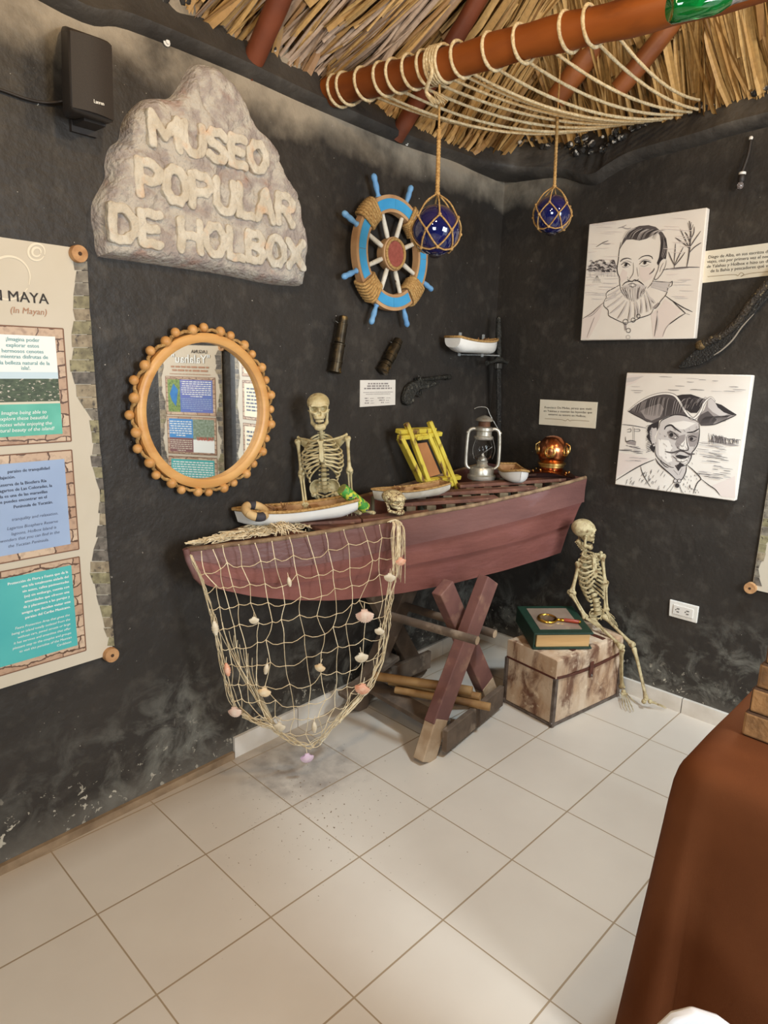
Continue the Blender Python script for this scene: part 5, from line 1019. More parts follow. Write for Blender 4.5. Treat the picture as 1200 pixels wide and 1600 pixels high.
# ---- model boats
M_mb = mat('glossy_white_hull', rgb(232, 230, 224), rgb(222, 218, 210), 8, .3); M_mbold = mat('grubby_white_hull', rgb(206, 200, 186), rgb(180, 170, 152), 18, .55)
M_bwood = mat('thin_boat_wood', rgb(186, 146, 98), rgb(150, 108, 66), 20, .7, bump=.2)
M_dry = mat('dried_brown_bits', rgb(150, 108, 68), rgb(108, 74, 46), 40, .9, bump=.5)
def model_boat(label, pos, heading, L, Wd, Hh, m, bow=.35, roll=0.0, pitch=0.0, transom=True):
    b = root('model_boat', label, 'model boat', pos, Rz(heading)@Ry(pitch)@Rx(roll), 'white model rowboats'); nS, nC = 22, 12
    def sec(t):   # t 0 stern .. 1 bow
        wd_ = Wd/2*((.62+.38*math.sin(PI*min(t/.9, 1)*.55+.35) if t < .5 else 1.0)*(1-max(0, (t-.5)/.5)**3.2*.985)); zg = Hh*(.80+.20*(2*t-1)**2+bow*.6*max(0, t-.6)**1.6*2); zk = Hh*(.04+.30*max(0, (t-.80)/.20)**2+(.30 if transom else .6)*max(0, (.16-t)/.16)**1.5)
        return wd_, zg, zk
    for nm, sc_, mm in (('hull', 1.0, m), ('inner_lining', .93, M_bwood)):
        vs_ = []
        for i in range(nS):
            t = i/(nS-1); wd_, zg, zk = sec(t); x = (t-.5)*L*(1 if sc_ == 1 else .97)+(L*.05*max(0, t-.85)/.15 if False else 0)
            for j in range(nC+1):
                a = PI*j/nC; yy = -math.cos(a); p = math.sin(a)**.62; z = zg-(zg-zk)*p*(1 if sc_ == 1 else .90); xx = x+(.035*L*((z-zk)/(Hh))*(1 if t > .9 else 0)*(t-.9)*10)
                vs_.append([xx, wd_*sc_*math.copysign(abs(yy)**.8, yy), z])
        fs_ = [(i*(nC+1)+j, (i+1)*(nC+1)+j, (i+1)*(nC+1)+j+1, i*(nC+1)+j+1) for i in range(nS-1) for j in range(nC)]+[tuple(range(nC+1))]
        part(nm, MB().add(vs_, fs_), mm, b, smooth=50)
    rim = [(( t-.5)*L+(.035*L*max(0, t-.9)*10), s*sec(t)[0], sec(t)[1]) for s in (1, -1) for t in (np.linspace(0, 1, 24) if s == 1 else np.linspace(1, 0, 24))]
    part('rope_rim', MB().tube(rim, .0058*Wd/.1*.8, 6, closed=True), M_rope, b, smooth=80)
    for t in (.34, .62):
        wd_, zg, zk = sec(t); part('thwart', MB().box(((t-.5)*L, 0, zg-.18*Hh), (.07*L, wd_*1.84, .05*Hh)), M_bwood, b)
    mb = MB()
    for i in range(9): a = rng.uniform(0, 6.3); mb.tube([((.66-.5)*L+.05*L*math.cos(a), .14*Wd*math.sin(a), Hh*.78), ((.68-.5)*L+.10*L*math.cos(a+.5), .2*Wd*math.sin(a+.5), Hh*(1.0+.05*i % .12))], [.004, .0015], 5)
    part('dried_stalks', mb, M_dry, b); return b
def between(p, q): p, q = np.array(p), np.array(q); return (p+q)/2, math.atan2(q[1]-p[1], q[0]-p[0]), np.linalg.norm((q-p)[:2])
c_, h_, L = between(on_floor(372, 808, .962), on_floor(556, 792, .985)); c_[2] = .936
mb1 = model_boat('white model rowboat with a life ring in front of the seated skeleton', c_, h_+PI, L*1.0, .135, .070, M_mb, bow=.15, pitch=.07)
c_, h_, L = between(on_floor(585, 768, 1.01), on_floor(696, 757, 1.015)); c_[2] = .966
model_boat('white model rowboat leaning by the yellow picture frame', c_, h_+PI, L, .105, .055, M_mbold, bow=.35, pitch=.03)
c_ = on_floor(808, 752, .996); c_[2] = .990
model_boat('white model rowboat seen bow on between the lantern and the diving helmet', c_+np.array([.03, .045, 0]), math.atan2(-.70, -.62), .26, .125, .062, M_mb, bow=.5)
p0, p1 = on_left(697, 530, .14), on_left(789, 548, .09); c_, h_, L = between(p0, p1); c_[2] = (p0[2]+p1[2])/2-.025
model_boat('white model rowboat on the clear acrylic wall shelf', on_left(741, 553, .10), LA-.06, .335, .125, .072, M_mb, bow=.2)
M_acr = node_mat('clear_acrylic', lambda h: (h.b.inputs['Base Color'].__setattr__('default_value', (.8, .82, .8, 1)), h.b.inputs['Alpha'].__setattr__('default_value', .22), h.b.inputs['Roughness'].__setattr__('default_value', .1)))
sh = left_root('acrylic_shelf', 'clear acrylic bracket shelf under the white model rowboat', 'shelf', 740, 554, .004)
a, b = lpt(sh, 686, 547, .02), lpt(sh, 780, 560, .10); part('shelf_plate', MB().box((-.075, -.085, lpt(sh, 741, 553, .10)[1]-.004), (.11, .16, .005)), M_acr, sh)
for dx in (-.14, .06): part('upright_tab', MB().box((dx, -.012, .045), (.018, .005, .11)), M_acr, sh)
# life ring in the first boat
M_ringc = mat('cream_ring', rgb(210, 178, 128), rgb(190, 156, 106), 20, .7); M_ringd = mat('dark_ring_band', rgb(64, 60, 66), rgb(50, 46, 50), 20, .7)
lc = on_floor(399, 795, 1.0); lr = root('life_ring', 'small cream life ring with dark bands lying in the front model rowboat', 'life ring', lc-np.array([0, 0, .008]), Rz(.3)@Rx(.45)@Ry(-.1))
for k in range(8):
    a0, a1 = k*PI/4, (k+1)*PI/4; part('dark_band' if k in (1, 5) else 'ring_section', MB().tube([(.036*math.cos(a), .036*math.sin(a), 0) for a in np.linspace(a0, a1, 7)], (.0165 if k in (1, 5) else .0155), 12), M_ringd if k in (1, 5) else M_ringc, lr, smooth=60)

# ---- painted tube beside the skeleton
M_tube = mat('green_speckled_paint', rgb(74, 150, 62), rgb(206, 206, 70), 55, .5, lo=.48, hi=.58, c3=rgb(30, 66, 96), c3scale=60, c3lo=.60, c3hi=.64)
a, b = on_floor(534, 764, 1.058), on_floor(571, 794, .975); b = np.array([b[0], b[1]-.0, b[2]])
tb = root('painted_tube', 'green and yellow speckled tube leaning beside the seated skeleton', 'tube', b, rot_to(a-b)); Lt = np.linalg.norm(a-b)
part('tube_body', MB().lathe([(.0215, 0), (.0225, .01), (.0225, Lt-.004), (.0215, Lt)], 24), M_tube, tb, smooth=40); part('end_cap', MB().lathe([(0, Lt+.002), (.0205, Lt+.001), (.0205, Lt-.01)], 24), mat('olive_cap', rgb(150, 150, 84), rgb(112, 116, 64), 60, .6), tb)

# ---- yellow frame
M_yel = mat('worn_yellow_paint', rgb(214, 196, 74), rgb(188, 164, 52), 18, .6, c3=rgb(112, 80, 44), c3scale=34, c3lo=.56, c3hi=.66, bump=.3, stretch=(1, 1, .4))
M_brd = mat('bare_hardboard', rgb(172, 118, 72), rgb(156, 104, 62), 10, .8)
yfp = hit(672, 752, (0, 1, 0), -.065)
FXn = lambda x, y: hit(620+x/4, 630+y/4, (0, 1, 0), -.055)
yf = root('picture_frame', 'yellow distressed stick picture frame leaning behind the white model boat', 'picture frame', FXn(230, 500))
def fp(x, y, d=0): p = FXn(x, y); lean = .16*(1-(p[2]-.96)/.26); return np.array([p[0], p[1]+.06-.22*(1.22-p[2])-d, p[2]])
def stick(nm, p, q, w, d=0, t=.02, m=M_yel): part(nm, MB().beam(fp(*p, d), fp(*q, d), t, w, (0, 1, .2)), m, yf, world=True, bevel=.004)
stick('side_stick', (80, 225), (165, 490), .040); stick('side_stick', (118, 130), (195, 490), .024, .014); stick('side_stick', (262, 120), (362, 530), .026, .014); stick('side_stick', (280, 190), (345, 520), .030)
stick('cross_stick', (68, 222), (330, 196), .026, .004); stick('cross_stick', (70, 185), (300, 172), .030, .0); stick('cross_stick', (165, 222), (240, 212), .036, .006); stick('cross_stick', (160, 492), (395, 462), .030, .006); stick('inner_stick', (250, 205), (320, 460), .018, .008)
mb = MB(); q = [fp(*p) for p in ((165, 262), (240, 252), (290, 445), (205, 470))]; mb.add(q+[v+np.array([0, .008, 0]) for v in q], [(0, 1, 2, 3), (7, 6, 5, 4), (0, 4, 5, 1), (1, 5, 6, 2), (2, 6, 7, 3), (3, 7, 4, 0)]); part('backing_board', mb, M_brd, yf, world=True)

# ---- hurricane lantern
M_zinc = mat('galvanised_zinc', rgb(206, 200, 186), rgb(170, 164, 150), 26, .36, .65, c3=rgb(120, 104, 80), c3scale=20, c3lo=.6, c3hi=.75)
M_gl = mat('lantern_glass', (1, 1, 1), rough=.03, trans=1.0, ior=1.2)
lp0 = on_floor(752, 745, .995); dl = (lp0-CAM)@FX; px = dl/FPX
ln = root('hurricane_lantern', 'silver hurricane lantern standing on the boat grating', 'lantern', (lp0[0], lp0[1], .985))
def lat(nm, pr, n=28, par=ln, m=M_zinc): return part(nm, MB().lathe([(r*px, z*px) for r, z in pr], n), m, par, smooth=35)
lat('fuel_tank', [(21, 0), (22, 2), (22, 6), (19, 8), (19, 15), (17, 19), (10, 21), (8, 24), (9, 28), (6, 30)])
lat('globe', [(9, 30), (13, 34), (15.5, 42), (15.5, 52), (13, 60), (11, 64), (10.6, 63), (12.5, 59), (15, 51), (15, 43), (12.5, 35), (8.6, 31)], m=M_gl)
lat('burner', [(0, 30), (7, 30), (7, 33), (3, 36), (1.5, 41), (0, 41)]); lat('globe_plate', [(14, 62), (15, 64), (15, 66), (12, 68), (12, 74), (14, 76), (14, 80), (9, 82)]); lat('chimney', [(9, 80), (9, 90), (7, 91), (7, 86)], m=mat('rusty_chimney', rgb(120, 84, 60), rgb(90, 60, 44), 30, .7, .5)); lat('hood', [(13, 90), (14, 91), (12, 94), (4, 98), (0, 99)])
for s in (-1, 1):
    d = np.array([RX[0], RX[1], 0])*s/np.linalg.norm(RX[:2]); q = lambda r, z: d*r*px+np.array([0, 0, z*px])
    part('side_tube', MB().tube(spline([q(19, 16), q(24, 20), q(25.5, 30), q(25, 60), q(23, 74), q(17, 78), q(12, 77)], 5), 2.7*px, 10), M_zinc, ln, smooth=60)
    part('wire_guard', MB().tube(spline([q(14, 31)-FX*8*px, q(17, 45)-FX*9*px, q(13, 61)-FX*9*px], 5), .6*px, 5), M_steel, ln); part('handle_ear', MB().ball(q(25, 72), 2.6*px, 10, 6), M_zinc, ln, smooth=180)
q = np.array([RX[0], RX[1], 0]); f2 = np.array([FX[0], FX[1], 0]); part('wire_guard', MB().tube([q*-14*px+np.array([0, 0, 36*px])-f2*9*px, -f2*17*px+np.array([0, 0, 44*px]), q*13*px-f2*9*px+np.array([0, 0, 52*px])], .6*px, 5), M_steel, ln)
part('bail_handle', MB().tube(spline([(q*24+[0, 0, 74])*px, (q*8+[0, 0, 99])*px, (q*2+[0, 0, 110])*px, (q*-10+[0, 0, 111])*px, (q*-17+[0, 0, 108])*px], 6), .9*px, 6), M_steel, ln, smooth=80)

# ---- diving helmet
M_cop = mat('polished_copper', rgb(206, 128, 84), rgb(176, 98, 60), 9, .24, 1.0, c3=rgb(120, 64, 42), c3scale=14, c3lo=.58, c3hi=.72); M_brass = mat('polished_brass', rgb(214, 180, 112), rgb(186, 150, 84), 20, .3, 1.0)
hp = on_floor(874, 741, 1.012); hp = np.array([min(hp[0], 2.268), -.318, 1.006]); px = ((hp-CAM)@FX)/FPX
dh = root('diving_helmet', 'small copper diving helmet on the stern of the rowboat', 'helmet', hp, Rz(math.atan2(-.36, -.93)+PI/2))
def lat(nm, pr, c=(0, 0, 0), R=None, m=M_cop, n=36, par=dh): return part(nm, MB().lathe([(r*px, z*px) for r, z in pr], n, np.array(c)*px, R), m, par, smooth=45)
lat('helmet_dome', [(15.5, 20), (19.5, 26), (22.2, 33), (23, 40), (22.2, 47), (18.6, 54), (12.5, 60), (5.5, 62.5), (0, 63)]); lat('neck_ring', [(17, 14), (19.5, 15), (19.5, 18), (21.5, 19), (21.5, 21.5), (19, 22.5), (17.5, 23)], m=M_brass); lat('collar', [(15, 8), (17, 10), (17, 15), (15, 16)])
mb = MB(); vs_ = []; nA = 48
for r_, z0, dip in ((16, 13, 0), (21, 10.5, 1.5), (27, 7, 5), (33, 3.5, 7.5), (37.5, 1.5, 8.5), (35.5, 0.6, 8), (26, 5, 5), (16, 11, 0)):
    for j in range(nA): a = 2*PI*j/nA; s = .5*(1+math.cos(2*a)); vs_.append([r_*math.cos(a)*px*(1-.06*(1-s)), r_*math.sin(a)*px*(.80), max((z0+ (1-s)*dip*.9-s*dip*.15+.5), .3)*px])
part('breastplate', mb.add(vs_, [(i*nA+j, i*nA+(j+1) % nA, (i+1)*nA+(j+1) % nA, (i+1)*nA+j) for i in range(7) for j in range(nA)]), M_cop, dh, smooth=60)
def port(nm, d, r_, zc):
    d = np.array(d, float); d /= np.linalg.norm(d); R = rot_to(d); c = np.array([0, 0, zc])+d*20.3
    o = lat(nm, [(r_*.72, -3), (r_*.72, 2.5), (r_*.85, 3.5), (r_, 3), (r_, 0), (r_*1.1, -3)], c, R, M_brass, 24); lat('port_glass', [(0, 0.8), (r_*.74, 0.8), (r_*.74, -.5)], c, R, mat('dark_port', rgb(42, 36, 30), rough=.1), 24, o)
    mb = MB()
    for t in (-.33, .33):
        for ax in (0, 1):
            a = np.zeros(3); a[ax] = r_*.72; o2 = np.zeros(3); o2[1-ax] = t*r_*1.4; o2[2] = 2.2; mb.tube([(c+R@(o2-a))*px, (c+R@(o2+a))*px], .75*px, 6)
    part('grille', mb, M_brass, o)
port('front_port', (0, -1, .05), 8.5, 38); port('side_port', (.94, -.34, .12), 8, 38); port('side_port', (-.94, -.34, .12), 8, 38); port('top_port', (0, -.15, 1), 5, 37)
for s in (-1, 1): part('side_handle', MB().tube([(s*20*px, 2*px, 52*px), (s*26*px, 0, 48*px), (s*26*px, 0, 40*px), (s*22*px, 0, 35*px)], 1.1*px, 8), M_brass, dh, smooth=70)
for k in range(8): a = k*PI/4+.3; s = .5*(1+math.cos(2*a)); part('bolt', MB().ball((28*math.cos(a)*px, 28*.8*math.sin(a)*px, (7+(1-s)*5.5)*px), 1.8*px, 8, 6), M_brass, dh, smooth=180)
# ================================================================ skeletons and skulls
M_bone = mat('aged_bone', rgb(206, 194, 154), rgb(180, 162, 116), 22, .55, c3=rgb(132, 106, 62), c3scale=34, c3lo=.58, c3hi=.76, bump=.25, bscale=90)
M_bone2 = mat('brownish_bone', rgb(190, 174, 134), rgb(158, 138, 98), 26, .6, c3=rgb(112, 84, 50), c3scale=40, c3lo=.54, c3hi=.72, bump=.25, bscale=90)
def ell(X, Y, Z, c, r): k = np.sqrt(((X-c[0])/r[0])**2+((Y-c[1])/r[1])**2+((Z-c[2])/r[2])**2); return (k-1)*min(r)
def caps(X, Y, Z, a, b, r):
    a, b = np.array(a, float), np.array(b, float); d = b-a; t = np.clip(((X-a[0])*d[0]+(Y-a[1])*d[1]+(Z-a[2])*d[2])/(d@d), 0, 1)
    return np.sqrt((X-a[0]-d[0]*t)**2+(Y-a[1]-d[1]*t)**2+(Z-a[2]-d[2]*t)**2)-r
def smin(a, b, k): h = np.clip(.5+.5*(b-a)/k, 0, 1); return b*(1-h)+a*h-k*h*(1-h)
def smax(a, b, k): return -smin(-a, -b, k)
# skull: face towards -y, chin at z=0, crown at z=1, half width about .33
def skull_f(X, Y, Z):
    X = np.abs(X); d = ell(X, Y, Z, (0, .055, .67), (.325, .37, .325)); d = smin(d, ell(X, Y, Z, (0, -.16, .64), (.265, .20, .20)), .06)
    d = smin(d, ell(X, Y, Z, (0, -.14, .40), (.20, .22, .20)), .06); d = smin(d, ell(X, Y, Z, (.03, -.25, .285), (.125, .12, .075)), .05)
    d = smin(d, caps(X, Y, Z, (.13, -.30, .41), (.27, -.16, .43), .040), .04); d = smin(d, caps(X, Y, Z, (.27, -.16, .43), (.30, .06, .44), .022), .03)
    d = smin(d, caps(X, Y, Z, (.03, -.345, .60), (.20, -.30, .615), .035), .04); d = smin(d, caps(X, Y, Z, (.255, -.26, .59), (.255, -.20, .47), .026), .03)
    d = smax(d, -ell(X, Y, Z, (.345, -.12, .50), (.085, .16, .13)), .03)
    d = smax(d, -ell(X, Y, Z, (.135, -.36, .505), (.096, .26, .084)), .02); d = smax(d, -ell(X, Y, Z, (.022, -.40, .385), (.040, .13, .062)), .015)
    d = smax(d, -ell(X, Y, Z, (.17, -.40, .31), (.05, .09, .04)), .03); d = smin(d, caps(X, Y, Z, (0, -.36, .50), (0, -.385, .445), .020), .02)
    return smax(d, -(Z-.235), .03)
def jaw_f(X, Y, Z):
    X = np.abs(X); d = caps(X, Y, Z, (0, -.30, .075), (.10, -.28, .085), .074); d = smin(d, caps(X, Y, Z, (.10, -.28, .08), (.215, -.02, .13), .054), .04)
    d = smin(d, caps(X, Y, Z, (.215, -.01, .12), (.245, .03, .38), .044), .04); return smin(d, caps(X, Y, Z, (0, -.31, .03), (.05, -.30, .03), .035), .03)
zre = lambda Z: np.where(Z < .575, Z*.505/.575, .505+(Z-.575)*.495/.425)
SK = snet(lambda X, Y, Z: skull_f(X, Y, zre(Z)), (-.42, -.48, .18), (.42, .56, 1.05), 62); JW = snet(lambda X, Y, Z: jaw_f(X, Y, zre(Z)), (-.34, -.42, -.05), (.34, .14, .52), 50)
def put_skull(par, c, R, h, m, jaw_open=.10, world=True, S=(1, 1, 1)):
    """c: centre of the head, h: chin to crown"""
    T = lambda v: (np.asarray(v)-np.array([0, .02, .52]))*h*np.array(S)@np.asarray(R).T+np.array(c)
    s_ = part('skull', MB().add(T(SK[0]), SK[1]), m, par, smooth=180, world=world); j = np.array(JW[0]); piv = np.array([0, .04, .41]); j = (j-piv)@Rx(jaw_open).T+piv; j = j*np.array([.96, 1, 1])
    part('jaw', MB().add(T(j), JW[1]), m, s_, smooth=180, world=world); mb = MB(); mb2 = MB()
    for i in range(-5, 6):
        a = i*.21; x, y = .118*math.sin(a), -.245-.125*math.cos(a); mb.box((0, 0, 0), (.024, .022, .058)); mb.v[-1] = T(mb.v[-1]@Rz(a).T+np.array([x, y, .236]))
        q = np.array([x*.95, y+.018, .168]); q = (q-piv)@Rx(jaw_open).T+piv; mb2.box((0, 0, 0), (.022, .02, .05)); mb2.v[-1] = T(mb2.v[-1]@Rz(a).T+q)
    part('upper_teeth', mb, m, s_, world=world); part('lower_teeth', mb2, m, s_, world=world); return s_
def long_bone(mb, a, b, r):
    a, b = np.array(a, float), np.array(b, float); t = np.array([0, .03, .08, .14, .3, .5, .7, .86, .92, .97, 1.0]); k = np.array([1.5, 2.1, 1.9, 1.3, 1.0, .95, 1.0, 1.3, 1.9, 2.2, 1.6])
    mb.tube([a+(b-a)*s for s in t], r*k, 10); u = rot_to(b-a)[:, 0]
    for s in (-1, 1): mb.ball(b+u*s*r*1.3-(b-a)*.02, r*1.5, 8, 6); mb.ball(a+u*s*r*.9+(b-a)*.03, r*1.5, 8, 6)
    return mb
def hand(mb, w, d, n, L, curl=.35, spread=.42):
    d = np.array(d, float)/np.linalg.norm(d); n = np.array(n, float); n -= d*(n@d); n /= np.linalg.norm(n); s = np.cross(d, n); w = np.array(w, float)
    for k in range(4): mb.ball(w+d*L*.06+s*L*.07*(k-1.5)*.9, L*.05, 6, 4)
    for k, fl in enumerate((.72, .95, 1.0, .94, .78)):
        a = (k-2)*spread*.32 if k else -spread*1.5; f = d*math.cos(a)+s*math.sin(a); base = w+d*L*.10+s*L*.055*(k-2); P = [base]; dirv = f; segs = (.40, .24, .16, .11) if k else (.26, .20, .16)
        for i, sg in enumerate(segs): P.append(P[-1]+dirv*L*sg*fl); dirv = dirv*math.cos(curl)-n*math.sin(curl) if i > 0 else dirv; dirv = dirv/np.linalg.norm(dirv)
        for i in range(len(P)-1): mb.tube([P[i], P[i]*.8+P[i+1]*.2, P[i]*.5+P[i+1]*.5, P[i]*.2+P[i+1]*.8, P[i+1]], np.array([.026, .021, .016, .020, .024])*L*(1-.12*i), 6)
    return mb
def skeleton(label, J, h, headR, m, group=None):
    Jn = {k: np.array(v, float) for k, v in J.items()}; pel, nck, hd = Jn['pelvis'], Jn['neck'], Jn['head']
    sk = root('skeleton', label, 'skeleton', (pel[0], pel[1], J.get('seat_z', pel[2])), group=group); put_skull(sk, hd, headR, h, m, J.get('jaw', .12))
    U = nck-pel; T = np.linalg.norm(U); U /= T; Rr = Jn['sh_r']-Jn['sh_l']; Rr -= U*(Rr@U); SW = np.linalg.norm(Rr); Rr /= SW; F = np.cross(U, Rr)*1.0
    F = np.cross(Rr, U)*-1 if J.get('flip') else np.cross(Rr, U)      # towards the chest
    F = -F if F@np.array(J['facing']) < 0 else F
    spn = lambda t: nck*(1-t)+pel*t-F*T*(.115*math.sin(PI*min(t*1.35, 1)))+F*T*.03*math.sin(PI*max(0, (t-.5)*2))
    mb = MB(); top = hd-np.asarray(headR)[:, 2]*h*.28+np.asarray(headR)[:, 1]*h*.14; nV = 21; r0 = T*.043
    for i in range(nV):
        t = i/(nV-1); c = top*(1-t*4)+nck*(t*4)-F*T*.02*t if t < .25 else spn((t-.25)/.75*.93); c2 = top*(1-(t+.02)*4)+nck*((t+.02)*4) if t < .23 else spn(min((t+.03-.25)/.75*.93, 1)); d = c2-c; d = -d/np.linalg.norm(d)
        r = r0*(.62+.62*t); hh = T*1.25/nV*.46; mb.lathe([(r*.7, -hh), (r, -hh*.8), (r*.90, 0), (r, hh*.8), (r*.7, hh)], 12, c, rot_to(d)); mb.tube([c-F*r*.5, c-F*r*2.0-U*hh], r*.28, 5)
        for s in (-1, 1): mb.tube([c-F*r*.4, c+Rr*s*r*1.75-F*r*.5], [r*.34, r*.26], 5)
    part('spine', mb, m, sk, smooth=50, world=True)
    RW, RD = SW*.405, SW*.30; nR = 10
    for s in (-1, 1):
        for i in range(nR):
            t = .02+i*.056; b = spn(t); wd_ = RW*(.52+.48*min(1, i/3.2))*(1-.10*max(0, i-6)); dp = RD*(.62+.38*min(1, i/3.5)); thm = (PI*.97 if i < 7 else PI*(.80-.09*(i-7))); drop = T*(.075+.017*i) ; P = []
            cen = b+F*dp*.92
            for k in range(17):
                th = thm*k/16; rise = T*.05*max(0, (th-PI*.72)/(PI*.28))*(1 if i > 3 else .4); P.append(cen-F*dp*math.cos(th)+Rr*s*wd_*math.sin(th)**.85-U*(drop*math.sin(min(th, PI*.75)/ (PI*.75)*PI/2))+U*rise*(1+.35*max(0, i-3)))
            P[0] = b; part('rib', MB().tube(P, [T*.015]*3+[T*.0165]*11+[T*.015]*3, 7), m, sk, smooth=70, world=True)
    s0, s1 = spn(.02)+F*RD*1.55-U*T*.055, spn(.30)+F*RD*1.86-U*T*.10; dS = s1-s0; Lg = np.linalg.norm(dS); R = np.stack([Rr, F, -dS/Lg], 1); mb = MB()
    o_ = [(-.055, 0), (-.06, -.05), (-.042, -.16), (-.036, -.22), (-.042, -.40), (-.046, -.62), (-.052, -.85), (-.03, -1.0), (0, -1.06)]; o_ = o_+[(-x, y) for x, y in o_[-2::-1]]
    mb.prism([(x*Lg*2.3, y*Lg) for x, y in o_], -T*.014, T*.014); mb.xf(R, s0); part('sternum', mb, m, sk, world=True, bevel=T*.008, smooth=60)
    for s, sh in ((-1, Jn['sh_l']), (1, Jn['sh_r'])):
        a = s0+Rr*s*T*.035; part('clavicle', MB().tube(spline([a, a*.66+sh*.34+F*T*.02, a*.33+sh*.67-F*T*.005+U*T*.012, sh-Rr*s*T*.01+U*T*.045], 4), [T*.022]+[T*.016]*11+[T*.026], 8), m, sk, smooth=70, world=True)
        q = [sh+U*T*.05-Rr*s*T*.01, spn(.07)+Rr*s*RW*.42-F*T*.035-U*T*.05, spn(.38)+Rr*s*RW*.55-F*T*.045, sh-U*T*.05-Rr*s*T*.03]; cM = np.mean(q, 0)-F*T*.02; mb = MB(); mb.add(q+[cM]+[v-F*T*.014 for v in q]+[cM-F*T*.012], [(0, 1, 4), (1, 2, 4), (2, 3, 4), (3, 0, 4), (6, 5, 9), (7, 6, 9), (8, 7, 9), (5, 8, 9), (0, 5, 6, 1), (1, 6, 7, 2), (2, 7, 8, 3), (3, 8, 5, 0)])
        part('shoulder_blade', mb, m, sk, smooth=180, world=True)
    # pelvis
    W2 = SW*.30; R = np.stack([Rr, -F, U], 1)
    def pf(X, Y, Z):
        A = np.abs(X); k = np.sqrt(((A-.50)/.55)**2+((Y-.05)/.50)**2+((Z-.42)/.62)**2); d = (np.abs(k-.92)-.075)*.5; d = smax(d, -(Y+.02-.25*(Z-.4)), .05); d = smax(d, -(A-.22), .05); d = smax(d, -(Z-.02), .05)
        d = smin(d, ell(X, Y, Z, (0, .34, .30), (.26, .14, .38)), .06); d = smin(d, caps(A, Y, Z, (.55, .02, .06), (.42, .06, -.40), .10), .07); d = smin(d, caps(A, Y, Z, (.42, .04, -.42), (.10, -.34, -.12), .065), .06); d = smin(d, caps(A, Y, Z, (.56, -.04, .06), (.06, -.36, -.06), .065), .06)
        return smax(d, -ell(A, Y, Z, (.72, -.02, .0), (.12, .12, .12)), .03)
    PV = snet(pf, (-1.25, -.6, -.65), (1.25, .75, 1.15), 46); part('pelvis', MB().add(PV[0]*W2@R.T+pel, PV[1]), m, sk, smooth=180, world=True)
    for s, k in ((-1, 'l'), (1, 'r')):
        sh, el, wr_ = Jn['sh_'+k], Jn['el_'+k], Jn['wr_'+k]; part('humerus', long_bone(MB(), sh, el, T*.026), m, sk, smooth=60, world=True); mb = MB(); dd = wr_-el; u = rot_to(dd)[:, 0]*T*.022
        long_bone(mb, el+dd*.02+u, wr_+u*.9, T*.0155); long_bone(mb, el+dd*.02-u, wr_-u*.9, T*.0155); part('forearm', mb, m, sk, smooth=60, world=True)
        if 'hd_'+k in Jn: part('hand', hand(MB(), wr_, Jn['hd_'+k]-wr_, J.get('hn_'+k, (0, 0, 1)), np.linalg.norm(Jn['hd_'+k]-wr_)), m, sk, smooth=60, world=True)
        hip, kn, an = pel+Rr*s*W2*.80+U*W2*.02, Jn['kn_'+k], Jn['an_'+k]; part('femur', long_bone(MB(), hip, kn, T*.022), m, sk, smooth=60, world=True); mb = MB(); dd = an-kn; u = rot_to(dd)[:, 0]*T*.026; long_bone(mb, kn+dd*.03, an, T*.017); mb.tube([kn+dd*.06+u, kn+dd*.5+u*1.1, an+u*.7], [T*.014, T*.009, T*.013], 7); part('shin', mb, m, sk, smooth=60, world=True)
        if 'ft_'+k in Jn:
            f = Jn['ft_'+k]; mb = MB(); mb.ball(an+(an-f)*.12-np.array([0, 0, T*.03]), T*.036, 8, 6); mb.ball(an+(f-an)*.2, T*.034, 8, 6); hand(mb, an+(f-an)*.25, f-an, J.get('fn_'+k, (0, 0, 1)), np.linalg.norm(f-an)*.85, .10, .30); part('foot', mb, m, sk, smooth=60, world=True)
    return sk
def V(px, py, y): return hit(px, py, (0, 1, 0), y)
def Vx(px, py, x): return hit(px, py, (1, 0, 0), x)
def head_R(f, up=(0, 0, 1)):
    y = -np.array(f, float); y /= np.linalg.norm(y); z = np.array(up, float); z -= y*(z@y); z /= np.linalg.norm(z); return np.stack([np.cross(y, z), y, z], 1)
yb = -.035
J = dict(head=V(498, 640, -.055), neck=V(502, 676, -.03), pelvis=V(508, 772, -.035), sh_l=V(465, 688, .03), sh_r=V(543, 683, -.10), el_l=V(471, 741, .02), el_r=V(546, 736, -.10), wr_l=V(477, 789, -.045), wr_r=V(548, 771, -.085), hd_r=V(550, 812, -.13), hd_l=V(482, 812, -.08), facing=(-.5, -1, 0),
         kn_l=V(500, 778, -.20), kn_r=V(535, 782, -.19), an_l=V(500, 826, -.11), an_r=V(548, 815, -.17), jaw=.16, seat_z=.95)
J.update(kn_l=(1.10, .0, .962), an_l=(1.165, -.15, .945), kn_r=(1.125, -.025, .962), an_r=(1.20, -.19, .948))
skeleton('skeleton sitting upright in the rowboat behind the white model boat', J, .128, head_R((-.62, -.78, -.04), (-.06, 0.04, 1)), M_bone, 'bone coloured skeleton figures')
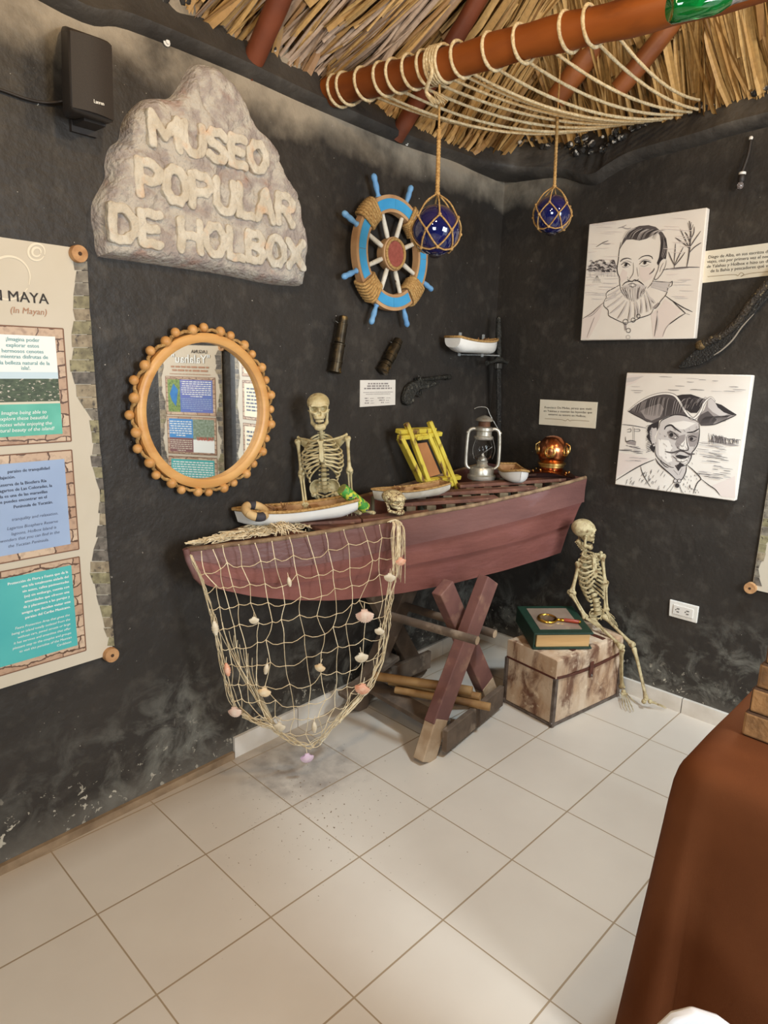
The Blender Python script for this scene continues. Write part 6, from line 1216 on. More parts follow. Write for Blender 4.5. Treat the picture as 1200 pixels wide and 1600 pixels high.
J = dict(head=Vx(911, 833, 2.235), neck=Vx(914, 858, 2.245), pelvis=(2.262, -.632, .375), sh_l=Vx(905, 880, 2.215), sh_r=Vx(941, 868, 2.335), el_l=Vx(893, 927, 2.17), wr_l=Vx(915, 965, 2.16), hd_l=Vx(948, 986, 2.19), el_r=Vx(945, 912, 2.325), wr_r=Vx(947, 954, 2.315), hd_r=Vx(967, 982, 2.30), facing=(.25, -1, 0),
         kn_l=(2.215, -.785, .285), kn_r=(2.30, -.80, .275), an_l=on_floor(972, 1074, .055), an_r=on_floor(1010, 1094, .045), ft_l=on_floor(984, 1108, .014), ft_r=on_floor(1042, 1101, .012), jaw=.10, seat_z=.315, hn_l=(0, 0, 1), hn_r=(.2, -.2, 1), fn_l=(0, 0, 1), fn_r=(0, 0, 1))
for k in ('an_r', 'ft_r'): J[k] = np.array(J[k]); J[k][0] = min(J[k][0], 2.35)
skeleton('skeleton sitting on the old chest by the right wall', J, .142, head_R((.80, -.62, -.02), (.05, .0, 1)), M_bone2, 'bone coloured skeleton figures')
# patterned skull on the gunwale
def tat(h):
    v = h.new('ShaderNodeTexVoronoi', feature='DISTANCE_TO_EDGE'); v.inputs['Scale'].default_value = 62.0; n = h.new('ShaderNodeVectorMath', operation='ADD'); nn = h.new('ShaderNodeTexNoise'); nn.inputs['Scale'].default_value = 20; h.L.new(h.obj, nn.inputs['Vector'])
    sc_ = h.new('ShaderNodeVectorMath', operation='SCALE'); sc_.inputs['Scale'].default_value = .05; h.L.new(nn.outputs['Color'], sc_.inputs[0]); h.L.new(h.obj, n.inputs[0]); h.L.new(sc_.outputs[0], n.inputs[1]); h.L.new(n.outputs[0], v.inputs['Vector'])
    h.L.new(h.mix(h.math('LESS_THAN', v.outputs['Distance'], .050), h.mix(h.range(h.noise(25.0), .4, .7), rgb(216, 202, 160), rgb(190, 170, 120)), rgb(104, 72, 52)), h.b.inputs['Base Color']); h.b.inputs['Roughness'].default_value = .5
M_tat = node_mat('line_patterned_bone', tat)
sp0 = on_floor(621, 803, .952); ps0 = root('decorated_skull', 'cream skull covered in dark carved lines on the rowboat gunwale', 'skull', (sp0[0], sp0[1], .956))
hh = .098; put_skull(ps0, np.array([sp0[0]-.005, sp0[1]+.02, .954+hh*.46]), head_R((.02, -1, -.05), (0, .05, 1)), hh, M_tat, -.12, S=(1.3, 1.22, .95))
# ================================================================ net and shells
M_net = mat('net_twine', rgb(232, 216, 182), rgb(212, 190, 150), 60, .85)
ny = lambda x: -.09-.2905*(x-.46)-.018
def NP(px, py, off=0.0): return hit(px, py, (.2905, 1, 0), .2905*.46-.09-.040-off)
Lb = np.array([(298, 868), (314, 905), (326, 938), (336, 975), (344, 1010), (350, 1045), (357, 1080), (367, 1108), (395, 1128), (425, 1136)], float)
Rb = np.array([(622, 816), (625, 845), (619, 880), (611, 915), (606, 950), (602, 990), (595, 1030), (583, 1065), (560, 1095), (530, 1128)], float)
Tb = np.array([(298, 868), (345, 853), (407, 848), (470, 838), (543, 826), (622, 815)], float)
Bb = np.array([(425, 1136), (440, 1150), (460, 1163), (482, 1170), (505, 1155), (530, 1128)], float)
def curve(C, t): k = len(C)-1; s = t*k; i = min(int(s), k-1); return C[i]*(1-(s-i))+C[i+1]*(s-i)
NU, NV = 13, 11
def warp(u, v):   # columns gather towards both side ropes lower down
    g = .10+.55*v; s = 2*u-1; w = s*(1-g)+g*math.copysign(1-(1-abs(s))**2.2, s); return (w+1)/2
def netpx(u, v):
    w = warp(u, v); l, r, t, b = curve(Lb, v), curve(Rb, v), curve(Tb, w), curve(Bb, w); c = lambda a, d: (1-w)*a+w*d
    return c(l, r)+(1-v)*t+v*b-((1-v)*c(Tb[0], Tb[-1])+v*c(Bb[0], Bb[-1]))
jit = rng.normal(0, 1, (NU+1, NV+1, 2)); nodes = {}
for i in range(NU+1):
    for j in range(NV+1):
        u, v = i/NU, j/NV; p = netpx(u, v)+jit[i, j]*np.array([4.2, 3.4])*(0.25 if j == 0 else 1)*(0.5 if i in (0, NU) else 1)
        bil = .020*math.sin(PI*v)*math.sin(PI*u)+.010*math.sin(u*17+v*4)*(v > .05); nodes[i, j] = NP(p[0], p[1], bil)
nt_ = root('fishing_net', 'cream knotted fishing net draped from the rowboat with shells tied on', 'net', (.9, -.25, .12))
mb = MB(); knot = MB()
for i in range(NU+1):
    for j in range(NV+1):
        a = nodes[i, j]
        for di, dj in ((1, 0), (0, 1)):
            if (i+di, j+dj) not in nodes or (di and j == 0): continue
            b = nodes[i+di, j+dj]; L = np.linalg.norm(b-a); sag = np.array([0, 0, -.16*L if di else 0.0])+rng.normal(0, .03*L, 3); mb.tube([a, a*.6+b*.4+sag*.9, a*.35+b*.65+sag*.8, b], .0015, 4, caps=False)
        knot.ball(a, .0026, 5, 4)
part('mesh_cords', mb, M_net, nt_, world=True, smooth=90); part('knots', knot, M_net, nt_, world=True, smooth=180)
mb = MB()      # gathered side ropes and the hem
for C, n_, amp in ((Rb, 9, 6.0), (Lb, 5, 4.5)):
    for k in range(n_):
        ph = rng.uniform(0, 6); P = []
        for t in np.linspace(0, 1, 26): q = curve(C, t); P.append(NP(q[0]+amp*math.sin(ph+t*9+k)*(.35+.65*math.sin(PI*t))+rng.normal(0, .8), q[1]+rng.normal(0, 1.5), .012+.008*math.sin(k+t*7)))
        mb.tube(P, .0015, 4)
for k in range(7):
    ph = rng.uniform(0, 6); P = []
    for t in np.linspace(-.25, 1.2, 30):
        q = curve(Bb, min(max(t, 0), 1)) if 0 <= t <= 1 else (curve(Lb, 1+t*.8) if t < 0 else curve(Rb, 1-(t-1)*.8)); P.append(NP(q[0]+3*math.sin(ph+t*8), q[1]+4.0*math.sin(ph*2+t*11+k)-3, .008*math.sin(k+t*5)))
    mb.tube(P, .0014, 4)
for k in range(11):  # the fold that hangs down inside the left half
    ph = rng.uniform(0, 6); x0 = 338+k*6.5; P = [NP(x0+(428-x0)*t**(1.2+.12*k)+3*math.sin(ph+5*t), 965+k*7+(1132-965-k*7)*t, .01*math.sin(k)) for t in np.linspace(0, 1, 14)]; mb.tube(P, .0013, 4)
for k in range(22):   # tuft of loose twine where the net is tied over the gunwale
    a = rng.uniform(-1, 1); p0 = NP(618+5*a, 815, .004); mb.tube(spline([p0, p0+np.array([.008*a, -.012, -.012]), NP(622+11*a, 835+rng.uniform(-6, 12), .02), NP(622+9*a+rng.uniform(-3, 3), 862+rng.uniform(0, 50), .012)], 4), .0013, 4)
for k in range(5): P = [NP(605+4*k, 816, .0), NP(618, 812, .010), NP(628-2*k, 818, .004)]; mb.tube(spline(P, 4), .0022, 5)
part('gathered_twine', mb, M_net, nt_, world=True, smooth=90)
mb = MB()            # net heaped in the bow
for k in range(120):
    x = rng.uniform(.50, .93); w_ = (x-.46)*.50; c = np.array([x, ycen(x)+rng.uniform(-.48, .42)*w_, .915+.006*x]); P = [c+np.array([rng.uniform(-.07, .07)*(1-abs(t)), rng.uniform(-.4, .4)*w_*.4, .004+.016*rng.random()]) for t in np.linspace(-1, 1, 7)]; P = [np.array([p[0], np.clip(p[1], station(p[0])[0]+.0, 2*ycen(p[0])-station(p[0])[0]), p[2]]) for p in P]; mb.tube(spline(P, 3), .0014, 4)
for k in range(26): c = np.array([.80+rng.uniform(-.02, .02), -.10+rng.uniform(-.025, .025), .925]); mb.tube(spline([c, c+np.array([rng.uniform(-.02, .02), -.02, .03]), c+np.array([rng.uniform(-.04, .04), -.05, -.005+rng.uniform(0, .01)])], 4), .0016, 4)
part('heaped_twine', mb, M_net, nt_, world=True, smooth=90)
# shells
SH_M = {'pink': mat('pink_shell', rgb(216, 172, 150), rgb(226, 204, 184), 40, .4, stretch=(1, 1, .4)), 'white': mat('white_shell', rgb(226, 214, 190), rgb(206, 188, 158), 30, .4), 'orange': mat('orange_shell', rgb(224, 182, 124), rgb(232, 214, 180), 35, .4), 'lilac': mat('lilac_shell', rgb(206, 172, 196), rgb(220, 198, 208), 35, .4), 'coral': mat('coral_shell', rgb(216, 140, 104), rgb(226, 180, 152), 35, .4)}
def scallop(r):
    mb = MB(); n, k = 28, 7; vs_ = []
    for side in (0, 1):
        for i in range(k):
            t = i/(k-1)
            for j in range(n):
                a = -1.12+2.24*j/(n-1); rib = 1+.03*math.cos(j*PI)*t; R_ = 1.85*r*t*rib*(1-.20*a*a); x, z = R_*math.sin(a), .85*r-R_*math.cos(a); h = .40*r*math.sin(PI*min(t*.92+.04, 1))**.8*math.cos(a*.9)*(1+.12*math.cos(j*PI)*t); vs_.append([x, (-h if side == 0 else h*.55), z])
    fs_ = []
    for side in (0, 1):
        o = side*n*k
        for i in range(k-1):
            for j in range(n-1): q = (o+i*n+j, o+i*n+j+1, o+(i+1)*n+j+1, o+(i+1)*n+j); fs_.append(q if side == 0 else q[::-1])
    mb.add(vs_, fs_); mb.prism([(-.5*r, .52*r), (0, .40*r), (.5*r, .52*r), (.40*r, .92*r), (-.40*r, .92*r)], -.10*r, .06*r); return mb
def auger(r):
    mb = MB(); P = []; R_ = []
    for t in np.linspace(0, 1, 15): P.append((0, 0, r*(1.0-2.0*t))); R_.append(r*(.06+.42*math.sin(PI*(t*.8+.08))*(1+.12*math.sin(t*34))))
    return mb.tube(P, R_, 12)
names = dict(pink='pink scallop shell', white='white shell', orange='pale orange shell', lilac='lilac scallop shell', coral='coral red scallop shell')
for px_, py_, kind, c_, r_, lb in ((570, 962, 's', 'pink', .0225, 'large pink scallop shell tied near the right side of the net'), (566, 1076, 's', 'coral', .0195, 'coral red scallop shell low on the right rope of the net'), (480, 1184, 's', 'lilac', .0165, 'lilac scallop shell hanging from the lowest tip of the net'), (565, 1027, 's', 'white', .017, 'white twisted shell tied on the net above the coral red shell'),
        (500, 1043, 's', 'orange', .0135, 'pale orange shell near the middle of the net'), (452, 909, 'a', 'white', .014, 'white oval shell tied on the net over the boat side'), (397, 969, 's', 'white', .011, 'tiny cream shell on the left part of the net under the hull'), (416, 1045, 'a', 'white', .016, 'white knobbly shell on the bunched cords left of the net middle'), (413, 1081, 's', 'orange', .0155, 'cream scallop shell below the knobbly white shell on the net'),
        (367, 1112, 's', 'pink', .0165, 'pale pink scallop shell at the lower left corner of the net'), (437, 1135, 's', 'white', .0145, 'white shell on the bottom hem of the net near the skirting'), (491, 1136, 'a', 'white', .018, 'slim white spiral shell above the lowest tip of the net'), (336, 981, 'a', 'white', .020, 'long thin white shell on the left rope of the net'), (355, 1046, 'a', 'coral', .019, 'long reddish shell on the left rope of the net'), (609, 902, 's', 'white', .0145, 'white shell on the right rope of the net against the hull'), (626, 877, 's', 'coral', .0135, 'small coral shell highest on the right rope of the net'), (593, 986, 's', 'white', .0125, 'small white shell on the right rope of the net under the hull')):
    p = NP(px_, py_, .022); R = Rz(-.75+rng.uniform(-.25, .25))@Ry(rng.uniform(-.25, .25)); r_ *= 1.2; sh_ = root('seashell', lb, 'shell', p, R, 'shells tied to the net')
    part('shell_body', scallop(r_) if kind == 's' else auger(r_), SH_M[c_], sh_, smooth=60); mb = MB(); mb.tube([(0, 0, r_*.8), (0, .006, r_*1.2), (0, .018, r_*1.6)], .0013, 5); part('tie_cord', mb, M_net, sh_)

# ================================================================ chest, book, magnifier
def chest_nodes(h):
    v = h.scaled((1, 1, .5)); c = h.mix(h.range(h.noise(9.0, 6.0, v), .38, .62), rgb(212, 190, 164), rgb(180, 146, 114)); c = h.mix(h.range(h.noise(11.0, 9.0, v, .65, .5), .49, .63), c, rgb(110, 74, 54)); c = h.mix(h.range(h.noise(30.0, 4.0), .60, .72, 0, .8), c, rgb(222, 200, 170))
    h.L.new(c, h.b.inputs['Base Color']); h.b.inputs['Roughness'].default_value = .65; h.bump(h.noise(30.0), .3, .006)
M_chest = node_mat('peeling_map_paper', chest_nodes); M_trim = mat('dark_metal_trim', rgb(128, 116, 108), rgb(92, 80, 72), 30, .45, .6); M_lea = mat('brown_leather', rgb(92, 48, 34), rgb(70, 36, 26), 30, .55)
CR = Rz(math.atan2(-.064, .477)); cw, cdp, chh = .482, .272, .312
co = np.array([1.822, -.683, 0])+CR@np.array([cw/2, cdp/2, 0])
ch = root('old_chest', 'old paper covered chest with dark trim standing on the tiles under the stern', 'chest', co, CR)
hb = .225
part('chest_body', MB().box((0, 0, hb/2+.006), (cw, cdp, hb-.012)), M_chest, ch, bevel=.004)
mb = MB(); prof = [(-cdp/2-.004, hb), (-cdp/2-.004, hb+.082), (-cdp/2+.008, hb+.086), (0, hb+.088), (cdp/2-.008, hb+.086), (cdp/2+.004, hb+.082), (cdp/2+.004, hb)]; n = len(prof); v = [[-cw/2-.004, a, b] for a, b in prof]+[[cw/2+.004, a, b] for a, b in prof]
part('lid', mb.add(v, [tuple(range(n))[::-1], tuple(range(n, 2*n))]+[(i, (i+1) % n, (i+1) % n+n, i+n) for i in range(n)]), M_chest, ch, bevel=.003)
mb = MB(); P = [(x, -cdp/2-.006, hb+.006-.018*(1-(2*x/cw)**2)) for x in np.linspace(-cw/2, cw/2, 15)]; mb.add([[p[0], p[1], p[2]+.006] for p in P]+[[p[0], p[1], p[2]-.007] for p in P]+[[p[0], p[1]+.006, p[2]+.006] for p in P]+[[p[0], p[1]+.006, p[2]-.007] for p in P], [(i, i+1, 16+i, 15+i) for i in range(14)]+[(30+i, 45+i, 46+i, 31+i) for i in range(14)]+[(i, 30+i, 31+i, i+1) for i in range(14)]+[(15+i, 16+i, 46+i, 45+i) for i in range(14)]); part('lid_flap_edge', mb, M_lea, ch)
mb = MB(); mb.box((-cw/2-.005, 0, hb+.002), (.004, cdp, .008)); part('lid_seam', mb, M_lea, ch)
for x in (-cw/2, cw/2):
    for y in (-cdp/2, cdp/2): part('corner_trim', MB().box((x, y, hb/2), (.018, .018, hb)), M_trim, ch, bevel=.003); part('corner_rivet', MB().ball((x+(-.009 if x < 0 else .009), y-.004, .02), .006, 8, 6), M_trim, ch, smooth=180)
part('bottom_trim', MB().box((0, 0, .008), (cw+.010, cdp+.010, .014)), M_trim, ch, bevel=.002); part('clasp_strap', MB().box((0, -cdp/2-.009, hb-.018), (.026, .006, .075)), M_lea, ch, bevel=.003); part('clasp_strap', MB().ball((0, -cdp/2-.012, hb-.045), .006, 8, 6), M_trim, ch, smooth=180)
for x in (-.10, .12): part('top_strap', MB().box((x, -.0, hb+.088), (.024, cdp*.86, .005)), M_lea, ch, bevel=.002)
# book
ztop = hb+.090
bA = np.array([1.838, -.556, ztop]); bu = np.array([.760, -.650, 0]); bu /= np.linalg.norm(bu); bv = np.array([-bu[1], bu[0], 0]); BR = np.stack([bu, bv, [0, 0, 1]], 1); BR = BR@Rx(.085)
bk = root('green_book', 'thick dark green book lying on the chest with a magnifying glass on it', 'book', bA+np.array([0, 0, .0]), BR); bw, bd, bh = .252, .262, .078
M_green = mat('dark_green_cloth', rgb(28, 54, 40), rgb(22, 44, 32), 40, .5); M_pg = mat('tan_page_block', rgb(214, 172, 116), rgb(202, 160, 106), 10, .7, stretch=(1, 1, 40)); M_pan = mat('brown_glossy_panel', rgb(150, 130, 112), rgb(132, 112, 96), 10, .12, coat=.6)
part('back_cover', MB().box((bw/2, bd/2, .004), (bw+.014, bd+.012, .008)), M_green, bk, bevel=.002); part('page_block', MB().box((bw/2+.004, bd/2+.004, bh/2), (bw-.014, bd-.004, bh-.016)), M_pg, bk)
part('front_cover', MB().box((bw/2, bd/2, bh-.004), (bw+.014, bd+.012, .009)), M_green, bk, bevel=.002); part('spine_board', MB().box((-.004, bd/2, bh/2), (.008, bd+.012, bh)), M_green, bk, bevel=.002); part('cover_panel', MB().box((bw/2-.002, bd/2+.004, bh+.001), (bw-.062, bd-.052, .002)), M_pan, bk)
# magnifier
M_gold = mat('bright_gold', rgb(232, 190, 84), rgb(206, 160, 56), 20, .2, 1.0)
zb = ztop+bh; Tb_ = lambda x, y, z=0: (np.array(bA)+BR@np.array([x, y, bh+.003+z]))
def on_cover(px_, py_):
    nn = BR[:, 2]; return hit(px_, py_, nn, nn@(bA+BR@np.array([0, 0, bh+.003])))
m0, m1, m2 = on_cover(855, 968), on_cover(878, 971), on_cover(905, 973); mg = root('magnifying_glass', 'brass magnifying glass with a red handle on the green book', 'magnifier', m0, BR)
ml = lambda p: BR.T@(np.array(p)-m0); d = ml(m1)-ml(m0); d[2] = 0; d /= np.linalg.norm(d); rr_ = .040
part('rim', MB().tube([(rr_*math.cos(a), rr_*math.sin(a), .0055) for a in np.linspace(0, 2*PI, 36, endpoint=False)], .0052, 8, closed=True), M_gold, mg, smooth=80); part('lens', MB().lathe([(0, .0085), (rr_*.6, .0075), (rr_, .0055), (rr_*.6, .0035), (0, .0025)], 32), mat('lens_glass', (1, 1, 1), rough=.0, trans=1.0, ior=1.12), mg, smooth=180)
part('ferrule', MB().lathe([(.004, 0), (.007, .004), (.005, .012), (.0075, .016), (.0075, .030)], 14, d*(rr_+.002)+np.array([0, 0, .007]), rot_to(d)), M_gold, mg, smooth=40); part('handle', MB().lathe([(.007, 0), (.0085, .01), (.0085, .062), (.007, .066)], 16, d*(rr_+.032)+np.array([0, 0, .0085]), rot_to(d)), mat('red_wood_handle', rgb(160, 62, 34), rgb(138, 48, 26), 20, .35), mg, smooth=40); part('end_cap', MB().lathe([(.0075, 0), (.0075, .006), (.004, .009), (0, .010)], 14, d*(rr_+.098)+np.array([0, 0, .0085]), rot_to(d)), M_gold, mg, smooth=40)

# ================================================================ floats, log and ropes overhead
M_cob = mat('cobalt_glass', rgb(24, 30, 110), rough=.03, spec=.7, coat=1.0)
def cob(h):
    h.b.inputs['Base Color'].default_value = (.008, .012, .10, 1); h.b.inputs['Roughness'].default_value = .03; h.b.inputs['Coat Weight'].default_value = 1.0; h.b.inputs['Transmission Weight'].default_value = .35; h.b.inputs['IOR'].default_value = 1.5
M_cob = node_mat('cobalt_blue_glass', cob); M_cork = mat('dark_plug', rgb(36, 30, 34), rough=.4)
def glass_float(label, px_, py_, dist, rpx, top, anchor, cords):
    c = CAM+ray(px_, py_)*dist; r = rpx*dist/FPX; g = root('glass_float', label, 'glass float', c, group='blue glass floats in rope nets'); part('glass_ball', MB().ball((0, 0, 0), r, 40, 26), M_cob, g, smooth=180); part('plug', MB().ball((0, 0, -r), (r*.28, r*.28, r*.10), 12, 6), M_cork, g, smooth=180)
    mb = MB(); n_ = 6; R1 = r*1.035
    def S(th, z): q = math.sqrt(max(0, 1-z*z)); return np.array([R1*q*math.cos(th), R1*q*math.sin(th), R1*z])
    def arc(a, b):
        P = [];
        for t in np.linspace(0, 1, 9): p = S(*a)*(1-t)+S(*b)*t; P.append(p/np.linalg.norm(p)*R1)
        mb.tube(P, r*.036, 6)
    apex = np.array([0, 0, r*1.42]); ph = .5+cords
    for k in range(n_):
        a0 = ph+2*PI*k/n_; a1 = a0+PI/n_; q = S(a0, .42); mb.tube(spline([apex, apex*.55+q*.5+q/np.linalg.norm(q)*r*.10, q], 4), r*.036, 6); arc((a0, .42), (a1, -.12)); arc((a0+2*PI/n_, .42), (a1, -.12)); arc((a1, -.12), (a0, -.72)); arc((a1, -.12), (a0+2*PI/n_, -.72))
        for th, z in ((a0, .42), (a1, -.12), (a0, -.72)): mb.ball(S(th, z)*1.02, r*.075, 8, 6)
        arc((a0, -.72), (a0+PI/n_, -.80)); arc((a0+PI/n_, -.80), (a0+2*PI/n_, -.72))
    part('cord_net', mb, M_rope, g, smooth=80); tp_ = np.array(top)-c; an = np.array(anchor)-c; mb = MB(); P = np.array([apex*(1-t)+tp_*t for t in np.linspace(0, 1, 60)]); mb.tube(P, [r*(.088+.012*math.sin(i*2.2)) for i in range(60)], 8); mb.tube([tp_*.98, an], r*.05, 6); mb.ball(apex, r*.12, 8, 6); mb.ball(tp_, r*.11, 8, 6)
    part('hanging_rope', mb, M_rope, g, smooth=70); return g, c, r
LGa, LGb = np.array([1.165, .10, 2.462]), np.array([1.40, -1.32, 2.462]); lgd = (LGb-LGa)/np.linalg.norm(LGb-LGa)
lgp = lambda px_: (lambda q: LGa+lgd*((q-LGa)@lgd))(on_floor(*px_, 2.462))
M_log = mat('varnished_log', rgb(146, 78, 28), rgb(108, 54, 20), 3.2, .5, spec=.25, stretch=(1.5, .5, 1.5), bump=.15, bscale=30, c3=rgb(92, 46, 20), c3scale=5, c3lo=.58, c3hi=.74)
P = [LGa+(LGb-LGa)*t+np.array([0, 0, .003*math.sin(t*14)]) for t in np.linspace(0, 1, 26)]
thing('roof_log', MB().tube(P, [.0475+.0025*math.sin(i*1.7) for i in range(26)], 20), M_log, 'thick varnished log under the thatch with pale rope wound round it', 'log', smooth=60, loc=LGa)
a1 = lgp((690, 103)); glass_float('large cobalt blue glass float hanging in front of the ship wheel', 681, 360, 2.235, 37.5, on_floor(685, 190, on_floor(690, 103, 2.462)[2]-.15) if False else CAM+ray(686, 205)*2.215, a1-np.array([0, 0, .04]), 0.35)
glass_float('small cobalt blue glass float hanging near the corner', 863, 335, 2.62, 28.5, CAM+ray(871, 182)*2.60, CAM+ray(879, 30)*2.62, .9)
# knot bundle on the log
mb = MB(); 
for k in range(5): mb.tube([a1+lgd*(.010*(k-2))+np.array([.054*math.cos(t), 0, .054*math.sin(t)]) for t in np.linspace(0, 2*PI, 18, endpoint=False)], .0055, 6, closed=True)
for k in range(3): mb.tube(spline([a1+np.array([-.05, 0, -.01-.02*k]), a1+np.array([-.062, -.02, -.05]), a1+np.array([-.04, .02, -.085]), a1+np.array([-.02, -.01*k, -.12])], 5), .006, 6)
for k in range(16): q = a1+np.array([-.03, 0, -.085]); mb.tube([q, q+np.array([rng.uniform(-.01, .03), -.02-rng.random()*.03, -.02-rng.random()*.03])], .0012, 4)
thing('rope_knot', mb, M_rope2, 'pale rope knot lashed round the log above the large float', 'rope', smooth=70)
# slack ropes slung from the log towards the right wall
ends = [on_right(x, y, .085) for x, y in ((925, 200), (940, 199), (955, 197), (970, 195), (990, 193), (1005, 191), (1020, 189), (1035, 187), (1050, 184), (1065, 179), (1080, 175), (1090, 171), (1092, 156))]
starts = [517, 530, 557, 585, 604, 628, 650, 664, 702, 750, 797, 868, 905]
for i, (sx, e) in enumerate(zip(starts, ends)):
    yb_ = 158-(sx-515)*.30; c0 = lgp((sx, yb_-20)); e = np.array(e); mb = MB(); lp = []
    for t in np.linspace(-.4, 2*PI-1.0, 22): lp.append(c0+np.array([-.0525*math.sin(t), 0, .0525*math.cos(t)])+lgd*(.004*t))
    st_ = lp[-1]; sagd = .085-.0025*i; rp_ = []
    for t in np.linspace(0, 1, 30): p = st_*(1-t)+e*t; p = p-np.array([0, 0, sagd*4*t*(1-t)*(.85+.15*math.sin(i))]); rp_.append(p)
    mb.tube(np.concatenate([lp, rp_[1:]]), [.0055+.0005*math.sin(k*1.9) for k in range(51)], 7)
    nth = ('first', 'second', 'third', 'fourth', 'fifth', 'sixth', 'seventh', 'eighth', 'ninth', 'tenth', 'eleventh', 'twelfth', 'last')[i]
    thing('slack_rope', mb, M_rope2, 'pale hairy rope slung from the log, %s counting from the left wall' % nth, 'rope', smooth=70, group='slack ropes slung from the log')
# green bottle by the log end
M_bot = mat('green_bottle_glass', rgb(8, 118, 48), rough=.05, trans=.55, ior=1.5, coat=.5)
ba, bb = CAM+ray(1046, 13)*1.60, CAM+ray(1215, -22)*1.585; dv = bb-ba; Lb_ = np.linalg.norm(dv); ax = dv/Lb_
gb = root('green_bottle', 'green glass bottle with silver foil hung level beside the log', 'bottle', ba, rot_to(ax)); rb = .0335
part('bottle_glass', MB().lathe([(0, .006), (rb*.8, 0), (rb, .008), (rb, .100), (rb*.92, .118), (rb*.5, .150), (rb*.42, .19), (rb*.42, .23)], 28), M_bot, gb, smooth=50); part('foil_neck', MB().lathe([(rb*.72, .128), (rb*.56, .150), (rb*.47, .19), (rb*.47, .236), (0, .24)], 24), mat('silver_foil', rgb(200, 196, 196), rgb(160, 156, 156), 60, .3, .9, bump=.4), gb, smooth=50)
part('hanging_cord', MB().tube([(0, rb*.4, .19), np.array([0, .05, .19])+rot_to(ax).T@np.array([0, 0, .3]), rot_to(ax).T@np.array([0, -.05, .95])+np.array([0, 0, .19])], .002, 6), M_rope, gb)

# ================================================================ table with brown cloth, model pyramid, chair
M_cloth = mat('brown_tablecloth', rgb(108, 62, 34), rgb(99, 56, 30), 6, .85, spec=.15, bump=.08, bscale=500)
tx0, ty0, tx1, ty1, tz = .700, -1.562, 1.55, -2.55, .748
tbl = root('display_table', 'table fully covered by a brown cloth at the lower right', 'table', (1.1, -2.0, 0))
def rrect(off, r, n=10):
    P = []; cs_ = ((tx1-r, ty0-r, 0), (tx0+r, ty0-r, PI/2), (tx0+r, ty1+r, PI), (tx1-r, ty1+r, 1.5*PI))
    for cx_, cy_, a0 in cs_:
        for a in np.linspace(a0, a0+PI/2, n): P.append((cx_+(r+off)*math.cos(a), cy_+(r+off)*math.sin(a), math.cos(a), math.sin(a)))
    Q = []
    for i in range(len(P)):
        a, b = np.array(P[i]), np.array(P[(i+1) % len(P)]); d = np.linalg.norm((b-a)[:2]); k = max(1, int(d/.03))
        for t in range(k): Q.append(a+(b-a)*t/k)
    return Q
base = rrect(0, .075); n = len(base); vs_ = []; rnd = [(-.055, 0.0), (-.040, .0015), (-.024, .006), (-.010, .015), (-.002, .028), (.004, .045), (.008, .07)]; zs_ = [tz-d for _, d in rnd]+list(np.linspace(tz-.12, .02, 14))
arc_ = np.cumsum([0]+[np.linalg.norm(base[(i+1) % n][:2]-base[i][:2]) for i in range(n-1)])
for k, z in enumerate(zs_):
    dz = tz-z
    for i, p in enumerate(base):
        nx_, ny_ = p[2], p[3]; L = math.hypot(nx_, ny_); nx_, ny_ = nx_/L, ny_/L; corner = (2*abs(nx_*ny_))**.7
        fl = (rnd[k][0] if k < len(rnd) else .010)+dz*(.012+.11*corner)+dz*.020*math.sin(arc_[i]*21)+dz*.016*math.sin(arc_[i]*11+1.2)
        vs_.append([p[0]+nx_*fl, p[1]+ny_*fl, z])
fs_ = [(k*n+i, k*n+(i+1) % n, (k+1)*n+(i+1) % n, (k+1)*n+i) for k in range(len(zs_)-1) for i in range(n)]+[tuple(range(n))]
cl = thing('tablecloth', MB().add(vs_, fs_), M_cloth, 'plain brown cloth hanging to the floor over the display table', 'tablecloth', smooth=60, loc=(1.1, -2.0, .02))
part('table_top', MB().box(((tx0+tx1)/2, (ty0+ty1)/2, tz-.025), (tx1-tx0-.16, ty1*-1+ty0-.16, .03)), M_old, tbl, world=True)
for x in (tx0+.12, tx1-.12):
    for y in (ty0-.12, ty1+.12): part('leg', MB().box((x, y, (tz-.04)/2), (.05, .05, tz-.04)), M_old, tbl, world=True)
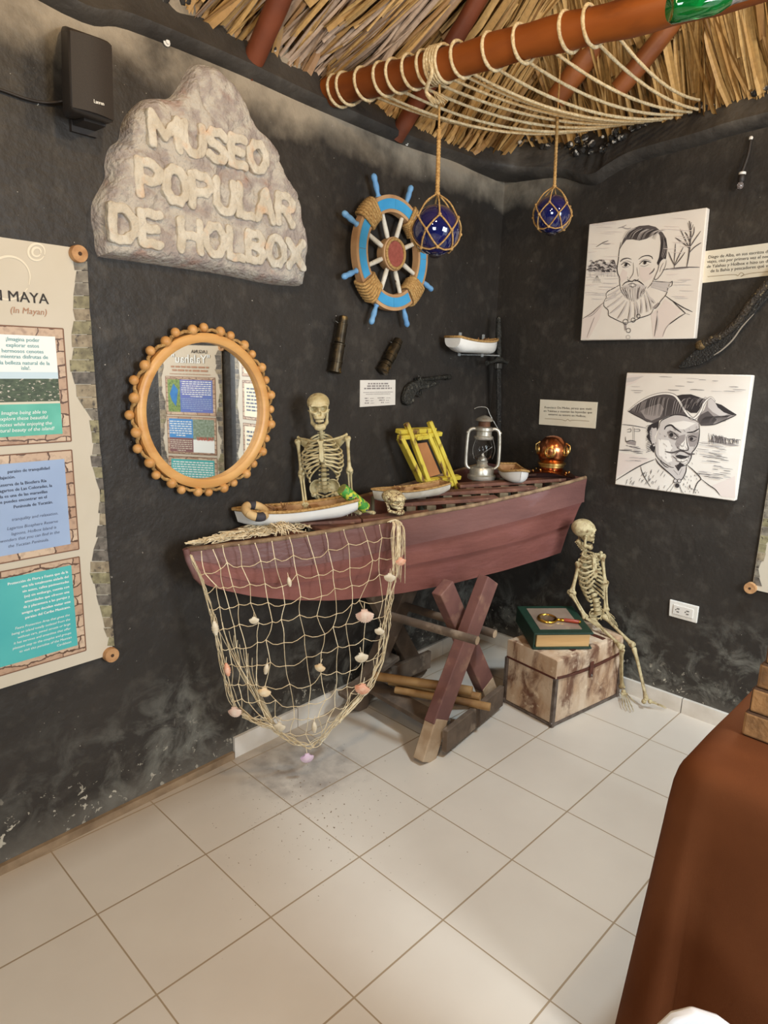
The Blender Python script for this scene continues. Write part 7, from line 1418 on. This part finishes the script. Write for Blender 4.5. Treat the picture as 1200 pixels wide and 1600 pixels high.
# stepped temple model
def pyr(h):
    br = h.new('ShaderNodeTexBrick'); br.inputs['Brick Width'].default_value = .16; br.inputs['Row Height'].default_value = .056; br.inputs['Scale'].default_value = 1; br.inputs['Mortar Size'].default_value = .003; br.inputs['Color1'].default_value = (*rgb(176, 132, 84), 1); br.inputs['Color2'].default_value = (*rgb(150, 108, 66), 1); br.inputs['Mortar'].default_value = (*rgb(70, 46, 28), 1)
    cb = h.new('ShaderNodeCombineXYZ'); h.L.new(h.math('ADD', h.x, h.y), cb.inputs[0]); h.L.new(h.z, cb.inputs[1]); h.L.new(cb.outputs[0], br.inputs['Vector']); h.L.new(h.mix(h.range(h.noise(16.0), .5, .72, 0, .75), br.outputs['Color'], rgb(92, 66, 42)), h.b.inputs['Base Color']); h.b.inputs['Roughness'].default_value = .8; h.bump(h.noise(40.0), .4)
M_pyr = node_mat('painted_stone_brick', pyr); pb = on_floor(1151, 1152, tz); py_ = root('temple_model', 'brown stepped stone temple model on the brown tablecloth', 'model', (pb[0]+.26, pb[1]-.26, tz+.001), Rz(-.03)); W0 = .50
for k in range(8): w_ = W0-.010*k-.0008*k*k; part('stepped_tier', MB().box((0, 0, .028+.056*k), (w_, w_, .056)), M_pyr, py_, bevel=.006)
w_ = W0-.24; part('shrine', MB().box((0, 0, .448+.03), (w_, w_, .06)), M_pyr, py_, bevel=.006); part('stairway', MB().add([[-.06, -W0/2-.03, 0], [.06, -W0/2-.03, 0], [.06, -.10, .448], [-.06, -.10, .448], [-.06, -.10, 0], [.06, -.10, 0]], [(0, 1, 2, 3), (0, 3, 4), (1, 5, 2), (4, 3, 2, 5), (0, 4, 5, 1)]), M_pyr, py_)
# white chair by the table
wp = hit(1072, 1577, (1, 0, 0), .36); M_pl = mat('white_plastic', rgb(226, 226, 228), rough=.4)
chr_ = root('white_chair', 'white plastic chair whose back just shows at the bottom edge before the brown cloth', 'chair', (wp[0], wp[1]-.10, 0), Rz(-.5))
ztp = wp[2]; out = [(-.17, .26), (.17, .26), (.15, ztp-.13), (.105, ztp-.055), (.055, ztp-.016), (.012, ztp-.001), (-.02, ztp-.012), (-.045, ztp-.045), (-.10, ztp-.11), (-.15, ztp-.18)]
chr_.matrix_world = Matrix.Translation((wp[0], wp[1], 0))@Matrix(Rz(-.785).tolist()).to_4x4(); MW[chr_.name] = chr_.matrix_world.copy()
part('backrest', MB().prism(out, -.010, .010), M_pl, chr_, bevel=.006, smooth=40); part('seat', MB().box((0, -.16, .25), (.34, .32, .02)), M_pl, chr_, bevel=.008)
for x in (-.15, .15):
    for y in (0, -.30): part('leg', MB().beam((x, y, .25), (x*1.1, y*1.05+.01, 0), .03, .03), M_pl, chr_, bevel=.004)
